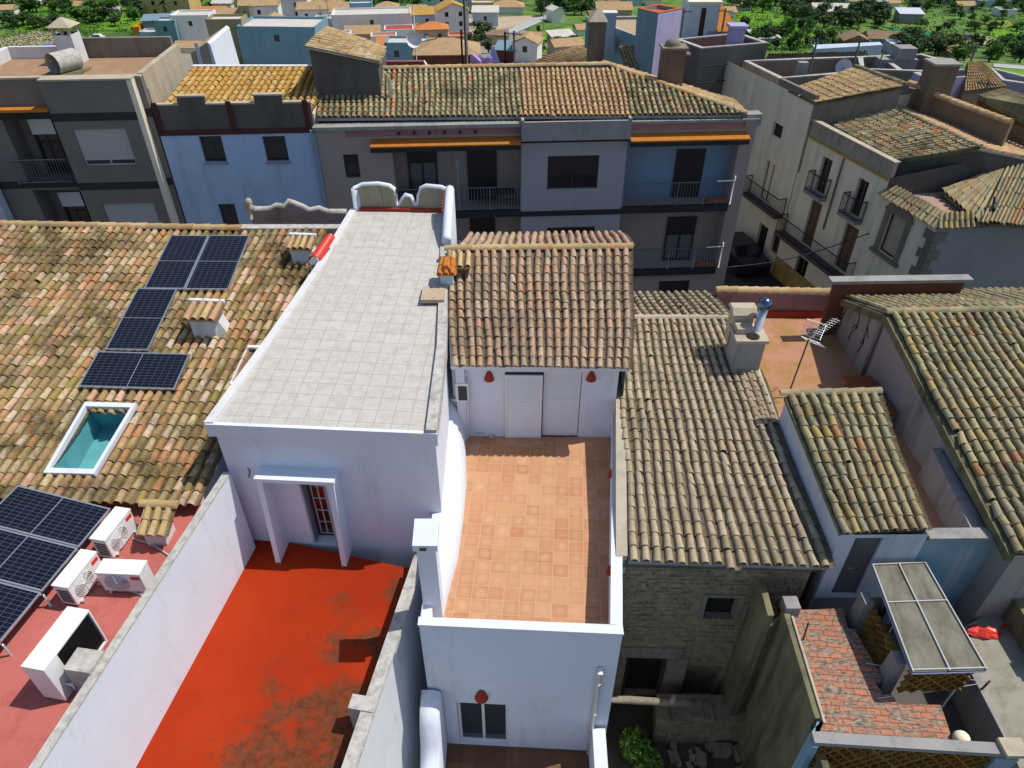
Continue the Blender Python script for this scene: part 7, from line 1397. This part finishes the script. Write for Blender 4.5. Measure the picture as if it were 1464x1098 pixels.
# ---------------------------------------------------------------- the village below: one house per line
WH = plaster('village_white', (.80, .78, .74), (.74, .73, .7), None, .3, .4, fine=4); TEAL = plaster('village_teal', (.16, .3, .38), (.2, .34, .41), None, .3, .4, fine=4); KHAKI = plaster('village_khaki', (.33, .29, .17), None, None, .3, .4, fine=4); YEL = plaster('village_yellow', (.62, .47, .2), None, None, .3, .4, fine=4); MARO = plaster('village_maroon', (.16, .05, .035), None, None, .3, .4, fine=4); PALEB = plaster('village_pale_blue', (.45, .55, .66), None, None, .3, .4, fine=4); PINKV = plaster('village_pink', (.58, .33, .3), None, None, .3, .4, fine=4); GRYV = plaster('village_grey', (.3, .31, .32), None, None, .3, .4, fine=4); TANV = plaster('village_tan', (.5, .4, .28), None, None, .3, .4, fine=4)
RT = plaster('far_tan_tiles', (.45, .31, .17), (.38, .26, .14), (.25, .18, .1), .6, .6, streak=False, fine=3); RO = plaster('far_orange_tiles', (.6, .23, .08), (.5, .2, .08), None, .4, .6, streak=False, fine=3); RB = plaster('far_brown_tiles', (.27, .19, .12), (.22, .16, .1), None, .5, .6, streak=False, fine=3); RW = plaster('far_pale_roof', (.6, .58, .54), None, None, .3, .6, streak=False, fine=3); RBL = plaster('far_blue_sheet', (.2, .3, .38), None, None, .3, .6, streak=False, fine=3); RR2 = plaster('far_red_roof', (.5, .07, .05), None, None, .3, .6, streak=False, fine=3)
HOUSES = [
 (240, 24, 70, 24, 'flat', YEL, RT, 3, 0, 'cream-yellow two-storey building at the top left, palm in front', 'building'),
 (162, 24, 17, 5, 'shed', LILAC, plaster('lilac_sheet', (.5, .35, .62), None, None), 0, .3, 'tiny shed with a lilac sheet roof in the gardens', 'shed'),
 (226, 48, 34, 16, 'shed', GRYV, RBL, 0, .2, 'dark shed with a blue-grey sheet roof left of the teal house', 'shed'),
 (196, 50, 10, 8, 'flat', plaster('bright_orange', (.75, .33, .03), None, None), RO, 0, 0, 'small bright orange kiosk beside the dark shed', 'kiosk'),
 (216, 64, 26, 14, 'flat', PALEB, RW, 1, 0, 'small pale blue house below the dark shed', 'house'),
 (243, 66, 30, 30, 'flat', TEAL, RW, 1, 0, 'teal house wall facing the dark building, left half of the teal and white pair', 'house'),
 (280, 64, 44, 28, 'flat', WH, RW, 1, .05, 'white cubic house joined to the teal house', 'house'),
 (304, 40, 34, 14, 'gable', PALEB, RO, 1, .1, 'house with a bright orange tile roof among the village houses', 'house'),
 (338, 44, 36, 15, 'gable', PALEB, RT, 2, .1, 'low house with a tan tile roof right of the orange roof', 'house'),
 (285, 36, 22, 8, 'gable', WH, RT, 0, .1, 'small tan-roofed house left of the orange roof', 'house'),
 (376, 46, 44, 26, 'gable', WH, RT, 1, .15, 'white house with a plain lit side left of the brown hipped house', 'house'),
 (356, 48, 12, 26, 'flat', KHAKI, RT, 1, .1, 'narrow olive house end beside the plain white house', 'house'),
 (412, 28, 50, 20, 'hip', WH, RB, 4, .12, 'big white house with a brown hipped roof and a row of small windows', 'house'),
 (450, 34, 36, 14, 'gable', WH, RT, 2, .1, 'white house with a faded tile roof right of the brown hipped house', 'house'),
 (392, 62, 44, 20, 'gabley', WH, RT, 1, .1, 'white house end with a tan roof above the blue wall', 'house'),
 (432, 64, 46, 18, 'gabley', WH, RB, 2, .1, 'white house with a brown tile roof left of the loft', 'house'),
 (334, 96, 40, 46, 'flat', KHAKI, RW, 2, .05, 'khaki house with a single window and washing on its terrace', 'house'),
 (404, 98, 92, 40, 'flat', TEAL, RW, 1, -.05, 'long teal-blue house wall behind the golden roof', 'house'),
 (268, 76, 34, 6, 'gable', CREAM, RT, 0, 0, 'low tan roof above the back parapet of the dark building', 'house'),
 (534, 54, 92, 22, 'flat', WH, RW, 2, .12, 'large white flat-roofed house with a blue stair tower', 'house'),
 (520, 44, 26, 26, 'flat', TEAL, RW, 1, .12, 'blue stair tower rising from the large white house', 'tower'),
 (480, 32, 44, 10, 'gable', WH, RT, 3, .1, 'row of small white houses with tan roofs left of the blue tower', 'house'),
 (553, 22, 26, 8, 'hip', WH, RT, 2, 0, 'small white pavilion with a tan hipped roof behind the blue tower', 'pavilion'),
 (650, 54, 36, 30, 'gabley', WH, TGOLD, 4, .25, 'white two-storey house with a yellow tile roof and four windows', 'house'),
 (612, 44, 38, 16, 'gable', PALEB, TGOLD, 1, .2, 'lower pale blue wing left of the white yellow-roofed house', 'house'),
 (572, 70, 34, 18, 'flat', WH, RR2, 1, .1, 'white house with an arched window and a red roof line', 'house'),
 (620, 68, 36, 18, 'hip', TANV, RO, 2, .1, 'cluster house with an orange hipped roof in front of the yellow-roofed house', 'house'),
 (640, 112, 76, 24, 'hip', MARO, RT, 2, .05, 'maroon brick house with a wide tan tile roof behind the apartment ridge', 'house'),
 (582, 98, 48, 24, 'flat', TEAL, RW, 2, 0, 'blue terrace house with bright washing below the satellite dish', 'house'),
 (640, 12, 60, 14, 'flat', PALEB, RW, 4, 0, 'pale blue house with four dark windows at the top centre', 'house'),
 (690, 20, 26, 10, 'flat', YEL, RW, 1, 0, 'orange-yellow garden wall house at the top centre', 'house'),
 (726, 20, 46, 8, 'hip', WH, RT, 2, 0, 'white bungalow with a greyish hipped roof at the top', 'house'),
 (694, 38, 30, 14, 'shed', PALEB, RW, 1, 0, 'small flat shed on the bare earth lot', 'shed'),
 (798, 32, 18, 16, 'gabley', WH, RW, 0, .4, 'tall white chapel-like gable at the end of the white lane', 'chapel'),
 (750, 90, 36, 28, 'gabley', WH, RT, 1, -.25, 'white gabled house with an antenna above the hanging sheets', 'house'),
 (722, 90, 30, 16, 'shed', MARO, RBL, 1, -.2, 'low dark red annexe left of the white gabled house', 'house'),
 (814, 80, 44, 12, 'gable', TANV, RT, 0, .3, 'low house with a wide tan roof left of the teal house', 'house'),
 (806, 62, 34, 8, 'shed', GRYV, RW, 0, .3, 'long grey sheet-roofed shed above the small green field', 'shed'),
 (832, 52, 14, 8, 'gable', WH, RT, 1, .2, 'tiny white house at the edge of the small green field', 'house'),
 (878, 24, 50, 8, 'gable', TANV, RT, 0, 0, 'low tan-roofed house at the top behind the teal house', 'house'),
 (870, 12, 30, 8, 'gable', YEL, RB, 0, 0, 'ochre house at the top edge above the teal house', 'house'),
 (906, 8, 22, 6, 'flat', PALEB, RW, 0, 0, 'bright pale blue roof at the top edge left of the red roof', 'house'),
 (1038, 32, 26, 12, 'gable', WH, RT, 2, .1, 'small white house with blue shutters right of the orange slope', 'house'),
 (1096, 62, 36, 6, 'shed', PALEB, RW, 0, .1, 'low pale blue roof sheets under the trees of the slope', 'shed'),
 (1224, 16, 20, 12, 'hip', plaster('lilac_white', (.62, .55, .68), None, None), RT, 3, 0, 'lilac-white villa with arched windows in the woods', 'villa'),
 (1188, 24, 50, 6, 'gable', WH, RW, 0, -.1, 'long white-roofed warehouse in front of the lilac villa', 'warehouse'),
 (1256, 16, 22, 10, 'flat', PALEB, RW, 2, 0, 'pale blue flat-roofed villa right of the lilac villa', 'villa'),
 (1276, 12, 18, 6, 'gable', WH, RT, 1, 0, 'small tan-roofed villa at the upper right', 'villa'),
 (1318, 8, 20, 7, 'gable', CREAM, RT, 1, 0, 'cream villa at the top edge above the sheds', 'villa'),
 (1352, 6, 34, 6, 'flat', PALEB, RBL, 0, 0, 'wide blue-roofed hall at the top edge', 'hall'),
 (1420, 10, 44, 6, 'flat', PALEB, RBL, 0, 0, 'long blue sheet-roofed hall at the top right corner', 'hall'),
 (1300, 34, 32, 12, 'shed', GRYV, plaster('white_blue_sheet', (.6, .64, .74), None, None), 0, -.1, 'sports building with a pale blue sheet roof beside the green pitch', 'building'),
 (1222, 72, 34, 14, 'gabley', plaster('brick_far', (.33, .15, .08), None, None), RB, 2, -.15, 'brick gable end behind the sunlit white side wall', 'house'),
 (1262, 70, 44, 12, 'gable', PALEB, RB, 1, -.15, 'dark-roofed wing joined to the brick gable', 'house'),
 (1280, 78, 18, 10, 'flat', PALEB, RW, 1, -.1, 'small pale blue house in front of the dark-roofed wing', 'house'),
 (1370, 84, 22, 8, 'hip', TANV, RT, 0, 0, 'small tan hipped roof at the foot of the dark trees', 'house'),
 (8, 26, 24, 10, 'gable', WH, RT, 1, .1, 'white house with a tan roof at the left edge', 'house'),
 (34, 10, 50, 4, 'flat', WH, RW, 0, 0, 'long white greenhouse roofs at the top left', 'greenhouse'),
 (196, 6, 30, 6, 'gable', PINKV, RO, 0, 0, 'pink house with an orange roof at the top edge', 'house'),
 (318, 14, 22, 6, 'gable', WH, RW, 0, 0, 'white metal-roofed house behind the orange roof', 'house'),
 (478, 74, 40, 14, 'flat', WH, RW, 1, .1, 'white terrace house left of the loft roof', 'house'),
]
def fhouse(px, py, wpx, hpx, roof, wall, rmat, nw, rot, label, cat):
    p = G(px, py); s = F / dep(p); w_, h = wpx / s, hpx / s * 1.02; d = max(5, min(10, w_ * .75)); ux, uy = V(math.cos(rot), math.sin(rot), 0), V(-math.sin(rot), math.cos(rot), 0)
    o = thing(cat if cat not in ('building',) else 'village_building', label, cat, p); a = p - ux * w_ / 2; c = [a, a + ux * w_, a + ux * w_ + uy * d, a + uy * d]; zb, zt = p.z - 3, p.z + h
    P3 = lambda q, z: V(q.x, q.y, z); e = .35; m = M(); rh = min(1.8, d * .22)
    if roof == 'gabley':
        rh = min(w_ * .22, 2.2); zt -= rh * .4; mid0, mid1 = (c[0] + c[1]) / 2, (c[2] + c[3]) / 2
        m.face([P3(c[0], zb), P3(c[1], zb), P3(c[1], zt), P3(mid0, zt + rh), P3(c[0], zt)]); m.face([P3(c[2], zb), P3(c[3], zb), P3(c[3], zt), P3(mid1, zt + rh), P3(c[2], zt)]); m.face([P3(c[0], zb), P3(c[3], zb), P3(c[3], zt), P3(c[0], zt)]); m.face([P3(c[1], zb), P3(c[2], zb), P3(c[2], zt), P3(c[1], zt)])
    else: m.prism(c, zb, zt)
    mk('wall', m, wall, o); m = M(); A_, B_, C_, D_ = [P3(q, zt + .02) for q in (c[0] - ux * e - uy * e, c[1] + ux * e - uy * e, c[2] + ux * e + uy * e, c[3] - ux * e + uy * e)]; U3 = V(0, 0, .02)
    if roof == 'flat':
        mk_in = [lerp(q, (A_ + C_) / 2, .02) for q in (P3(c[0], zt), P3(c[1], zt), P3(c[2], zt), P3(c[3], zt))]; m.hexa([q for q in mk_in], [q + V(0, 0, .03) for q in mk_in]); mk('roof', m, rmat, o); m = M()
        for i in range(4): q0, q1_ = P3(c[i], zt), P3(c[(i + 1) % 4], zt); n_ = ((A_ + C_) / 2 - (q0 + q1_) / 2).normalized() * .25; n_.z = 0; m.hexa([q0, q1_, q1_ + n_, q0 + n_], [q + V(0, 0, .5) for q in (q0, q1_, q1_ + n_, q0 + n_)])
        mk('parapet', m, wall, o)
    else:
        if roof == 'gable': r0, r1_ = (A_ + D_) / 2 + V(0, 0, rh), (B_ + C_) / 2 + V(0, 0, rh); qs = [(A_, B_, r1_, r0), (C_, D_, r0, r1_)]; sd = [(A_, r0, D_), (B_, C_, r1_)]
        elif roof == 'gabley': k0, k1 = (A_ + B_) / 2 + V(0, 0, rh + .06), (C_ + D_) / 2 + V(0, 0, rh + .06); qs = [(A_, k0, k1, D_), (k0, B_, C_, k1)]; sd = []
        elif roof == 'hip': cc = (A_ + C_) / 2 + V(0, 0, rh); L = max(0, w_ / 2 - d / 2); r0, r1_ = cc - ux * L, cc + ux * L; qs = [(A_, B_, r1_, r0), (C_, D_, r0, r1_)]; sd = [(A_, r0, D_), (B_, C_, r1_)]
        else: qs = [(A_, B_, C_ + V(0, 0, .8), D_ + V(0, 0, .8))]; sd = []
        for f in qs: m.hexa(list(f), [q + V(0, 0, .14) for q in f])
        for f in sd: m.face(f)
        if roof == 'shed': m2 = M(); m2.face([P3(c[0], zt), P3(c[3], zt), P3(c[3], zt + .75)]); m2.face([P3(c[1], zt), P3(c[2], zt), P3(c[2], zt + .75)]); m2.face([P3(c[3], zt), P3(c[2], zt), P3(c[2], zt + .75), P3(c[3], zt + .75)]); mk('gable_end', m2, wall, o)
        mk('roof', m, rmat, o)
    f = Fac(c[0], c[1]); rows = 2 if h > 4.6 else 1; per = max(1, (nw + rows - 1) // rows)
    for k in range(nw):
        r_, q = divmod(k, per); u = f.L * (q + .6) / (per + .2); ww, wh_ = min(.5, f.L * .1), .6; z = p.z + h - 1.6 - r_ * 2.6
        if z - wh_ < p.z: continue
        m = M(); bar(m, f, u - ww, u + ww, z - wh_, z + wh_, -.02, .04); fr_ = mk('window', m, DARKW, o); m = M(); bar(m, f, u - ww + .08, u + ww - .08, z - wh_ + .08, z + wh_ - .08, .04, .055); mk('pane', m, GL, fr_)
    return o
HOUSES += [
 (300, 52, 26, 10, 'gable', WH, RT, 1, .1, 'small white house with a tan roof between the cubic house and the orange roof', 'house'),
 (318, 58, 30, 12, 'flat', WH, RO, 1, .1, 'white flat house with a reddish terrace above the buff gable', 'house'),
 (352, 70, 26, 14, 'flat', PALEB, RW, 1, .1, 'pale blue cubic house right of the khaki house', 'house'),
 (470, 46, 30, 12, 'flat', WH, RW, 2, .1, 'white cubic house just left of the blue stair tower', 'house'),
 (500, 22, 24, 8, 'gable', WH, RT, 1, .1, 'tiny white house with a tan roof above the blue stair tower', 'house'),
 (520, 66, 40, 12, 'gable', PINKV, RT, 1, .1, 'pinkish house with a tan roof below the large white house', 'house'),
 (550, 74, 30, 14, 'flat', WH, RO, 1, .1, 'white cubic house with a rusty roof left of the satellite dish', 'house'),
 (560, 84, 30, 14, 'gable', WH, RO, 1, .1, 'white house with an orange roof above the maroon wall', 'house'),
 (600, 60, 26, 12, 'gable', WH, RO, 1, .2, 'white house with a rusty tile roof below the pale blue wing', 'house'),
 (604, 82, 30, 12, 'gable', WH, RO, 2, .1, 'white house with an orange tile roof left of the maroon brick house', 'house'),
 (660, 74, 30, 14, 'flat', PINKV, RO, 1, .1, 'pink house with a red terrace right of the orange hipped roof', 'house'),
 (596, 26, 22, 8, 'gable', WH, RT, 1, 0, 'tiny white house above the small green vegetable field', 'house'),
 (560, 44, 26, 8, 'flat', PALEB, RBL, 1, .1, 'bluish flat roof at the right end of the large white house', 'house'),
 (470, 18, 30, 8, 'gable', WH, RT, 1, 0, 'white house with a tan roof at the edge of the green belt', 'house'),
 (436, 18, 26, 8, 'gable', CREAM, RT, 1, 0, 'cream house with a tan roof behind the brown hipped house', 'house'),
 (350, 28, 26, 8, 'hip', CREAM, RT, 1, 0, 'cream house with a tan hipped roof below the metal-roofed house', 'house'),
 (260, 34, 26, 9, 'gable', PALEB, RBL, 0, 0, 'grey-blue sheet roof between the yellow building and the tan roofs', 'shed'),
 (712, 66, 26, 10, 'gable', TANV, RB, 0, .2, 'brown-roofed barn at the road bend', 'barn'),
 (760, 66, 24, 10, 'gable', WH, RT, 1, -.2, 'small white house with a tan roof behind the white gabled house', 'house'),
 (856, 32, 26, 8, 'gable', WH, RB, 1, .1, 'white house with a brown roof behind the teal house', 'house'),
 (934, 8, 22, 7, 'gable', WH, RT, 1, 0, 'white house with a tan roof above the red roof edge', 'house'),
 (1062, 16, 22, 7, 'gable', WH, RT, 1, 0, 'white cottage with a tan roof at the head of the grassy slope', 'cottage'),
 (1152, 8, 22, 7, 'gable', CREAM, RT, 1, 0, 'cream cottage in the wood left of the lilac-white villa', 'cottage'),
 (1380, 18, 24, 8, 'gable', CREAM, RT, 1, 0, 'cream villa with a tan roof above the sports building', 'villa'),
 (1440, 24, 24, 7, 'flat', WH, RW, 1, 0, 'white flat villa at the upper right edge', 'villa'),
 (102, 18, 24, 8, 'gable', WH, RT, 1, 0, 'white farmhouse with a tan roof among the top left trees', 'farmhouse'),
]
for h_ in HOUSES:
    if 270 < h_[0] < 720: h_ = (h_[0], h_[1], h_[2] * 1.2, h_[3] * 1.25) + h_[4:]
    fhouse(*h_)
# utility poles
for px, py, yt, lb_ in ((475, 58, 0, 'utility pole left of the large white house'), (668, 108, -20, 'tall dark utility pole rising behind the apartment ridge beside the sheets'), (777, 44, -6, 'utility pole at the white lane'), (735, 96, 44, 'bushy-topped antenna pole by the white gabled house'), (54, 92, 46, 'thin pole beside the pale road at the upper left'), (463, 50, 8, 'shorter utility pole just left of the pole by the large white house'), (972, 60, 12, 'dark antenna mast beside the orange terrace'), (1030, 58, 12, 'thin mast in front of the small house with blue shutters')):
    pole(px, py, yt, lb_, 9.6 if py > 90 and px > 600 or px in (972, 1030) else None, .09 if px in (668, 777, 475) else .06, 'utility_pole', 'pole', 2)
# cars by the pale road
CARP = {}
def far_car(px, py, c, label, rz):
    p = G(px, py) + V(0, 0, .25); o = thing('distant_car', label, 'car', p); m = M(); prf = [(-2.1, .3), (-2.1, .8), (-1.3, .95), (-.7, 1.45), (1, 1.45), (1.5, .95), (2.1, .85), (2.1, .3)]; d, x_ = V(math.cos(rz), math.sin(rz), 0), V(-math.sin(rz), math.cos(rz), 0)
    m.hexa([p + d * y - x_ * .85 + V(0, 0, z) for y, z in prf], [p + d * y + x_ * .85 + V(0, 0, z) for y, z in prf]); mk('body', m, plain(label[:12], c, .3, .2), o); m = M()
    for s in (-1, 1): m.hexa([p + d * y + x_ * (s * .855) + V(0, 0, z) for y, z in ((-1.1, .95), (1.3, .95), (.95, 1.38), (-.65, 1.38))], [p + d * y + x_ * (s * .87) + V(0, 0, z) for y, z in ((-1.1, .95), (1.3, .95), (.95, 1.38), (-.65, 1.38))])
    mk('side_window', m, GL, o)
    for y in (-1.3, 1.3):
        for s in (-1, 1): m = M(); q = p + d * y + x_ * s * .8 + V(0, 0, .3); m.tube([q - x_ * .1, q + x_ * .1], .3, 10); mk('wheel', m, FANB, o)
far_car(70, 74, (.05, .15, .5), 'blue parked car on the pale road at the upper left', .3); far_car(82, 72, (.5, .06, .04), 'red parked car right of the blue car on the pale road', .3); far_car(140, 58, (.7, .7, .7), 'white parked van behind the arcaded chimney', .1); far_car(1380, 58, (.08, .08, .09), 'dark car standing alone on the pale car park', .4)
